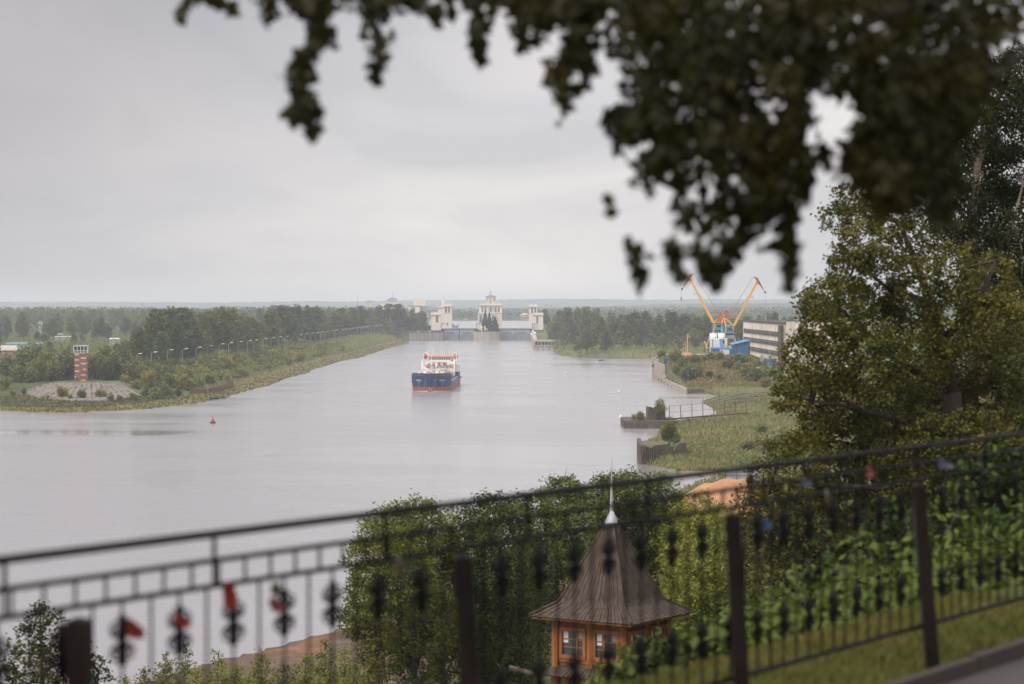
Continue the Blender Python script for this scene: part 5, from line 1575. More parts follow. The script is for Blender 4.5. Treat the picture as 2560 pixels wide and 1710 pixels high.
def heap(name, lab, cat, x, y, rx, ry, h, m_, seed, ridge=0.0, par=None):
    r2 = np.random.default_rng(seed); n = 44; vs, fs = [], []
    gx_ = np.linspace(-1, 1, n)
    XX, YY = np.meshgrid(gx_, gx_, indexing='ij')
    rr = np.sqrt(XX ** 2 + YY ** 2)
    lob = 1 + 0.22 * vnoise(XX * 1.6 + seed, YY * 1.6 + 3 * seed) + 0.05 * vnoise(XX * 6 + seed, YY * 6)
    Hh = np.clip(1.12 - rr / np.clip(lob, 0.5, 1.5), 0, 0.8) / 0.8
    Hh = Hh * (0.94 + 0.06 * vnoise(XX * 4 + 2 * seed, YY * 4)) + 0.008 * vnoise(XX * 15, YY * 15) * (Hh > 0)
    base = height((x + XX * rx).ravel(), (y + YY * ry).ravel()).reshape(XX.shape)
    z0 = hz(x, y)
    Z = base - z0 - 0.25 + Hh * h
    vs = np.stack([XX * rx, YY * ry, Z], -1).reshape(-1, 3)
    for i in range(n - 1):
        for j in range(n - 1): fs.append((i * n + j, (i + 1) * n + j, (i + 1) * n + j + 1, i * n + j + 1))
    o = MB().add(vs.tolist(), fs).build(name, m_, None, True, (x, y, z0))
    tag(o, lab, cat)
    return o
q = R2(720, 980, 1165); heap("gravel_heap", "tan gravel heap behind the blue fence on the quay", "heap", q.x, 1165, 7, 7, 2.6, "sand", 5)
q = R2(900, 925, 1225); heap("gravel_heap", "tan gravel heap beside the yellow excavator", "heap", q.x + 1, 1216, 6.5, 7, 4.0, "sand", 9)

# portal cranes
def portal_crane(lab, cu, cv, Y, sg):
    c = RC(cu, cv, Y)
    k = Y / F * 0.08929
    t = thing("portal_crane", lab, "crane", (c.x, Y, 7.5), group="portal cranes on the quay")
    zp = c.z - 7.5
    def q(dx, dy, y=0.0): return (sg * dx * k, y, zp - dy * k)
    # portal
    for sx in (-1, 1):
        for sy in (-1, 1): MB().bar((sx * 4.2, sy * 4.2, 0), (sx * 2.6, sy * 2.6, zp - 2.6), 0.8).build("portal_leg", "grey_metal", t)
    m = MB(); m.box(-2.7, -2.9, zp - 2.7, 2.7, 2.9, zp - 0.9); m.build("portal_head", "grey_metal", t)
    MB().cyl((0, 0, zp - 0.9), (0, 0, zp - 0.1), 2.4, 2.4, 20).build("slew_ring", "gate_dark", t)
    MB().box(-2.9, -3.6, zp - 0.1, 2.9, 3.6, zp + 0.15).build("turntable", "grey_metal", t)
    cb = MB().box(-2.4, -2.2, zp + 0.15, 2.0, 3.2, zp + 4.6).build("machine_house", "crane_blue", t)
    MB().box(-1.0 if sg > 0 else -1.4, -3.4, zp + 0.3, 1.2, -2.22, zp + 3.0).build("driver_cab", "crane_blue", t)
    MB().box(-0.8, -3.5, zp + 1.4, 1.0, -3.42, zp + 2.5).build("window", "window_dark", cb)
    for xx_ in (-1.6, 0.2): MB().box(xx_, -2.26, zp + 3.3, xx_ + 1.0, -2.202, zp + 4.1).build("window", "window_dark", cb)
    MB().cyl((-sg * 3.3, -1, zp + 1.2), (-sg * 3.3, -1, zp + 3.6), 0.9, 0.9, 10).build("cable_drum", "crane_blue", t)
    # yellow frame
    m = MB()
    for yy_ in (-2.6, 2.6):
        m.bar(q(-105, 0, yy_), q(-105, -205, yy_), 0.42); m.bar(q(100, 0, yy_), q(100, -210, yy_), 0.45)
        m.bar(q(-105, -207, yy_), q(130, -210, yy_), 0.42); m.bar(q(-105, -207, yy_), q(-160, -430, yy_ * 0.6), 0.5)
        m.bar(q(120, -215, yy_), q(-60, -370, yy_ * 0.7), 0.42); m.bar(q(-160, -425, yy_ * 0.6), q(-60, -370, yy_ * 0.7), 0.5)
        m.bar(q(-130, -320, yy_ * 0.8), q(-10, -320, yy_ * 0.8), 0.34); m.bar(q(-60, -190, yy_), q(55, 0, yy_), 0.24)
    m.bar(q(-160, -425, -1.6), q(-160, -425, 1.6), 0.5); m.bar(q(-105, -207, -2.6), q(-105, -207, 2.6), 0.35)
    m.build("a_frame", "crane_yellow", t)
    m = MB(); m.bar(q(-160, -425), q(-255, -560), 0.9, 1.0); m.bar(q(-160, -425), q(-130, -330), 0.7); m.bar(q(-60, -480), q(190, -470), 0.22); m.bar(q(-60, -480), q(-200, -540), 0.3); m.build("counter_arm", "crane_red", t)
    m = MB(); x_, y_, z_ = q(-250, -330); m.bar(q(-250, -420), q(-300, -310), 1.9, 2.4); m.bar(q(-255, -560), q(-265, -420), 0.5); m.build("counterweight", "crane_red", t)
    # jib, beak, ropes (dx, dy measured from the platform centre)
    tipx, tipy = 780, -1428
    jb = MB()
    for yy_ in (-1.9, 1.9):
        jb.bar(q(130, -215, yy_), q(tipx, tipy, yy_ * 0.28), 0.42, 0.95)
    for f in np.linspace(0.06, 0.94, 13):
        f2 = f + 0.05
        A = Vector(q(130, -215, -1.9)).lerp(Vector(q(tipx, tipy, -0.53)), f); B = Vector(q(130, -215, 1.9)).lerp(Vector(q(tipx, tipy, 0.53)), f2)
        jb.bar(A, B, 0.18)
    # the plated web
    A0, A1 = Vector(q(130, -215)), Vector(q(tipx, tipy))
    jb.bar(A0 + Vector((0, -1.3, 0)), A0.lerp(A1, 0.62), 1.5, 0.5)
    jo = jb.build("jib", "crane_yellow", t)
    m = MB()
    for f, L in ((0.66, 2.8), (0.97, 1.6)):
        c_ = A0.lerp(A1, f); m.box(c_.x - L * (0.2 if sg > 0 else 0.8), -0.8, c_.z - 0.4, c_.x + L * (0.8 if sg > 0 else 0.2), 0.8, c_.z - 0.25)
        for xx_ in np.linspace(-0.15, 0.75, 5): m.bar((c_.x + sg * L * xx_, -0.8, c_.z - 0.3), (c_.x + sg * L * xx_, -0.8, c_.z + 0.7), 0.08)
    m.build("platform", "gate_dark", jo)
    bk = MB(); r0, pv, fr = q(680, -1588), q(tipx, tipy), q(1003, -1142)
    top_ = q(800, -1545)
    bk.add([(*r0[:1], -0.45, r0[2]), (pv[0], -0.5, pv[2]), (fr[0], -0.25, fr[2]), (top_[0], -0.5, top_[2]), (r0[0], 0.45, r0[2]), (pv[0], 0.5, pv[2]), (fr[0], 0.25, fr[2]), (top_[0], 0.5, top_[2])],
           [(0, 1, 3), (1, 2, 3), (4, 7, 5), (5, 7, 6), (0, 4, 5, 1), (1, 5, 6, 2), (2, 6, 7, 3), (3, 7, 4, 0)])
    bo = bk.build("beak", "crane_red", t)
    MB().cyl((fr[0], -0.3, fr[2]), (fr[0], 0.3, fr[2]), 0.55, 0.55, 14).build("sheave", "rust", bo)
    m = MB()
    for yy_ in (-0.8, 0.8):
        m.bar(q(-60, -400, yy_ * 1.4), (r0[0], yy_ * 0.5, r0[2]), 0.13); m.bar(q(-60, -300, yy_), (A0.lerp(A1, 0.70).x, yy_ * 0.4, A0.lerp(A1, 0.70).z + 0.4), 0.13)
    m.build("stay_rope", "grey_metal", t)
    hookz = zp - (-400 if sg > 0 else -830) * k
    m = MB(); m.bar((fr[0] + sg * 0.4, 0, fr[2]), (fr[0] + sg * 0.4, 0, hookz + 0.8), 0.11); m.build("hoist_rope", "grey_metal", t)
    m = MB(); m.lathe([(0.05, 1.8), (0.35, 1.4), (0.35, 0.6), (0.15, 0.2), (0.25, -0.2), (0.05, -0.6)], (fr[0] + sg * 0.4, 0, hookz), 8); m.build("hook_block", "crane_red", t)
    return t
portal_crane("yellow portal crane with jib raised to the left and its tip behind leaves", 612, 500, 1236, -1)
portal_crane("yellow portal crane with jib raised to the right and hook hanging over the building", 930, 590, 1222, 1)

# works building
XB, YB0, YB1 = 115.6, 1030.0, 1209.0
ZT = 27.6
t = thing("works_building", "long four storey industrial building of stained pale panels with ribbon windows", "building", (0, 0, 0))
w_ = MB().box(XB, YB0, 2, XB + 22, YB1, ZT).build("wall", "panel_wall", t)
m = MB(); m.box(XB - 0.5, YB0 - 0.4, ZT, XB + 22.4, YB1 + 0.5, ZT + 0.7); m.build("roof", "roof_felt", t)
m = MB()
for k in range(26):
    y = YB0 + 3 + k * 6.8; m.bar((XB - 0.3, y, ZT + 0.7), (XB - 0.3, y, ZT + 1.5), 0.12)
m.bar((XB - 0.3, YB0 + 2, ZT + 1.5), (XB - 0.3, YB1 - 3, ZT + 1.5), 0.1); m.build("roof_railing", "gate_dark", t)
for k, z in enumerate((22.0, 17.9, 13.6, 9.2)):
    for j in range(4):
        ya, yb = YB0 + 15 + j * 40.5, YB0 + 15 + j * 40.5 + 39.6
        wd = MB().box(XB - 0.06, ya, z, XB + 0.3, yb, z + 2.05).build("window", "window_dark", t)
        m = MB()
        for q in range(9): m.box(XB - 0.10, ya + q * (yb - ya - 0.2) / 8, z, XB - 0.062, ya + q * (yb - ya - 0.2) / 8 + 0.2, z + 2.05)
        m.box(XB - 0.09, ya, z + 1.33, XB - 0.064, yb, z + 1.38); m.build("mullion", "panel_wall", wd)
        m = MB(); m.box(XB - 0.22, ya - 0.2, z - 0.25, XB - 0.003, yb + 0.2, z - 0.02); m.build("sill", "concrete", t)
MB().box(XB - 0.9, YB0 - 0.6, 2, XB - 0.002, YB0 + 13, ZT - 0.6).build("corner_pier", "old_concrete", t)
MB().cyl((XB - 1.1, YB0 - 0.9, 2), (XB - 1.1, YB0 - 0.9, ZT - 0.5), 0.16, 0.16, 8).build("drainpipe", "gate_dark", t)
MB().box(XB + 1.2, YB0 - 5, 2, XB + 30, YB0 - 0.62, ZT + 1.3).build("stair_tower", "panel_wall", t)
MB().box(XB + 1.0, YB0 - 5.2, ZT + 1.3, XB + 30.2, YB0 - 0.4, ZT + 1.6).build("tower_roof", "roof_felt", t)
m = MB()
for z in (8, 12.2, 16.4, 20.6): m.box(XB + 1.15, YB0 - 5.04, z, XB + 30, YB0 - 5.001, z + 0.12)
m.build("panel_joint", "roof_felt", t)
for x in (5, 12): MB().cyl((XB + x, YB0 + 120, ZT + 0.7), (XB + x, YB0 + 120, ZT + 3.4), 0.5, 0.5, 8).build("roof_vent", "grey_metal", t)

# ------------------------------------------------------------------ slipway, ruined piers, meadow things
t = thing("slipway", "grooved grassy slipway rows on the right shore", "slipway", (0, 0, 0))
corner = {k: G(*k, z) for k, z in (((1748, 1004), 0.4), ((1935, 981), 2.4), ((1935, 1006), 1.6), ((1800, 1018), 0.4))}
A, B_, C_, D_ = [G(1762, 1002, 0.5), G(1950, 978, 2.8), G(1950, 1005, 1.9), G(1800, 1017, 0.5)]
for k in range(6):
    f = k / 5.0
    p, q = A.lerp(D_, f), B_.lerp(C_, f)
    m = MB(); n = 14
    for j in range(n):
        a, b = p.lerp(q, j / n), p.lerp(q, (j + 1) / n)
        za, zb = max(a.z, hz(a.x, a.y) + 0.22), max(b.z, hz(b.x, b.y) + 0.22)
        d = (q - p).normalized(); w = Vector((-d.y, d.x, 0)) * 0.4
        m.add([(a.x - w.x, a.y - w.y, za - 0.8), (b.x - w.x, b.y - w.y, zb - 0.8), (b.x + w.x, b.y + w.y, zb - 0.8), (a.x + w.x, a.y + w.y, za - 0.8),
               (a.x - w.x, a.y - w.y, za), (b.x - w.x, b.y - w.y, zb), (b.x + w.x, b.y + w.y, zb), (a.x + w.x, a.y + w.y, za)],
              [(0, 3, 2, 1), (4, 5, 6, 7), (0, 1, 5, 4), (1, 2, 6, 5), (2, 3, 7, 6), (3, 0, 4, 7)])
    m.build("rail_beam", "old_concrete", t)

t = thing("ruined_pier", "low old concrete pier with a roofless hut and a footbridge", "pier", (0, 0, 0))
p0, p1 = G(1561, 1071.5), G(1668, 1071)
Yp = p0.y
zt = P(0, 1052.5, Yp).z
MB().box(p0.x, Yp, -2, p1.x + 3, Yp + 26, zt).build("quay_block", "old_concrete", t)
for k in range(1, 6):
    x = p0.x + k * (p1.x - p0.x) / 5.5
    MB().box(x - 0.12, Yp - 0.07, 0, x + 0.12, Yp + 0.05, zt - 0.1).build("joint", "gate_dark", t)
hx0, hx1 = P(1621, 0, Yp + 6).x, P(1664.5, 0, Yp + 6).x
zh = P(0, 1017, Yp + 6).z
hut = MB(); jag(hut, hx0, Yp + 6, P(1639, 0, Yp + 6).x, Yp + 6, zt, [zh, zh, zh - 0.3, zh - 0.1], 0.5)
hut.build("hut_wall", "old_concrete", t)
m = MB(); jag(m, P(1640, 0, Yp + 6).x, Yp + 6, hx1, Yp + 6, zt, [zh - 0.6, zh - 1.1, zh - 1.0, zh - 0.9, zh - 0.4], 0.5); m.build("hut_wall", "old_concrete", t)
m = MB(); jag(m, hx0, Yp + 6.5, hx0, Yp + 17, zt, [zh, zh - 0.4, zh - 0.2], 0.5, -1); m.build("hut_wall", "old_concrete", t)
m = MB(); jag(m, hx1, Yp + 6.5, hx1, Yp + 17, zt, [zh - 0.4, zh - 0.8, zh - 0.3], 0.5); m.build("hut_wall", "old_concrete", t)
for u in (1639.5, 1659.5):
    x = P(u, 0, Yp + 5.6).x; MB().box(x - 0.35, Yp + 5.3, zt, x + 0.35, Yp + 5.98, P(0, 1017, Yp + 5).z).build("pillar", "old_concrete", t)
MB().box(P(1622, 0, Yp + 6).x, Yp + 5.93, zt + 1.6, P(1632, 0, Yp + 6).x, Yp + 5.995, zt + 2.0).build("opening", "gate_dark", t)
m = MB()
for k in range(10):
    x = p0.x + 2.2 + k * 2.9
    if k > 6: break
    MB().bar((x, Yp + 1, zt), (x + 0.1, Yp + 1, zt + 1.9), 0.13).build("old_post", "rust", t)
m.bar((p0.x + 2.2, Yp + 1, zt + 1.8), (p0.x + 5.1, Yp + 1, zt + 1.7), 0.09)
m.build("old_rail", "rust", t)
bw0, bw1 = P(1665, 1048, Yp + 8), P(1868, 1040, Yp + 26)
m = MB(); m.bar((bw0.x, bw0.y, zt + 0.1), (bw1.x, bw1.y, 3.4), 1.6, 0.35); m.build("footbridge_deck", "rust", t)
m = MB()
pr_ = None
for k in range(8):
    f = k / 7.4
    x, y, z = bw0.x + (bw1.x - bw0.x) * f + 1, bw0.y + (bw1.y - bw0.y) * f, zt + 0.1 + (3.4 - zt - 0.1) * f
    m.bar((x, y - 0.7, z), (x + random.uniform(-0.25, 0.15), y - 0.7, z + 4.0), 0.2)
    if pr_:
        m.bar((pr_[0], y - 0.7, pr_[1] + 3.9), (x, y - 0.7, z + 3.8), 0.09); m.bar((pr_[0], y - 0.7, pr_[1] + 2.0), (x, y - 0.7, z + 2.0), 0.07)
    pr_ = (x, z)
m.build("footbridge_railing", "rust", t)
r3 = np.random.default_rng(4)
for k in range(26):
    x = p1.x + 3 + r3.uniform(0, 14); y = Yp + r3.uniform(1, 9); s = r3.uniform(0.5, 1.5)
    m = MB(); m.cbox(0, 0, -0.3, s, s * 0.8, s * 0.5)
    o = m.build("rubble_block", "old_concrete", t); o.location = (x, y, max(0.1, hz(x, y))); o.rotation_euler = (r3.uniform(-.4, .4), r3.uniform(-.4, .4), r3.uniform(0, 3))

t = thing("concrete_ruin", "broken old concrete caisson with scrawled paint at the meadow edge", "ruin", (0, 0, 0))
c0, c1 = G(1603.5, 1162), G(1717, 1143)
Yr = c0.y + 2
zt = P(0, 1114, Yr).z
xe = P(1717, 0, Yr + 7).x
m = MB(); jag(m, c0.x, Yr, xe, Yr + 7, -1, [zt, zt - .15, zt - .1, zt - .9, zt - .5, zt - .1, zt, zt - .05, zt + .05, zt + .1, zt, zt - 1.2, zt - 1.5, zt - .1, zt + .2, zt + .3, zt + .1], 1.0); m.build("front_wall", "old_concrete", t)
m = MB(); jag(m, c0.x, Yr + 0.8, c0.x + 0.6, Yr + 30, -1, [zt, zt - .3, zt + .05, zt - .6, zt], 1.0, -1); m.build("side_wall", "old_concrete", t)
m = MB(); jag(m, xe, Yr + 7.9, xe + 1.0, Yr + 30, -1, [zt + .1, zt - .3, zt], 1.0); m.build("side_wall", "old_concrete", t)
MB().prism([(c0.x + 1.1, Yr + 1.6), (xe - 0.3, Yr + 8.2), (xe + 0.4, Yr + 29), (c0.x + 1.6, Yr + 29)], -1, zt - 0.6).build("earth_fill", "turf", t)
for k in range(7):
    x = c0.x - 0.25 + (0.1 if k % 2 else 0); f = k / 6
    MB().box(c0.x + 0.1 + k * 0.42, Yr - 0.35 - 0.12 * (k % 3), -1, c0.x + 0.32 + k * 0.42, Yr - 0.02 + k * 0.4, zt - 0.2 - (0.9 if k in (3, 5) else 0)).build("broken_rib", "old_concrete", t)
for fx, fz, s in ((0.28, 0.5, 0.55), (0.47, 0.75, 0.28), (0.68, 0.62, 0.3), (0.93, 0.7, 0.22)):
    x = c0.x + (xe - c0.x) * fx; y = Yr + 7 * fx
    MB().cyl((x, y - 0.10, zt * fz), (x, y + 0.3, zt * fz), s * 0.6, s * 0.6, 9).build("hole", "gate_dark", t)
text_part("ЧТО", 1.0, "text_dark", t, (c0.x + (xe - c0.x) * 0.79, Yr + 7 * 0.79 - 0.14, zt * 0.5), (R(90), 0, math.atan2(7, xe - c0.x)))
for k, (u, v, s) in enumerate(((1921, 1092, 0.9), (1936, 1083, 1.3))):
    q = G(u, v, 1.9); t = thing("concrete_block", ["small pale slab lying in the tall meadow grass", "dark hollow pipe piece lying in the meadow grass"][k], "block", (q.x, q.y, hz(q.x, q.y)))
    if k == 0: MB().box(-1.1, -0.4, 0, 1.1, 0.4, 0.5).build("slab", "concrete", t); MB().box(-1.0, -0.42, 0.5, 0.4, 0.3, 0.62).build("chip", "concrete", t)
    else: MB().cyl((-0.8, 0, 0.5), (0.8, 0, 0.5), 0.5, 0.5, 12).build("pipe", "old_concrete", t); MB().cyl((-0.82, 0, 0.5), (-0.79, 0, 0.5), 0.38, 0.38, 12).build("bore", "gate_dark", t)
q = heap("sand_heap", "big orange sand heap near the grey metal screen", "heap", G(1822, 1300, 2).x + 0.8, 392, 10.0, 9, 6.8, "sand", 13)
q = G(1803, 1199, 1.2)
t = thing("metal_screen", "pale grey metal screen of three sheets beside the mud flat", "screen", (q.x, q.y - 10, hz(q.x, q.y - 10)))
zt = P(0, 1170, q.y - 10).z - hz(q.x, q.y - 10)
for k in range(3): MB().box(0.02 + k * 2.15, 0, 0.25, 2.1 + k * 2.15, 0.12, zt).build("sheet", "grey_cloth" if False else "lamp_grey", t)
for k in range(4): MB().box(-0.06 + k * 2.15, -0.08, -0.3, 0.02 + k * 2.15, 0.2, zt + 0.05).build("post", "rust", t)
m = MB(); m.box(-0.05, -0.06, zt * 0.5, 6.5, -0.003, zt * 0.5 + 0.1); m.build("rail", "rust", t)

# ------------------------------------------------------------------ timber pavilion below the bluff
def RP(x, y, Y): return P(1260 + x * 0.36987, 1130 + y * 0.36987, Y)
YP = 85.0
kk = YP / F * 0.36987
ap = RP(745, 1140, YP)
BX, BZ = ap.x, ap.z
t = thing("pavilion", "timber pavilion with steep dark shingle tent roof and tin spire", "pavilion", (BX, YP + 2.3, BZ), R(-34))
# measured along the picture, the square roof shows its near left and right sides; half width of the eaves
HE = 2.14
# tent roof: square plan, flared eaves
def sq(h, z): return [(-h, -h, z), (h, -h, z), (h, h, z), (-h, h, z)]
zf = (1140 - 1065) * kk
za = (1140 - 540) * kk
prof = [(HE, -0.05), (1.42, zf), (1.30, zf + 0.18), (0.17, za)]
for i in range(3):
    for sd in range(4):
        h0, z0_ = prof[i]; h1, z1_ = prof[i + 1]
        n = 26 if i != 1 else 20
        m = MB()
        for k in range(n):
            if i == 1 and False: continue
            f0, f1 = k / n + 0.003, (k + 1) / n - 0.003
            lift = 0.012 * (k % 2) + random.uniform(0, 0.008)
            drop = random.uniform(0, 0.035) if i == 0 else 0
            pts = []
            for f, h, z in ((f0, h0 + drop, z0_ - drop * 0.4), (f1, h0 + drop, z0_ - drop * 0.4), (f1, h1, z1_), (f0, h1, z1_)):
                x = -h + 2 * h * f
                pts.append((x, -h - lift, z + lift * 0.6))
            rot = Matrix.Rotation(sd * math.pi / 2, 4, 'Z')
            low = [(x, y + 0.03, z - 0.03) for x, y, z in pts]
            vs = [rot @ Vector(p_) for p_ in pts + low]
            m.add(vs, [(0, 1, 2, 3), (7, 6, 5, 4), (0, 4, 5, 1), (1, 5, 6, 2), (2, 6, 7, 3), (3, 7, 4, 0)])
        m.build(["eave_shingles", "roof_shingles", "roof_shingles"][i], "shingle", t)
m = MB()
for sx, sy in ((-1, -1), (1, -1), (1, 1), (-1, 1)):
    m.tube([(sx * HE * 1.0, sy * HE * 1.0, 0.0), (sx * 1.43, sy * 1.43, zf + 0.05), (sx * 1.31, sy * 1.31, zf + 0.23), (sx * 0.18, sy * 0.18, za + 0.05)], 0.045, 0.035, 6)
m.build("hip_board", "shingle", t)
m = MB(); h = HE - 0.06; m.add(sq(h, -0.09) + sq(h, -0.15), [(0, 1, 2, 3), (7, 6, 5, 4), (0, 4, 5, 1), (1, 5, 6, 2), (2, 6, 7, 3), (3, 7, 4, 0)]); m.build("soffit", "timber", t)
zc0 = za - 0.02
MB().lathe([(0.36, zc0 - 0.25), (0.33, zc0 + 0.05), (0.30, zc0 + 0.13)], n=4).build("roof_collar", "shingle", t)
zc1 = (1140 - 430) * kk
MB().lathe([(0.28, zc0 + 0.13), (0.28, zc0 + 0.16), (0.06, zc1)], n=4).build("tin_cap", "tin", t)
MB().lathe([(0.075, zc1), (0.07, zc1 + 0.1), (0.035, zc1 + 1.0), (0.008, (1140 - 75) * kk)], n=6).build("spire", "tin", t)
hwall = 1.44
WB = -3.1
MB().box(-hwall + 0.02, -hwall + 0.02, WB, hwall - 0.02, hwall - 0.02, -0.1).build("wall", "timber", t)
for sx in (-1, 1):
    for sy in (-1, 1): MB().box(sx * hwall - 0.13, sy * hwall - 0.13, WB, sx * hwall + 0.13, sy * hwall + 0.13, -0.152).build("corner_post", "timber", t)
for sd in range(4):
    rot = Matrix.Rotation(sd * math.pi / 2, 4, 'Z')
    def rb(m, x0, y0, z0, x1, y1, z1):
        b = MB().box(x0, y0, z0, x1, y1, z1)
        m.add([rot @ Vector(v) for v in b.v], b.f)
    m = MB()
    rb(m, -0.12, -hwall - 0.06, WB, 0.12, -hwall + 0.019, -0.16)
    rb(m, -hwall + 0.14, -hwall - 0.05, -1.70, -0.125, -hwall + 0.018, -1.575); rb(m, 0.125, -hwall - 0.05, -1.70, hwall - 0.14, -hwall + 0.018, -1.575)
    for k in range(24):
        x = -hwall + 0.2 + k * (2 * hwall - 0.4) / 23
        if abs(x) < 0.14: continue
        rb(m, x - 0.025, -hwall - 0.012, -0.45, x + 0.025, -hwall + 0.017, -0.17); rb(m, x - 0.025, -hwall - 0.012, -2.3, x + 0.025, -hwall + 0.017, -1.705)
    m.build("panelling", "timber", t)
    for sx in (-1, 1):
        x0, x1 = (0.15, hwall - 0.17) if sx > 0 else (-hwall + 0.17, -0.15)
        b = 0.12
        g = MB(); rb(g, x0 + b, -hwall - 0.01, -1.43, x1 - b, -hwall + 0.016, -0.58)
        w = g.build("window", "glass", t)
        f = MB()
        rb(f, x0, -hwall - 0.10, -1.57, x0 + b, -hwall + 0.015, -0.44); rb(f, x1 - b, -hwall - 0.10, -1.57, x1, -hwall + 0.015, -0.44)
        rb(f, x0 + b, -hwall - 0.10, -0.58, x1 - b, -hwall + 0.015, -0.44); rb(f, x0 + b, -hwall - 0.10, -1.57, x1 - b, -hwall + 0.015, -1.43)
        xm = x0 + b + (x1 - x0 - 2 * b) * (0.70 if sx < 0 else 0.36)
        rb(f, xm - 0.03, -hwall - 0.045, -1.43, xm + 0.03, -hwall - 0.012, -0.58)
        for z in (-0.86, -1.15): rb(f, x0 + b, -hwall - 0.043, z - 0.018, x1 - b, -hwall - 0.0125, z + 0.018)
        f.build("window_frame", "timber", w)
        c_ = MB(); rb(c_, x0 + b + 0.01, -hwall - 0.0115, -1.0, x0 + b + 0.22, -hwall - 0.0105, -0.6); c_.build("curtain", "white_paint", w)
        c_ = MB(); rb(c_, x1 - b - 0.26, -hwall - 0.0115, -0.82, x1 - b - 0.01, -hwall - 0.0105, -0.6); c_.build("curtain", "lamp_grey", w)
# lower skirt roof of the pavilion
for sd in range(4):
    rot = Matrix.Rotation(sd * math.pi / 2, 4, 'Z'); m = MB()
    for k in range(22):
        f0, f1 = k / 22 + 0.004, (k + 1) / 22 - 0.004
        pts = []
        for f, h, z in ((f0, 1.92, -2.16), (f1, 1.92, -2.16), (f1, hwall, -1.80), (f0, hwall, -1.80)): pts.append((-h + 2 * h * f, -h - 0.01 * (k % 2), z))
        low = [(x, y + 0.03, z - 0.04) for x, y, z in pts]
        m.add([rot @ Vector(p_) for p_ in pts + low], [(0, 1, 2, 3), (7, 6, 5, 4), (0, 4, 5, 1), (1, 5, 6, 2), (2, 6, 7, 3), (3, 7, 4, 0)])
    m.build("skirt_shingles", "shingle", t)
MB().box(-1.7, -1.7, -7.5, 1.7, 1.7, WB).build("base", "old_concrete", t)
m = MB(); m.cyl((-3.6, -1.2, -2.15), (-1.5, -2.35, -2.15), 0.09, 0.09, 8); m.build("log_rail", "shingle", t)
# ------------------------------------------------------------------ railing on the terrace edge
ZG = 33.33
def FP(s, z, off=0.0):
    """point on the railing line, s bays from the first big post; off = metres towards the camera"""
    x = FX0 + FDX * s + off * FDY / FLEN; y = FY0 + FDY * s - off * FDX / FLEN
    return Vector((x, y, z))
t = thing("railing", "black iron railing with big square posts and scroll balusters along the terrace", "railing", (0, 0, 0))
S0, S1 = -1.2, 4.6
for z, r in ((34.965, 0.019), (34.845, 0.013), (34.73, 0.013), (33.655, 0.017)):
    MB().tube([FP(s, z) for s in np.linspace(S0, S1, 24)], r, r, 8).build("rail", "dark_metal", t)
NB = 16
k0, k1 = int(S0 * NB) + 1, int(S1 * NB)
bal = {}
def baluster_mesh(scroll):
    m = MB(); m.cyl((0, 0, 33.655), (0, 0, 34.73), 0.0075, 0.0075, 6)
    return m
proto_b = baluster_mesh(False).build("baluster", "dark_metal", t)
sm = MB()
def ring(m, cx, cz, R_, r_, n=12, k=5):
    vs, fs = [], []
    for i in range(n):
        a = 2 * math.pi * i / n
        for j in range(k):
            b = 2 * math.pi * j / k
            vs.append((cx + (R_ + r_ * math.cos(b)) * math.cos(a), r_ * math.sin(b), cz + (R_ + r_ * math.cos(b)) * math.sin(a)))
    for i in range(n):
        for j in range(k):
            fs.append((i * k + j, ((i + 1) % n) * k + j, ((i + 1) % n) * k + (j + 1) % k, i * k + (j + 1) % k))
    m.add(vs, fs)
for sx in (-1, 1):
    for sz in (-1, 1):
        ring(sm, sx * 0.041, sz * 0.050, 0.033, 0.0065)
        ring(sm, sx * 0.036, sz * 0.044, 0.015, 0.006)
sm.box(-0.015, -0.012, -0.11, 0.015, 0.012, 0.11)
proto_s = sm.build("scroll", "dark_metal", proto_b, True)
sh = MB(); sh.cyl((0, 0, 34.73), (0, 0, 34.845), 0.0085, 0.0085, 6)
proto_short = sh.build("upper_baluster", "dark_metal", t)
ang = math.atan2(FDY, FDX)
firstb = firsts = True
for k in range(k0, k1):
    s = k / NB
    q = FP(s, 0)
    if k % NB == 0: pass
    if firstb: o = proto_b; firstb = False; so = proto_s
    else:
        o = proto_b.copy(); COL.objects.link(o); o.parent = t; so = None
    o.location = (q.x, q.y, 0); o.rotation_euler = (0, 0, ang)
    if k % 2 == 0:
        for z in (34.555, 33.95):
            c = proto_s if so is not None else proto_s.copy()
            if so is None: COL.objects.link(c)
            so = None
            c.parent = o; c.location = (0, 0, z)
    q2 = FP((k + 0.45) / NB, 0)
    if firsts: o2 = proto_short; firsts = False
    else: o2 = proto_short.copy(); COL.objects.link(o2); o2.parent = t
    o2.location = (q2.x, q2.y, 0); o2.rotation_euler = (0, 0, ang)
for s in np.arange(-0.62, S1, 0.44):
    a, b = FP(s + 0.51, 34.73), FP(s + 0.51, 34.965)
    MB().cyl(a, b, 0.011, 0.011, 6).build("rail_support", "dark_metal", t)
for k, lean in ((-1, 0), (0, 0), (1, 3.2), (2, 3.0), (3, 4.9), (4, 3)):
    q = FP(k, ZG - 0.1, 0.10)
    w = 0.048
    m = MB(); m.box(-w, -w, 0, w, w, 1.46); m.add([(-w, -w, 1.46), (w, -w, 1.46), (w, w, 1.46), (-w, w, 1.46), (0, 0, 1.478)], [(0, 1, 4), (1, 2, 4), (2, 3, 4), (3, 0, 4)])
    po = m.build("post", "post_iron", t); po.location = (q.x - 1.4 * math.sin(R(lean)) * 0.0, q.y, q.z)
    po.rotation_euler = (0, -R(lean), ang * 0.0)
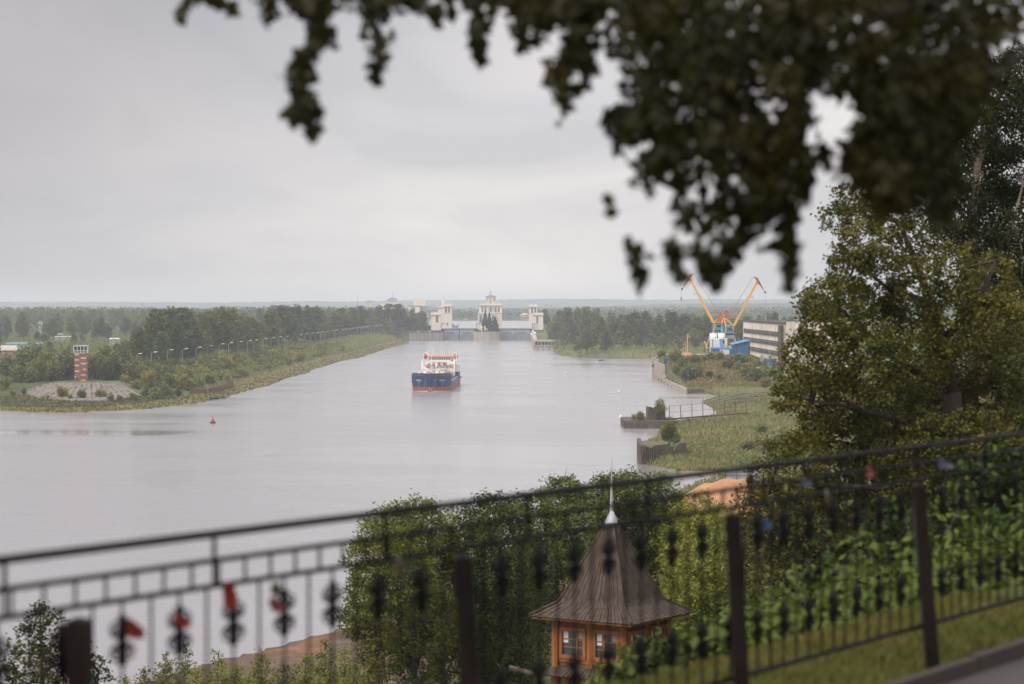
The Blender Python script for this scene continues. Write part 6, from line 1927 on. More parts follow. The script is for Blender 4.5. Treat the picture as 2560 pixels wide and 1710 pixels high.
# ribbons and small locks hanging from the railing
def ribbon(u, v, w, h, m_, lab, tilt=0.0):
    s = None
    # the bay whose picture column is u
    best = min(np.linspace(S0, S1, 800), key=lambda q: abs(CX + F * FP(q, 0).x / FP(q, 0).y - u))
    q = FP(best, 0, 0.03); Y = q.y
    pz = P(u, v, Y)
    t = thing("ribbon", lab, "ribbon", (pz.x, Y, pz.z), R(20), "cloth ribbons tied to the railing")
    wm, hm = w * Y / F, h * Y / F
    vs, fs = [], []
    n = 7
    for i in range(n):
        f = i / (n - 1)
        for j in range(4):
            g = j / 3 - 0.5
            ww = wm * (0.35 + 0.75 * math.sin(math.pi * min(1, 0.12 + 0.78 * f)) + 0.12 * math.sin(9 * f + j))
            vs.append((g * ww + tilt * f * hm, 0.012 * math.sin(3 * f + 4 * g) - 0.01, hm * (0.5 - f)))
    for i in range(n - 1):
        for j in range(3): fs.append((i * 4 + j, i * 4 + j + 1, (i + 1) * 4 + j + 1, (i + 1) * 4 + j))
    k = len(vs)
    vs += [(x, y + 0.006, z) for x, y, z in vs]
    fs += [tuple(i + k for i in f[::-1]) for f in fs]
    MB().add(vs, fs).build("tail", m_, t, True)
    m = MB(); m.lathe([(0.004, -0.012), (0.014, -0.006), (0.014, 0.006), (0.004, 0.012)], (0, -0.004, hm * 0.5), 8); m.build("knot", m_, t, True)
ribbon(322, 1575, 44, 46, "red_cloth", "broad red ribbon lowest and farthest left on the railing", 0.5)
ribbon(443, 1556, 36, 30, "red_cloth", "small red ribbon on the second scroll from the left", 0.7)
ribbon(570, 1490, 34, 62, "red_cloth", "long dark red ribbon hanging from the middle rail", 0.1)
ribbon(682, 1515, 34, 34, "pink_cloth", "faded pink ribbon right of the long dark red one", 0.5)
ribbon(1913, 1312, 26, 20, "blue_cloth", "pale blue ribbon just right of the third big post", 0.1)
ribbon(2171, 1182, 22, 22, "pink_cloth", "dull pink ribbon on the top rail among dark leaves", 0)
ribbon(2350, 1162, 40, 20, "grey_cloth", "grey blue ribbon on the rail near the right edge", 0.9)
ribbon(2008, 1208, 32, 16, "grey_cloth", "pale grey ribbon under the top rail left of the pink one", 0.3)
def padlock(s, z, lab):
    q = FP(s, z, 0.02)
    t = thing("padlock", lab, "padlock", q, ang, "padlocks on the railing")
    m = MB(); m.box(-0.024, -0.01, -0.05, 0.024, 0.01, 0.0); m.build("lock_body", "brass", t)
    m = MB(); m.tube([(-0.016, 0, 0), (-0.016, 0, 0.022), (0, 0, 0.036), (0.016, 0, 0.022), (0.016, 0, 0)], 0.004, 0.004, 6); m.build("shackle", "grey_metal", t)
padlock(0.47, 34.70, "brass padlock on the middle rail right of the long dark red ribbon")
padlock(0.80, 34.71, "brass padlock on the middle rail near the maple leaves")
padlock(2.45, 34.72, "brass padlock on the middle rail between the two right posts")

# paved path and kerb on the near side of the railing
MB().add([FP(-1.4, ZG + 0.015, 3.2), FP(5, ZG + 0.015, 3.2), FP(5, ZG + 0.015, 0.42), FP(-1.4, ZG + 0.015, 0.42)], [(0, 1, 2, 3)]).build("path", "paving")
tag(bpy.data.objects["path"], "strip of greyish paved path inside the railing", "path", kind="structure")
ks = np.linspace(-1.4, 5, 14)
kb = thing("kerb", "dark weathered kerb edging the paved path below the railing", "kerb", (0, 0, 0))
for a, b in zip(ks[:-1], ks[1:]):
    b2 = a + (b - a) * 0.985
    m = MB(); A, B, C_, D_ = FP(a, ZG - 0.1, 0.42), FP(b2, ZG - 0.1, 0.42), FP(b2, ZG - 0.1, 0.32), FP(a, ZG - 0.1, 0.32)
    up = Vector((0, 0, 0.22 + random.uniform(-0.008, 0.008)))
    m.add([A, B, C_, D_, A + up, B + up, C_ + up, D_ + up], [(0, 3, 2, 1), (4, 5, 6, 7), (0, 1, 5, 4), (1, 2, 6, 5), (2, 3, 7, 6), (3, 0, 4, 7)])
    m.build("kerb_stone", "kerb", kb)

# ------------------------------------------------------------------ vegetation
rg = np.random.default_rng(21)

def limb_path(a, b, sag=0.1, n=6, r=None):
    r = r or rg
    a, b = Vector(a), Vector(b); L = (b - a).length
    pts = []
    for i in range(n + 1):
        f = i / n
        p = a.lerp(b, f) + Vector((r.normal() * 0.04 * L * f, r.normal() * 0.04 * L * f, sag * L * math.sin(math.pi * f) * 0.5))
        pts.append(p)
    return pts

# --- prototypes for the banks (20 m trees; copies are scaled)
def wood_tree(kind, seed):
    r = np.random.default_rng(seed)
    t = thing("broadleaf_tree", "x", "tree")
    H = 20.0
    tall = r.uniform(0.85, 1.15)
    W = {"round": 6.2, "tall": 4.2, "open": 5.4}[kind]
    base = {"round": 2.5, "tall": 2.2, "open": 4.0}[kind]
    lobes = []
    nl = {"round": 11, "tall": 10, "open": 9}[kind]
    for i in range(nl):
        f = (i + 0.5) / nl
        z = base + (H - base) * (0.08 + 0.84 * f) + r.normal() * 0.7
        w = W * (math.sin(math.pi * min(1, 0.18 + 0.80 * f)) ** 0.7)
        a = r.uniform(0, 6.28); d = w * r.uniform(0.15, 0.62)
        rad = r.uniform(2.0, 3.3) * (0.75 if f > 0.8 else 1)
        lobes.append(((d * math.cos(a), d * math.sin(a), z), (rad, rad, rad * 0.85)))
    C = crown(r, lobes, 0.62, 1.25, 9)
    C = C[C[:, 2] < H * 1.02]
    up = 0.5
    V = leaves(C, 0.95, r, 0.62, up)
    m = "leaf_wood" if kind != "open" else "leaf_dark"
    tr = MB()
    tr.tube(limb_path((0, 0, -1), (r.normal() * 0.4, r.normal() * 0.4, H * 0.72), 0, 6, r), 0.42, 0.12, 6)
    for c, rad in lobes[:7]:
        tr.tube(limb_path((0, 0, max(1.5, c[2] * 0.55)), c, 0.08, 4, r), 0.18, 0.05, 5)
    tr.build("trunk", "bark", t)
    quads_object("crown", V, m, t)
    return t
def bush_proto(seed, mname, H=3.2, W=2.0, leaf=0.5, nm="bush", pts=0.9, ln=9):
    r = np.random.default_rng(seed)
    t = thing(nm, "x", "bush")
    lobes = []
    for i in range(7):
        a = r.uniform(0, 6.28); d = r.uniform(0, W * 0.62); z = r.uniform(0.25, 0.72) * H
        rad = r.uniform(0.30, 0.45) * W
        lobes.append(((d * math.cos(a), d * math.sin(a), z), (rad, rad, rad * r.uniform(0.9, 1.5))))
    C = crown(r, lobes, 2.4 * pts, 0.62, ln)
    # upright shoots break the outline
    for i in range(16):
        a = r.uniform(0, 6.28); d = r.uniform(0.1, W * 0.8); h = H * r.uniform(0.7, 1.08) * (1 - 0.3 * d / W)
        z = np.linspace(h * 0.4, h, 9)
        C = np.concatenate([C, np.stack([d * math.cos(a) + r.normal(size=9) * 0.12, d * math.sin(a) + r.normal(size=9) * 0.12, z], 1)])
    V = leaves(C, leaf, r, 0.5, 0.35)
    s = MB()
    for i in range(5):
        a = r.uniform(0, 6.28); s.tube(limb_path((0, 0, -0.4), (W * 0.5 * math.cos(a), W * 0.5 * math.sin(a), H * 0.7), 0.05, 4, r), 0.06, 0.02, 5)
    s.build("stem", "bark", t)
    quads_object("foliage", V, mname, t)
    return t
def conifer(seed, H=12.0, W=2.4):
    r = np.random.default_rng(seed)
    t = thing("spruce_tree", "x", "tree")
    out = []
    for k in range(44):
        f = k / 43; z = 0.8 + (H - 0.8) * f
        w = W * (1 - f) ** 0.8 * 1.25 + 0.15
        for j in range(int(10 + 26 * (1 - f))):
            a = r.uniform(0, 6.28); d = w * r.uniform(0.25, 1.0)
            out.append((d * math.cos(a), d * math.sin(a), z - 0.35 * d + r.normal() * 0.1))
    V = leaves(np.array(out), 1.0, r, 0.6, 0.0, 0.8)
    MB().tube([(0, 0, -1), (0, 0, H * 0.95)], 0.25, 0.04, 6).build("trunk", "bark", t)
    quads_object("crown", V, "leaf_spruce", t)
    return t
PROTO = [wood_tree("round", 101), wood_tree("round", 102), wood_tree("tall", 103), wood_tree("tall", 104), wood_tree("open", 105), wood_tree("round", 106), wood_tree("open", 107)]
BUSH = [bush_proto(201, "leaf_willow"), bush_proto(202, "leaf_willow"), bush_proto(203, "leaf_yellowing"), bush_proto(204, "leaf_willow", 4.2, 1.8), bush_proto(205, "leaf_wood", 3.4, 2.4)]
CON = conifer(301)
used = set()
def place(proto, loc, rz, sc, label, group, name=None):
    if proto.name not in used:
        used.add(proto.name); o = proto
        o.location = loc; o.rotation_euler = (0, 0, rz); o.scale = sc if hasattr(sc, '__len__') else (sc, sc, sc)
        o["label"] = label; o["group"] = group
        return o
    return dup(proto, loc, rz, sc, label, group)

def sky_l(u):
    return np.interp(u, [-200, 0, 120, 340, 390, 480, 500, 560, 640, 700, 760, 830, 870, 960, 1000, 1040, 1080],
                    [773, 772, 770, 771, 776, 776, 780, 770, 764, 762, 760, 764, 768, 764, 760, 768, 790])
def vtop_to_h(Y, v, zb): return CAMZ - (v - HOR) * Y / F - zb
LW = "trees of the left bank wood"
# the tall clumps behind the lamp row, placed by their tops: (u, v_top, depth)
tall = [(345, 818, 1050), (395, 770, 1120), (425, 764, 1140), (452, 772, 1160), (478, 800, 1130), (365, 835, 1060), (440, 800, 1100), (470, 850, 1070), (405, 830, 1060),
        (505, 782, 1280), (530, 776, 1300), (555, 768, 1290), (580, 772, 1330), (600, 790, 1270), (630, 792, 1360), (655, 800, 1300), (640, 830, 1230), (590, 830, 1210), (545, 825, 1200),
        (675, 770, 1480), (700, 765, 1500), (720, 762, 1540), (745, 760, 1560), (770, 762, 1580), (790, 764, 1600), (805, 772, 1620), (690, 790, 1420), (735, 795, 1430), (770, 800, 1450), (800, 805, 1500),
        (835, 778, 1900), (855, 772, 1950), (880, 768, 2000), (900, 766, 2020), (925, 768, 2080), (950, 762, 2120), (975, 761, 2150), (995, 762, 2180), (1010, 770, 2200), (1030, 782, 2260), (1050, 780, 2320), (1062, 784, 2340), (1074, 780, 2370), (1085, 786, 2400), (1040, 796, 2200),
        (850, 800, 1750), (885, 802, 1800), (915, 800, 1850), (945, 800, 1900), (980, 798, 1980), (1010, 800, 2050), (1035, 812, 2100), (825, 805, 1650),
        (480, 830, 1180), (515, 832, 1160), (620, 815, 1300), (660, 815, 1350), (345, 850, 1010), (320, 850, 1080), (295, 858, 1120)]
LAMPS.sort(key=lambda q: q[1])
_ly = np.array([q[1] for q in LAMPS]); _lx = np.array([q[0] for q in LAMPS])
def behind_lamps(u, Y):
    for _ in range(60):
        if (u - CX) / F * Y < np.interp(Y, _ly, _lx) - 10.5 or Y > 2380: return Y
        Y += 8
    return Y
def lw_label(u, Y, v):
    if u < 490 and v < 790: return "tall pale stemmed tree of the clump right of the brick tower"
    if 490 <= u < 660: return "rounded olive tree in the clump behind the nearer lamps"
    if 660 <= u < 815: return "big dense tree in the tall wood behind the lamp row"
    if u >= 815: return "bluish hazy tree in the far wood near the lock"
    return "leafy tree among the gardens on the left bank"
for i, (u, v, Y) in enumerate(tall):
    Y = behind_lamps(u, Y)
    if u > 1000 and Y < 2440: u, Y = min(u, 1056), max(Y, 2450)
    q = P(u, v, Y); zb = hz(q.x, Y)
    h = max(6.0, q.z - zb)
    pr = PROTO[int(rg.integers(0, 7))]
    s = h / 20.0
    w = s * rg.uniform(0.85, 1.2) if h > 14 else s * rg.uniform(1.1, 1.5)
    place(pr, (q.x, Y, zb), rg.uniform(0, 6.28), (w, w, s), lw_label(u, Y, v), LW)
# more trees of the same wood, by area
cnt = 0
while cnt < 190:
    u = rg.uniform(-60, 1075); f = rg.uniform() ** 0.8
    Ymin = np.interp(u, [0, 300, 520, 800, 960, 1075], [1080, 1080, 1130, 1520, 2000, 2300])
    Y = Ymin + (3100 - Ymin) * f if u < 900 else Ymin + (2700 - Ymin) * f
    Y = behind_lamps(u, Y)
    X = (u - CX) / F * Y
    zb = hz(X, Y)
    if zb < 4.0 or u > 1056 or (u > 1000 and Y < 2440): continue
    lim = sky_l(u) + rg.uniform(0, 9) + (22 if (u < 340 and Y < 2000) else 0)
    h = min(vtop_to_h(Y, lim, zb), rg.uniform(13, 25) if u > 340 else (rg.uniform(5, 11) if Y < 1900 else rg.uniform(14, 24)))
    if h < 4.5: continue
    s = h / 20; w = s * rg.uniform(0.9, 1.25) * (1.35 if h < 11 else 1)
    place(PROTO[int(rg.integers(0, 7))], (X, Y, zb), rg.uniform(0, 6.28), (w, w, s),
          "dark tree of the wood edging the far gardens" if u < 340 and Y > 1900 else lw_label(u, Y, 800), LW)
    cnt += 1
# near bushes around the mound (the ones one can tell apart)
ml = [(60, 985, 905, 4.4), (30, 990, 890, 3.6), (152, 985, 880, 6.2), (205, 990, 876, 5.2), (175, 998, 874, 2.6), (250, 986, 880, 6.0), (277, 993, 872, 3.8), (298, 995, 868, 3.4), (330, 985, 870, 4.6), (338, 1000, 864, 3.0), (365, 975, 905, 6.6),
      (118, 1000, 876, 2.6), (10, 975, 930, 5.5), (50, 960, 960, 6.5), (85, 945, 975, 8.0), (120, 930, 985, 10.5), (155, 925, 992, 11.5), (60, 925, 1010, 11.5), (20, 935, 1000, 9.5), (180, 935, 1000, 9), (235, 925, 1000, 11), (265, 920, 1005, 12), (290, 925, 1000, 10.5), (318, 925, 1000, 10), (345, 930, 985, 9), (95, 905, 1040, 11), (210, 920, 1020, 10), (310, 955, 950, 4.5), (340, 965, 935, 4.5), (375, 950, 945, 6.5), (400, 960, 925, 6.5), (425, 975, 905, 5.2), (395, 985, 885, 4.8), (100, 945, 968, 8), (140, 945, 972, 9), (168, 945, 975, 9), (75, 955, 960, 6.5), (240, 945, 978, 9), (270, 945, 975, 9.5), (300, 945, 972, 9), (325, 945, 968, 8), (130, 950, 965, 6), (222, 948, 985, 10), (190, 948, 990, 10), (350, 940, 1000, 8), (370, 940, 990, 7.5)]
for i, (u, v, Y, h) in enumerate(ml):
    X = (u - CX) / F * Y; zb = hz(X, Y)
    if 872 < Y < 942 and 45 < u < 350: zb = max(zb, 1.2)
    kind = (BUSH[4] if i % 2 else BUSH[0]) if (u < 330 and Y > 955) else BUSH[int(rg.integers(0, 4))]
    p0 = 3.2 if kind is not BUSH[3] else 4.2
    if Y < 912: h *= 0.74
    s = h / p0
    place(kind, (X, Y, zb - 0.2), rg.uniform(0, 6.28), (s * (1.0 if h < 7 else 0.85), s * (1.0 if h < 7 else 0.85), s),
          "dark full bush standing behind the brick tower" if (u < 330 and Y > 955) else "yellowing green bush at the foot of the paved mound", "bushes around the paved mound")
# shrubs on the embankment slope
SL = "shrubs on the left embankment slope"
cnt = 0
sh_pts = []
while cnt < 250:
    Y = 880 + (1750 - 880) * rg.uniform() ** 1.35
    X = rg.uniform(-158, -119)
    if Y < 955 and X < -137: continue
    dsh = float(sdist(POLY_L, np.array([X]), np.array([Y]))[0])
    if dsh < 15.0: continue
    zb = hz(X, Y)
    k = int(rg.choice([0, 1, 2, 2, 3, 0, 1]))
    h = rg.uniform(3.2, 6.2) * (0.8 if dsh < 18 else 1)
    s = h / (3.2 if k != 3 else 4.2)
    place(BUSH[k], (X, Y, zb - 0.2), rg.uniform(0, 6.28), (s * 1.15, s * 1.15, s), "yellow green shrub crowding the slope between lamps and pile wall" if Y < 1250 else "greyish green shrub on the far part of the embankment slope", SL)
    cnt += 1

def scatter(n, sampler, leaf, npl, spread, mname, name, label, cat, rise=0.6, up=0.3, aspect=0.5):
    """a mass of growth nobody could count, as one mesh: n clumps with npl leaves each"""
    pts = sampler(n)
    x, y, h = pts[:, 0], pts[:, 1], pts[:, 2]
    z = height(x, y)
    ok = z > -0.5
    x, y, h, z = x[ok], y[ok], h[ok], z[ok]
    n = len(x)
    C = np.stack([x, y, z + h * rise], 1)[:, None, :] + np.clip(rg.normal(size=(n, npl, 3)), -1.5, 1.25) * np.stack([h * spread, h * spread, h * 0.28], 1)[:, None, :]
    C = C.reshape(-1, 3)
    sz = np.repeat(leaf * np.ones(n) if np.isscalar(leaf) else leaf(h), npl)
    o = quads_object(name, leaves(C, sz, rg, aspect, up), mname)
    tag(o, label, cat, kind="stuff")
    return o
# embankment shrubs farther on, undergrowth between trees and lamps
def smp(n):
    Y = rg.uniform(1000, 2420, n); X = rg.uniform(-160, -112, n) + (Y - 1000) / 1420 * 10
    d = sdist(POLY_L, X, Y); ok = (d > 15.5) & ~((Y > 2330) & (CX + F * X / Y > 1012))
    return np.stack([X, Y, rg.uniform(2.0, 4.4, n)], 1)[ok]
scatter(3200, smp, 0.75, 26, 0.42, "leaf_willow", "shrubbery", "dense willow scrub covering the long left embankment", "shrubbery")
def smp(n):
    Y = rg.uniform(985, 2300, n); X = np.minimum(-rg.uniform(150, 520, n) * (Y / 1500) ** 0.6 - 4, np.interp(Y, _ly, _lx) - 7)
    return np.stack([X, Y, rg.uniform(2.5, 6.5, n)], 1)
scatter(3000, smp, 1.25, 20, 0.55, "leaf_wood", "undergrowth", "mixed garden greenery filling the left bank between the trees", "undergrowth")
def smp(n):
    Y = rg.uniform(2250, 3600, n); X = -rg.uniform(0.045, 0.24, n) * Y
    h = rg.uniform(12, 22, n)
    lim = CAMZ - (sky_l(CX + F * X / Y) + rg.uniform(0, 8, n) - HOR) * Y / F - 6.5
    return np.stack([X, Y, np.clip(np.minimum(h, lim / 1.05), 3, 30)], 1)
scatter(2600, smp, 2.3, 24, 0.24, "leaf_dark", "woods", "far dark belt of woodland along the left horizon", "woods")

# --- right peninsula woods
def sky_r(u):
    return np.interp(u, [1340, 1354, 1372, 1386, 1416, 1460, 1500, 1570, 1602, 1650, 1677, 1720, 1752, 1800, 1850, 1900, 1960, 2050, 2200],
                    [795, 771, 774, 782, 772, 767, 772, 781, 775, 770, 769, 774, 779, 786, 790, 782, 784, 780, 780])
RW = "trees of the right peninsula wood"
rt = [(1362, 771, 2450), (1400, 775, 2150), (1420, 770, 2120), (1445, 767, 2080), (1465, 768, 2050), (1490, 772, 2020), (1390, 800, 1950), (1410, 815, 1850), (1435, 810, 1800), (1465, 800, 1780), (1500, 790, 1760),
      (1530, 790, 1760), (1560, 785, 1760), (1590, 778, 1750), (1612, 776, 1740), (1625, 790, 1700), (1650, 785, 1720), (1680, 782, 1740), (1710, 785, 1740), (1740, 790, 1740), (1770, 795, 1740), (1800, 800, 1720), (1480, 830, 1680), (1445, 845, 1690), (1520, 820, 1690), (1570, 815, 1690), (1605, 800, 1680), (1640, 815, 1680), (1690, 815, 1690), (1735, 820, 1690), (1660, 835, 1650), (1700, 850, 1650), (1740, 848, 1655), (1850, 800, 1650), (1920, 780, 1900), (1940, 778, 1900)]
for u, v, Y in rt:
    q = P(u, v, Y); zb = hz(q.x, Y)
    if zb < 0: continue
    h = max(4.5, q.z - zb); s = h / 20; w = s * rg.uniform(0.95, 1.25) * (1.3 if h < 11 else 1)
    place(PROTO[int(rg.integers(0, 7))], (q.x, Y, zb), rg.uniform(0, 6.28), (w, w, s), "tree at the water side front of the right peninsula wood" if Y < 1720 else "tall tree rising at the back of the right peninsula wood", RW)
cnt = 0
while cnt < 60:
    u = rg.uniform(1372, 2000); Y = 1640 + 1000 * rg.uniform() ** 1.3
    X = (u - CX) / F * Y; zb = hz(X, Y)
    if zb < 1.2: continue
    h = min(vtop_to_h(Y, sky_r(u) + rg.uniform(1, 8), zb), rg.uniform(13, 24))
    if h < 6: continue
    s = h / 20; w = s * rg.uniform(0.95, 1.3)
    place(PROTO[int(rg.integers(0, 7))], (X, Y, zb), rg.uniform(0, 6.28), (w, w, s), "tall tree rising at the back of the right peninsula wood", RW)
    cnt += 1
def smp(n):
    Y = rg.uniform(1640, 2500, n); X = rg.uniform(28, 330, n) * (Y / 1700)
    h = rg.uniform(5, 15, n)
    lim = CAMZ - (sky_r(CX + F * X / Y) + rg.uniform(2, 10, n) - HOR) * Y / F - 3
    return np.stack([X, Y, np.clip(np.minimum(h, lim), 2, 30)], 1)
scatter(1700, smp, 1.6, 24, 0.34, "leaf_wood", "woods", "mixed wood filling the right peninsula behind its front trees", "woods")
def smp(n):
    Y = rg.uniform(1580, 1690, n); X = rg.uniform(30, 320, n)
    d = sdist(POLY_R, X, Y); ok = d > 1.5
    return np.stack([X, Y, rg.uniform(0.8, 3.4, n) * np.clip(d / 14, 0.35, 1.2)], 1)[ok]
scatter(1500, smp, 0.8, 18, 0.5, "leaf_willow", "shrubbery", "waterside scrub in front of the right peninsula wood", "shrubbery")
# far shore behind the lock
def smp(n):
    Y = rg.uniform(3640, 4700, n); X = rg.uniform(-0.2, 0.24, n) * Y
    return np.stack([X, Y, rg.uniform(9, 19, n)], 1)
scatter(2600, smp, 3.0, 18, 0.35, "leaf_dark", "woods", "hazy woodland on the far reservoir shore behind the lock", "woods")
# conifers on the round pier
for k, (x, yb, yt, lab) in enumerate(((1187, 660, 462, "tallest dark spruce on the round lock pier"), (1238, 660, 480, "middle dark spruce on the round lock pier"), (1303, 680, 532, "broad lowest conifer at the right of the lock pier group"))):
    a, b = R1(x, yt, YL + 2 - k), R1(x, yb, YL + 2 - k)
    h = a.z - 9.2
    s = h / 12.0; w = s * (0.92 if k < 2 else 1.45)
    place(CON, (a.x, YL + 2 - k * 2, 9.2), k * 2.0, (w, w, s), lab, "conifers on the lock pier")

# --- right bank: quay slope bushes, meadow bushes
QS = "bushes on the slope below the blue fence"
qs = [(1655, 905, 1180, 5.5), (1640, 900, 1188, 4.0), (1690, 945, 1060, 4.2), (1705, 935, 1085, 4.6), (1725, 965, 1020, 5.2), (1740, 955, 1035, 4.5), (1715, 950, 1050, 4.0), (1690, 925, 1120, 4.6), (1780, 905, 1130, 5.5), (1800, 900, 1128, 6.2), (1760, 910, 1120, 4.5), (1830, 912, 1110, 5.0), (1850, 915, 1100, 4.5), (1870, 905, 1105, 4.6), (1885, 935, 1060, 4.2), (1870, 955, 1020, 6.0), (1890, 960, 1005, 5.0), (1905, 945, 1020, 5.4), (1820, 930, 1080, 4.0), (1845, 930, 1070, 3.8), (1735, 920, 1110, 3.8), (1900, 925, 1050, 5.0), (1925, 935, 1010, 5.5), (1930, 915, 1060, 6.0), (1800, 955, 1020, 2.6), (1775, 940, 1040, 2.8), (1720, 905, 1125, 3.6), (1915, 965, 970, 3.6)]
for u, v, Y, h in qs:
    X = (u - CX) / F * Y; zb = hz(X, Y); k = int(rg.choice([0, 1, 3, 0, 1]))
    if v <= 912: h *= 0.62
    s = 1.25 * h / (3.2 if k != 3 else 4.2)
    place(BUSH[k], (X, Y, zb - 0.15), rg.uniform(0, 6.28), (s * 1.2, s * 1.2, s), "grey green bush on the slope between quay wall and blue fence" if u < 1760 else "green bush on the slope near the works building", QS)
mb_ = [(1905, 1022, 640, 3.0, "small round bush beside the grooved slipway"), (1960, 1040, 590, 4.2, "grey willow bush under the big linden by the slipway"), (1930, 1052, 560, 3.4, "grey green willow clump in the meadow below the slipway"), (1870, 1050, 570, 2.6, "low willow clump near the footbridge end"), (1985, 1055, 540, 4.5, "willow clump half hidden behind the big linden"), (1900, 1045, 585, 3.2, "middle willow clump between footbridge and linden")]
for u, v, Y, h, lab in mb_:
    X = (u - CX) / F * Y; zb = hz(X, Y); k = int(rg.choice([0, 1])); s = h / 3.2
    place(BUSH[k], (X, Y, zb - 0.1), rg.uniform(0, 6.28), (s * 1.35, s * 1.35, s), lab, "willow clumps in the meadow")
# bushes on the ruins
def special_bush(u, vt, vb, Y, w, mname, leaf, lab, seed, ln=9):
    a, b = P(u, vt, Y), P(u, vb, Y)
    pr = bush_proto(seed, mname, a.z - b.z, w, leaf, "bush", 1.6, ln)
    pr.location = (a.x, Y, b.z); pr["label"] = lab
    return pr
special_bush(1653, 996, 1034, 705, 2.2, "leaf_willow", 0.32, "round willow bush growing out of the roofless pier hut", 401)
special_bush(1600, 1026, 1049, 705, 1.9, "leaf_yellowing", 0.30, "low bush on the outer end of the ruined pier", 402)
special_bush(1585, 1036, 1049, 703, 0.9, "leaf_yellowing", 0.26, "smallest bush at the tip of the ruined pier", 403)
special_bush(1673, 1043, 1113, 555, 2.9, "leaf_maple", 0.34, "tall olive bush growing on the broken concrete caisson", 404, 12)
# grass of the meadow, bank strips, lawn: blades standing
def blades(n, sampler, hmin, hmax, w, mname, name, label):
    pts = sampler(n); x, y = pts[:, 0], pts[:, 1]
    z = height(x, y); ok = z > 0.02
    x, y, z = x[ok], y[ok], z[ok]; n = len(x)
    h = rg.uniform(hmin, hmax, n); a = rg.uniform(0, 6.28, n)
    wv = np.stack([np.cos(a), np.sin(a), np.zeros(n)], 1) * (w * h / hmax)[:, None]
    lean = rg.normal(size=(n, 3)) * 0.28 * h[:, None]; lean[:, 2] = 0
    b0 = np.stack([x, y, z - 0.05], 1)
    top = b0 + lean + np.array([0, 0, 1]) * h[:, None]
    mid = b0 + lean * 0.35 + np.array([0, 0, 1]) * (h * 0.55)[:, None]
    V = np.stack([b0 - wv * 0.5, mid + wv, top, mid - wv], 1)
    o = quads_object(name, V, mname); tag(o, label, "grass", kind="stuff")
def smp(n):
    Y = 520 + 480 * rg.uniform(size=n) ** 1.5; X = rg.uniform(28, 105, n) * (Y / 620)
    d = sdist(POLY_R, X, Y)
    sl = [tuple(G(*q)[:2]) for q in ((1755, 1004), (1960, 975), (1960, 1010), (1795, 1020))]
    ok = (d > 0.5) & ((sdist(sl, X, Y) < 0) | (rg.uniform(size=n) < 0.05))
    return np.stack([X, Y], 1)[ok]
blades(42000, smp, 0.45, 1.3, 0.26, "grass_meadow", "grass", "tall reedy grass covering the right bank meadow")
def smp(n):
    Y = rg.uniform(395, 505, n); X = rg.uniform(15, 75, n)
    d = sdist(POLY_R, X, Y); ok = d > 0.5
    return np.stack([X, Y], 1)[ok]
blades(9000, smp, 0.35, 1.0, 0.18, "grass_meadow", "grass", "grass around the creek and sand heap")
def smp(n):
    Y = rg.uniform(975, 1210, n); X = rg.uniform(72, 130, n)
    return np.stack([X, Y], 1)
blades(14000, smp, 0.4, 1.5, 0.5, "grass_bank", "grass", "rough dry grass on the slope below the blue fence")
def smp(n):
    Y = 800 + 1500 * rg.uniform(size=n) ** 1.6; X = rg.uniform(-230, -98, n) * 1.0
    d = sdist(POLY_L, X, Y); lim = np.where(Y < 905, 70, 13.5); ok = (d > 0.6) & (d < lim)
    return np.stack([X, Y], 1)[ok]
blades(60000, smp, 0.25, 0.8, 0.35, "grass_bank", "grass", "dry olive grass along the left water edge")
def smp(n):
    s = rg.uniform(-0.3, 4.6, n); o = rg.uniform(0.05, 2.6, n)
    X = FX0 + FDX * s - o * FDY / FLEN; Y = FY0 + FDY * s + o * FDX / FLEN
    return np.stack([X, Y], 1)
blades(42000, smp, 0.04, 0.13, 0.008, "grass_lawn", "grass", "short lawn grass under the railing")

# --- the near trees
def near_tree(name, label, lobes, Y, mname, leaf, per, ln, base, limbs, bark="bark", r0=0.25, clump=0.30, up=0.45, aspect=0.62, depth=0.9, droop=0.0, cat="tree", yjit=2.0, group=None):
    """a tree whose crown lobes are given by picture place (reduced view x, y, radius) and depth"""
    r = np.random.default_rng(int(abs(lobes[0][0]) * 7 + abs(lobes[0][1])))
    t = thing(name, label, cat, base, group=group)
    base = Vector(base)
    L3 = []
    for (x, y, rad) in lobes:
        c = D(x, y, Y + r.uniform(-yjit, yjit)); rr = rad * 1.0907 * Y / F
        L3.append((np.array(c - base), np.array([rr, rr * depth, rr])))
    C = crown(r, L3, per, clump, ln)
    V = leaves(C, leaf, r, aspect, up, droop)
    m = MB()
    for (pts, ra, rb) in limbs:
        q = [Vector(p) - base if isinstance(p, Vector) else D(p[0], p[1], Y + (p[2] if len(p) > 2 else 0)) - base for p in pts]
        m.tube(q, ra, rb, 7)
    # twigs feeding every lobe
    if limbs:
        spine = [Vector(p) - base if isinstance(p, Vector) else D(p[0], p[1], Y + (p[2] if len(p) > 2 else 0)) - base for l in limbs for p in l[0]]
        for c, rr in L3:
            cv = Vector(c); n0 = min(spine, key=lambda s_: (s_ - cv).length)
            m.tube(limb_path(n0, cv, 0.06, 4, r), 0.05 * r0 / 0.25, 0.015, 5)
            for k in range(3):
                e = cv + Vector(r.normal(size=3) * rr * 0.55); m.tube(limb_path(cv, e, 0.03, 3, r), 0.02, 0.008, 4)
    m.build("trunk", bark, t, True)
    quads_object("crown", V, mname, t)
    return t
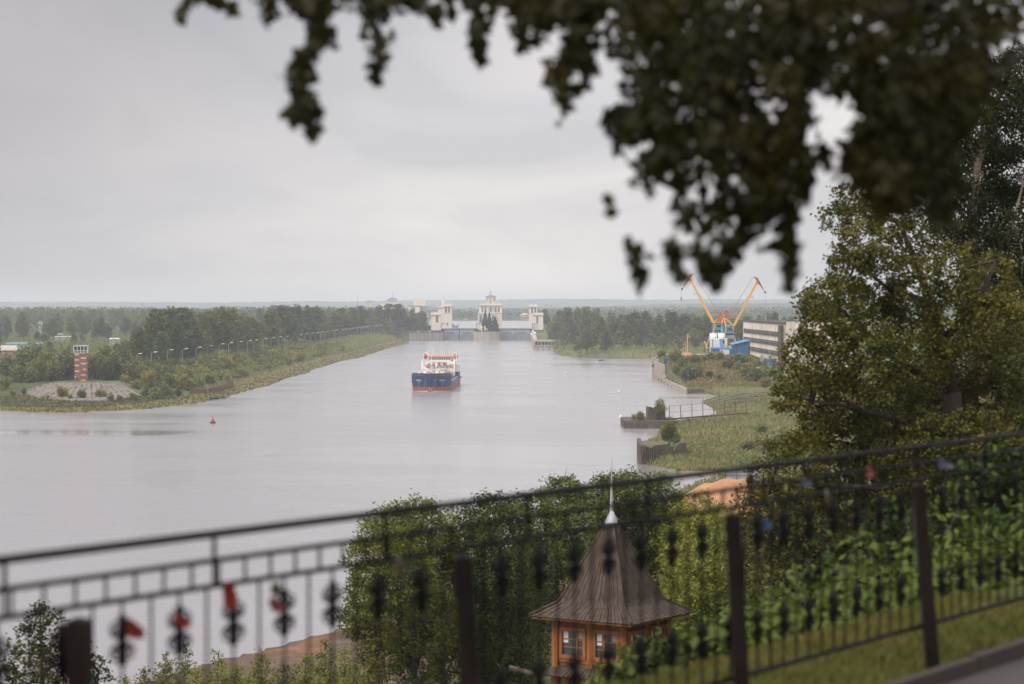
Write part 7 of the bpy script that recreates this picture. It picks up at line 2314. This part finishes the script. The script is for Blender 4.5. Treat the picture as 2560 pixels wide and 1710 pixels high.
# big linden at the right
YT = 64.0
lb = D(2190, 1400, YT); lbz = hz(lb.x, YT)
lin = [(1950, 455, 42), (1915, 490, 40), (1975, 500, 55), (2040, 500, 60), (2085, 560, 60), (1975, 560, 62), (1940, 615, 58), (2010, 640, 75), (1885, 680, 55), (1930, 700, 70), (2000, 730, 85), (1862, 705, 40), (2100, 640, 60), (2190, 620, 70),
       (2260, 640, 75), (2090, 740, 85), (2190, 730, 85), (2290, 740, 80), (1880, 760, 60), (1845, 810, 55), (1900, 830, 80), (1990, 830, 95), (2100, 830, 95), (2210, 840, 95), (2310, 840, 90), (1815, 860, 45), (1800, 905, 45),
       (1860, 910, 65), (1940, 920, 85), (2040, 930, 100), (2160, 930, 100), (2270, 940, 95), (1860, 985, 55), (1930, 1000, 80), (2030, 1020, 90), (2140, 1020, 95), (2250, 1020, 95), (2330, 1010, 80), (1790, 1040, 45), (1840, 1060, 62), (1920, 1080, 75), (2020, 1100, 80), (2120, 1110, 80), (2230, 1100, 85), (2330, 1090, 70),
       (1750, 1085, 36), (1765, 1130, 42), (1850, 1140, 60), (1940, 1160, 65), (2050, 1180, 70), (2170, 1180, 70), (2300, 1170, 70)]
Tb = Vector((lb.x, YT, lbz))
lin_limbs = [([Tb, D(2200, 1250, YT), D(2195, 1050, YT), D(2180, 900, YT)], 0.26, 0.17),
             ([(2180, 900), (2160, 780), (2130, 690), (2100, 600), (2060, 510)], 0.15, 0.035),
             ([(2160, 780), (2240, 700, -1), (2280, 600, -1)], 0.09, 0.03),
             ([(2180, 900), (2080, 840, 1), (1980, 760, 1), (1920, 700, 1)], 0.10, 0.025),
             ([(2130, 690), (2040, 665, -1), (1960, 600, -1)], 0.06, 0.02),
             ([(2190, 1000), (2060, 960, -1), (1940, 930, -1), (1860, 920, -1)], 0.10, 0.02),
             ([(2195, 1050), (2060, 1040, 1), (1900, 1010, 1), (1840, 1060, 1)], 0.09, 0.02),
             ([(2200, 1100), (2020, 1120, -1), (1850, 1110, -1), (1770, 1090, -1)], 0.09, 0.02),
             ([(2190, 980), (2280, 930, 1), (2340, 860, 1)], 0.09, 0.03)]
lin = [(x, y, r * 0.9) for x, y, r in lin]
lin_limbs = [(p_, a_ * 1.35, b_ * 1.5) for p_, a_, b_ in lin_limbs]
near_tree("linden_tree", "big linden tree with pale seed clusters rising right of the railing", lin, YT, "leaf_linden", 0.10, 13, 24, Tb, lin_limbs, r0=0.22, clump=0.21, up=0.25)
# birch behind it
YB = 78.0
bb_ = D(2262, 1300, YB); bz_ = hz(bb_.x, YB)
bir = [(2330, 160, 50), (2290, 210, 60), (2340, 240, 60), (2240, 290, 55), (2300, 310, 70), (2200, 330, 55), (2160, 390, 60), (2240, 390, 75), (2320, 400, 80), (2140, 460, 50), (2200, 480, 70), (2290, 490, 80), (2340, 560, 80), (2240, 560, 60), (2300, 620, 80), (2150, 530, 45), (2340, 680, 70), (2250, 690, 60),
       (2060, 190, 40), (2110, 230, 50), (2040, 250, 40), (2090, 310, 50), (2010, 200, 35), (2180, 240, 55)]
Bb = Vector((bb_.x, YB, bz_))
near_tree("birch_tree", "dark weeping birch with pale trunk behind the linden at the right edge", bir, YB, "leaf_birch", 0.13, 10, 26, Bb,
          [([Bb, D(2264, 1000, YB), D(2255, 760, YB), D(2243, 640, YB), D(2225, 520, YB), D(2240, 380, YB), D(2280, 240, YB), D(2320, 150, YB)], 0.30, 0.05),
           ([(2243, 640), (2320, 520), (2345, 420)], 0.10, 0.03), ([(2225, 520), (2160, 420), (2110, 300)], 0.08, 0.02)], "birch_bark", clump=0.36, up=0.1, droop=1.6, aspect=0.5)
# dark trees closing the view behind the linden
for k_, (lob, Y_, bx_, lab_) in enumerate((
    ([(2060, 1000, 90), (2130, 930, 100), (2050, 1110, 95), (2150, 1060, 110), (2110, 860, 60), (2180, 1160, 100)], 96, 2110, "dark tree showing through the middle of the linden"),
    ([(2230, 900, 100), (2290, 800, 90), (2250, 1010, 110), (2220, 1120, 100), (2320, 1060, 110), (2260, 720, 55)], 100, 2260, "dark tree between linden trunk and right edge"),
    ([(2380, 820, 110), (2440, 920, 120), (2390, 1010, 120), (2460, 1080, 130), (2370, 1130, 110), (2410, 720, 80)], 92, 2410, "dark tree mostly beyond the right edge under the birch"))):
    q = D(bx_, 1400, Y_); B = Vector((q.x, Y_, hz(q.x, Y_)))
    near_tree("broadleaf_tree", lab_, lob, Y_, "leaf_dark", 0.24, 4.0, 14, B, [([B, D(bx_, 1100, Y_), D(bx_, min(l[1] for l in lob) + 40, Y_)], 0.22, 0.05)], clump=0.5, yjit=3.0, group="dark trees behind the linden")

# ash leaved maples behind the pavilion
def mp_(lobes, Y, label, bx, mname="leaf_maple", leaf=0.19, per=6.0, ln=15, clump=0.40):
    q = D(bx, 1500, Y); zb = hz(q.x, Y); B = Vector((q.x, Y, zb))
    lobes = [(x, y, r * 1.28) for x, y, r in lobes]
    xs = [l[0] for l in lobes]; ys_ = [l[1] for l in lobes]
    ym = min(ys_)
    limbs = [([B, B.lerp(D(bx, ym + 60, Y), 0.5), D(bx, ym + 60, Y)], 0.22, 0.07)]
    for l in lobes[::3]: limbs.append(([B.lerp(D(bx, ym + 60, Y), 0.45), D((bx + l[0]) / 2, (l[1] + 1450) / 2, Y), D(l[0], l[1], Y)], 0.10, 0.02))
    near_tree("maple_tree", label, lobes, Y, mname, leaf, per, ln, B, limbs, clump=clump, up=0.35, depth=1.3, yjit=4.0, aspect=0.42, group="maples behind the pavilion")
mp_([(870, 1240, 45), (905, 1215, 45), (850, 1290, 45), (960, 1190, 42), (930, 1260, 60), (990, 1240, 55), (860, 1350, 50), (930, 1340, 65), (1000, 1320, 65), (830, 1400, 40), (880, 1430, 60), (960, 1420, 70), (815, 1430, 28), (880, 1500, 45), (960, 1500, 60), (1010, 1410, 60), (970, 1160, 18), (900, 1180, 18)], 118,
    "broad maple with the lowest left limb beside the mud bank", 950)
mp_([(1060, 1215, 45), (1110, 1195, 45), (1150, 1220, 55), (1080, 1280, 60), (1160, 1290, 65), (1050, 1350, 60), (1130, 1370, 70), (1070, 1440, 65), (1150, 1460, 70), (1200, 1390, 60), (1130, 1160, 20), (1180, 1180, 30), (1060, 1520, 60), (1160, 1540, 60)], 124,
    "second maple from the left crowding the pavilion roof", 1110)
mp_([(1230, 1180, 45), (1290, 1150, 45), (1340, 1165, 45), (1260, 1230, 60), (1330, 1230, 60), (1230, 1300, 60), (1300, 1310, 65), (1210, 1370, 60), (1290, 1120, 22), (1225, 1455, 55), (1190, 1500, 55), (1320, 1130, 22)], 132,
    "maple directly behind the tall pavilion spire at its left", 1270)
mp_([(1400, 1140, 42), (1450, 1135, 45), (1500, 1150, 48), (1420, 1200, 60), (1490, 1210, 60), (1545, 1180, 42), (1430, 1280, 60), (1510, 1280, 65), (1550, 1240, 55), (1390, 1110, 20), (1440, 1105, 20), (1500, 1115, 18), (1530, 1340, 60)], 140,
    "yellowish maple right of the pavilion spire", 1470)
mp_([(1600, 1190, 45), (1570, 1250, 55), (1640, 1240, 60), (1590, 1320, 65), (1660, 1320, 65), (1620, 1390, 65), (1560, 1400, 50), (1690, 1390, 60), (1640, 1450, 60), (1590, 1460, 50), (1690, 1250, 45), (1730, 1300, 60), (1740, 1370, 60)], 112,
    "maple between the pavilion roof and the third big post", 1630)
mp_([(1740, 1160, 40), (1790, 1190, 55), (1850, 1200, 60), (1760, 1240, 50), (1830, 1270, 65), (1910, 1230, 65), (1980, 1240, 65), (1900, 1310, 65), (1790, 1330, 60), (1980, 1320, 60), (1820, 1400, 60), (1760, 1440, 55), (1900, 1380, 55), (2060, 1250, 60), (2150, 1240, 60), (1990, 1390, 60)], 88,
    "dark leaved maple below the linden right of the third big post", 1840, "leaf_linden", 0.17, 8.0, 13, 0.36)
# bushes at lower left
q = D(100, 1600, 62)
near_tree("shrub_tree", "slender small leaved tree behind the nearest big post at lower left", [(95, 1385, 16), (85, 1410, 28), (110, 1430, 35), (70, 1460, 38), (120, 1480, 45), (70, 1520, 50), (130, 1540, 50), (60, 1580, 60), (150, 1590, 50), (190, 1500, 24), (210, 1530, 34), (225, 1570, 45), (30, 1500, 26), (20, 1560, 40), (180, 1460, 16)], 62,
          "leaf_linden", 0.10, 13, 11, Vector((q.x, 62, hz(q.x, 62))), [([Vector((q.x, 62, hz(q.x, 62))), D(95, 1500, 62), D(92, 1400, 62)], 0.08, 0.02), ([(95, 1540), (180, 1500), (215, 1520)], 0.04, 0.015)], clump=0.20, up=0.3)
sap = [(285, 1560, 60, 30), (330, 1535, 75, 38), (380, 1500, 95, 42), (425, 1480, 110, 40), (455, 1540, 60, 40), (500, 1500, 90, 45), (540, 1530, 70, 45), (600, 1500, 100, 50), (650, 1525, 80, 45), (700, 1505, 95, 48), (745, 1475, 115, 55), (790, 1490, 110, 60), (845, 1490, 110, 60), (570, 1555, 50, 40), (250, 1575, 40, 30)]
saplabs = ["light green sapling at the mud bank, first from the left shrub", "light green sapling leaning at the mud bank left of the spiry one", "spiry light green sapling left of the red earth", "tallest spiry sapling at the left of the mud bank", "low sapling in front of the spiry ones", "bushy light sapling under the long red ribbon", "low light sapling beside the red earth", "rounded sapling before the brown mud", "light sapling in the middle of the mud bank", "narrow sapling right of the middle of the mud bank", "tall sapling left of the maple with the low limb", "dense sapling at the foot of the low limbed maple", "light sapling touching the big second post", "lowest sapling below the red earth", "smallest sapling beside the small leaved tree"]
for k, (x, y, h_, w_) in enumerate(sap):
    Y = 150 + (k % 4) * 8
    B = D(x, y + h_ + 60, Y); B = Vector((B.x, Y, min(B.z, hz(B.x, Y) + 2)))
    lob = [(x, y, w_ * 0.18), (x + w_ * 0.1, y + h_ * 0.18, w_ * 0.30), (x - w_ * 0.2, y + h_ * 0.38, w_ * 0.40), (x + w_ * 0.25, y + h_ * 0.5, w_ * 0.42), (x - w_ * 0.3, y + h_ * 0.75, w_ * 0.55), (x + w_ * 0.3, y + h_ * 0.85, w_ * 0.55), (x, y + h_ * 1.2, w_ * 0.7)]
    near_tree("sapling", saplabs[k], lob, Y, "leaf_sapling", 0.22, 5.5, 11, B, [([B, D(x, y + h_ * 0.6, Y), D(x, y, Y)], 0.05, 0.015)], clump=0.34, up=0.3, aspect=0.4, yjit=1.0, group="saplings on the mud bank")

# broad leaved undergrowth just beyond the railing at lower right
ug = []
UG = "leafy bushes beyond the railing"
ulab = ["light leafy bush at the foot of the pavilion right corner", "low light bush left of the third big post", "leafy bush right behind the third big post", "tall leafy bush rising between the third and fourth posts", "leafy bush in front of the linden trunk", "leafy bush left of the fourth big post", "leafy bush right behind the fourth big post", "tallest leafy bush at the far right edge", "leafy bush at the right edge under the top rail", "low leafy bush over the lawn between the right posts", "low leafy bush over the lawn at the right edge", "leafy bush hanging over the bottom rail near the third post"]
ub = [([(1445, 1540, 30), (1480, 1490, 32), (1530, 1500, 45), (1490, 1550, 40), (1560, 1560, 50)], 27), ([(1590, 1500, 45), (1640, 1500, 40), (1610, 1560, 55), (1660, 1560, 40)], 25),
      ([(1750, 1480, 45), (1800, 1440, 45), (1760, 1540, 55), (1830, 1510, 55)], 26), ([(1830, 1390, 45), (1890, 1350, 50), (1860, 1450, 60), (1930, 1430, 60)], 30),
      ([(1940, 1290, 45), (2000, 1260, 50), (1970, 1360, 60), (2040, 1340, 60)], 34), ([(2020, 1190, 50), (2070, 1230, 55), (2050, 1320, 60), (2100, 1400, 50), (2000, 1430, 55)], 32),
      ([(2150, 1200, 55), (2200, 1160, 50), (2190, 1270, 65), (2170, 1350, 60)], 33), ([(2240, 1110, 50), (2300, 1070, 50), (2280, 1160, 65), (2330, 1120, 55)], 36),
      ([(2290, 1240, 65), (2350, 1230, 65), (2260, 1310, 60), (2330, 1330, 60)], 30), ([(1930, 1490, 50), (1990, 1470, 50), (2060, 1450, 45), (1890, 1530, 45)], 23),
      ([(2210, 1400, 45), (2270, 1380, 50), (2330, 1370, 50)], 24), ([(1790, 1560, 40), (1850, 1560, 45), (1740, 1590, 45)], 22)]
for k, (lob, Y) in enumerate(ub):
    cx_ = sum(l[0] for l in lob) / len(lob); q = D(cx_, 1600, Y); zb = hz(q.x, Y)
    B = Vector((q.x, Y, zb))
    near_tree("leafy_bush", ulab[k], lob, Y, "leaf_bush", [0.11, 0.14, 0.095][k % 3], 30, 9, B, [([B, D(cx_, min(l[1] for l in lob) + 50, Y)], 0.025, 0.01)], clump=0.13, up=0.5, aspect=0.7, cat="bush", r0=0.08, yjit=0.8, group=UG)
# dark growth under the bushes down the bluff
def smp(n):
    s = rg.uniform(-0.5, 14, n); o = rg.uniform(3.2, 60, n)
    X = FX0 + FDX * s - o * FDY / FLEN; Y = FY0 + FDY * s + o * FDX / FLEN
    h = rg.uniform(0.5, 1.3, n)
    uu = CX + F * X / Y; vv = HOR + F * (CAMZ - height(X, Y) - h * 1.15) / Y
    ok = (Y > 12) & (vv > np.interp(uu, [-500, 850, 1000, 1440, 1540, 1600, 1700, 1900, 2300, 2700], [1760, 1730, 1690, 1720, 1680, 1600, 1560, 1480, 1240, 1150]))
    return np.stack([X, Y, h], 1)[ok]
scatter(9000, smp, 0.15, 30, 0.5, "leaf_bush", "undergrowth", "dark undergrowth covering the bluff below the railing", "undergrowth")

# the overhanging tree above the camera
def in_poly(pts, poly):
    x, y = pts[:, 0], pts[:, 1]; ins = np.zeros(len(pts), bool)
    n = len(poly)
    for i in range(n):
        ax, ay = poly[i]; bx, by = poly[(i + 1) % n]
        if ay == by: continue
        c = ((ay > y) != (by > y)) & (x < ax + (y - ay) * (bx - ax) / (by - ay)); ins ^= c
    return ins
ov_base = Vector((7.5, -1.5, 33.4))
ov = thing("overhanging_tree", "dark blurred tree whose leafy boughs hang into the top of the view", "tree", ov_base)
ro = np.random.default_rng(77)
leaf_c = []
def spray(pts, width, dens, Y):
    Y = Y * 1.45
    # leaves along a drooping twig given in the reduced view
    pts = np.array(pts, float)
    seg = np.linalg.norm(np.diff(pts, axis=0), axis=1); L = seg.sum()
    n = int(L * dens * 1.5)
    cum = np.concatenate([[0], np.cumsum(seg)]) / L
    f = ro.uniform(0, 1, n)
    px = np.interp(f, cum, pts[:, 0]); py = np.interp(f, cum, pts[:, 1])
    ta = np.interp(f, [0, 0.15, 0.6, 1], [0.7, 1, 0.9, 0.35])
    px += ro.normal(size=n) * width * 0.42 * ta; py += ro.normal(size=n) * width * 0.3
    yy_ = Y + ro.normal(size=n) * 0.25
    for a, b, c in zip(px, py, yy_): leaf_c.append(D(a, b, c))
twigs = MB()
def twig(pts, Y, r=0.008):
    Y = Y * 1.45
    q = [D(x, y, Y) - ov_base for x, y in pts]
    twigs.tube(q, r, r * 0.4, 5)
for pts, w, d, Y in [([(480, -25), (430, 10), (412, 45)], 22, 0.5, 7.6), ([(470, -20), (505, 12), (545, 32)], 18, 0.5, 7.8), ([(600, -20), (620, 20), (608, 48)], 26, 0.5, 7.5), ([(640, -25), (690, 15), (740, 40)], 42, 0.7, 7.6), ([(760, -25), (728, 35), (712, 70)], 40, 0.6, 7.5),
                     ([(740, 60), (735, 85), (700, 125), (680, 165), (695, 215), (715, 260), (720, 300), (722, 318)], 40, 0.62, 7.3), ([(690, 190), (680, 230), (675, 290)], 26, 0.5, 7.3), ([(840, -25), (850, 40), (868, 100), (872, 135), (858, 180)], 34, 0.55, 7.7), ([(905, -25), (930, 5), (975, 28), (1012, 36)], 32, 0.55, 7.9),
                     ([(860, -20), (885, 25)], 30, 0.5, 7.8), ([(1015, -20), (1030, 10), (1038, 40)], 20, 0.4, 7.9), ([(1075, -20), (1100, 40), (1098, 90), (1102, 150)], 30, 0.62, 7.6), ([(1160, -25), (1195, 40), (1200, 110)], 34, 0.5, 7.7),
                     ([(1240, -20), (1250, 50), (1225, 100)], 34, 0.45, 7.5), ([(1350, -20), (1330, 60), (1305, 130), (1285, 180), (1300, 250)], 52, 0.72, 7.4), ([(1330, 100), (1350, 150), (1330, 210)], 40, 0.5, 7.5), ([(1270, 150), (1265, 190)], 24, 0.4, 7.4),
                     ([(1410, 250), (1408, 310), (1420, 335)], 26, 0.4, 7.2), ([(1450, 560), (1460, 610), (1468, 665)], 26, 0.5, 7.0), ([(1535, 560), (1550, 610), (1565, 645)], 32, 0.5, 7.0), ([(1590, 560), (1620, 620), (1645, 655)], 30, 0.45, 7.0), ([(1700, 540), (1670, 585), (1650, 620)], 36, 0.5, 7.1), ([(1800, 530), (1812, 590), (1808, 655)], 30, 0.6, 6.9),
                     ([(1395, 450), (1402, 490)], 10, 0.15, 7.0), ([(1890, 330), (1895, 385)], 18, 0.4, 7.0), ([(2000, 400), (2030, 450), (2010, 500)], 34, 0.5, 6.8), ([(2070, 330), (2080, 400), (2070, 460)], 40, 0.6, 6.8), ([(2230, 150), (2290, 160), (2340, 110)], 30, 0.4, 7.4)]:
    spray(pts, w, d, Y); twig(pts, Y)
def mass(poly, n, Y0_, Y1_, clump=14, sx=26, sy=34):
    poly = np.array(poly, float)
    lo, hi = poly.min(0), poly.max(0)
    c = ro.uniform(lo, hi, (n * 4, 2)); c = c[in_poly(c, poly)][:n]
    for (x, y) in c:
        Y = ro.uniform(Y0_, Y1_) * 1.45
        k = int(1.35 * ro.integers(clump // 2, clump * 3 // 2))
        for _ in range(k):
            leaf_c.append(D(x + ro.normal() * sx, y + ro.normal() * sy, Y + ro.normal() * 0.18))
# the dense dark bough at the upper right, then the thinner skirts below it
mass([(1380, -50), (1420, 40), (1560, 120), (1640, 180), (1850, 170), (1960, 190), (2080, 180), (2200, 190), (2260, 120), (2330, 60), (2400, -50)], 235, 6.6, 9.0, 16, 30, 30)
mass([(1420, 30), (1440, 140), (1430, 230), (1500, 310), (1600, 320), (1700, 330), (1840, 330), (1860, 250), (1870, 170), (1640, 150), (1540, 60)], 98, 6.6, 8.6, 15, 19, 26)
mass([(1425, 260), (1440, 340), (1445, 430), (1520, 420), (1560, 520), (1600, 590), (1680, 560), (1790, 550), (1830, 450), (1870, 390), (1850, 300), (1600, 290)], 74, 6.6, 8.4, 13, 15, 24)
mass([(1600, 300), (1850, 300), (1860, 400), (1790, 540), (1700, 520)], 34, 6.6, 8.0, 13, 20, 28)
mass([(1110, -40), (1150, 30), (1260, 50), (1390, 50), (1400, -40)], 60, 7.0, 8.6, 12, 24, 22)
mass([(700, -60), (720, 10), (830, 10), (1010, 5), (1110, -10), (1100, -60)], 40, 7.2, 8.6, 9, 26, 14)
mass([(1960, 170), (2000, 290), (1945, 350), (1945, 420), (2010, 450), (2075, 470), (2095, 400), (2150, 330), (2140, 230), (2080, 170)], 86, 6.6, 8.0, 14, 20, 26)
mass([(2060, 160), (2070, 260), (2120, 330), (2180, 320), (2230, 240), (2250, 150)], 72, 6.6, 8.2, 15, 22, 26)
mass([(2100, 300), (2110, 430), (2170, 500), (2200, 420), (2170, 320)], 22, 6.8, 8.0, 12, 16, 30)
LC = np.array([tuple(p) for p in leaf_c]) - np.array(ov_base)
# unseen rest of the crown above and behind the viewpoint, added to shade the foreground
up_c = blob(ro, (-5.0, 1.0, 8.6), (9.5, 9.0, 3.4), 26000, 0.35)
wpt = up_c + np.array(ov_base)
el = (wpt[:, 2] - CAMZ) / np.maximum(np.hypot(wpt[:, 0], wpt[:, 1]), 0.5)
up_c = up_c[(wpt[:, 1] < 0.5) & (wpt[:, 2] > 37.0) | (el > 0.24)]
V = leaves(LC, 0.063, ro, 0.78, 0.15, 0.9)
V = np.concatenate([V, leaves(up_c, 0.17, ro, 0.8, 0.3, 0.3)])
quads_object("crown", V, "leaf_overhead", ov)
tk = MB()
tk.tube([(0, 0, -0.6), (-0.1, 0.3, 2.2), (-0.4, 0.9, 4.6)], 0.26, 0.18, 10)
for e, r in (((1900, -120, 10.9), 0.075), ((2250, -40, 10.9), 0.06), ((1500, -120, 10.9), 0.055), ((1100, -130, 10.9), 0.035), ((2100, 150, 10.8), 0.04), ((700, -140, 10.9), 0.025)):
    E = D(*e) - ov_base
    tk.tube(limb_path((-0.3, 0.7, 4.0), E, 0.18, 7, ro), r, r * 0.35, 7)
for pts in ([(1900, -120), (1760, 60), (1640, 250), (1560, 420), (1600, 560)], [(1900, -120), (1820, 120), (1790, 320), (1810, 520)], [(2100, 150), (2060, 280), (2030, 430)], [(2250, -40), (2180, 120), (2130, 300)], [(1500, -120), (1420, 60), (1440, 250)], [(1100, -130), (1000, -60), (860, -40), (700, -60), (520, -40)]):
    q = [D(x, y, 10.9) - ov_base for x, y in pts]; tk.tube(q, 0.016, 0.006, 5)
tk.add(twigs.v, twigs.f)
tk.build("trunk", "bark_black", ov, True)

# ------------------------------------------------------------------ the air: a pale even haze over river and hills
hm = bpy.data.materials.new("haze")
hm.use_nodes = True
hn, hl_ = hm.node_tree.nodes, hm.node_tree.links
for n_ in list(hn):
    if n_.type == 'BSDF_PRINCIPLED': hn.remove(n_)
vo = hn.new("ShaderNodeVolumePrincipled")
vo.inputs["Color"].default_value = (0.87, 0.935, 1.0, 1)
vo.inputs["Density"].default_value = 1.05e-4
vo.inputs["Anisotropy"].default_value = 0.1
hl_.new(vo.outputs[0], hn["Material Output"].inputs["Volume"])
hm.cycles.homogeneous_volume = True
hb_ = MB().box(-26000, -400, -5, 26000, 16500, 85).build("haze", hm)
tag(hb_, "pale even haze over the river and hills", "haze", kind="stuff")
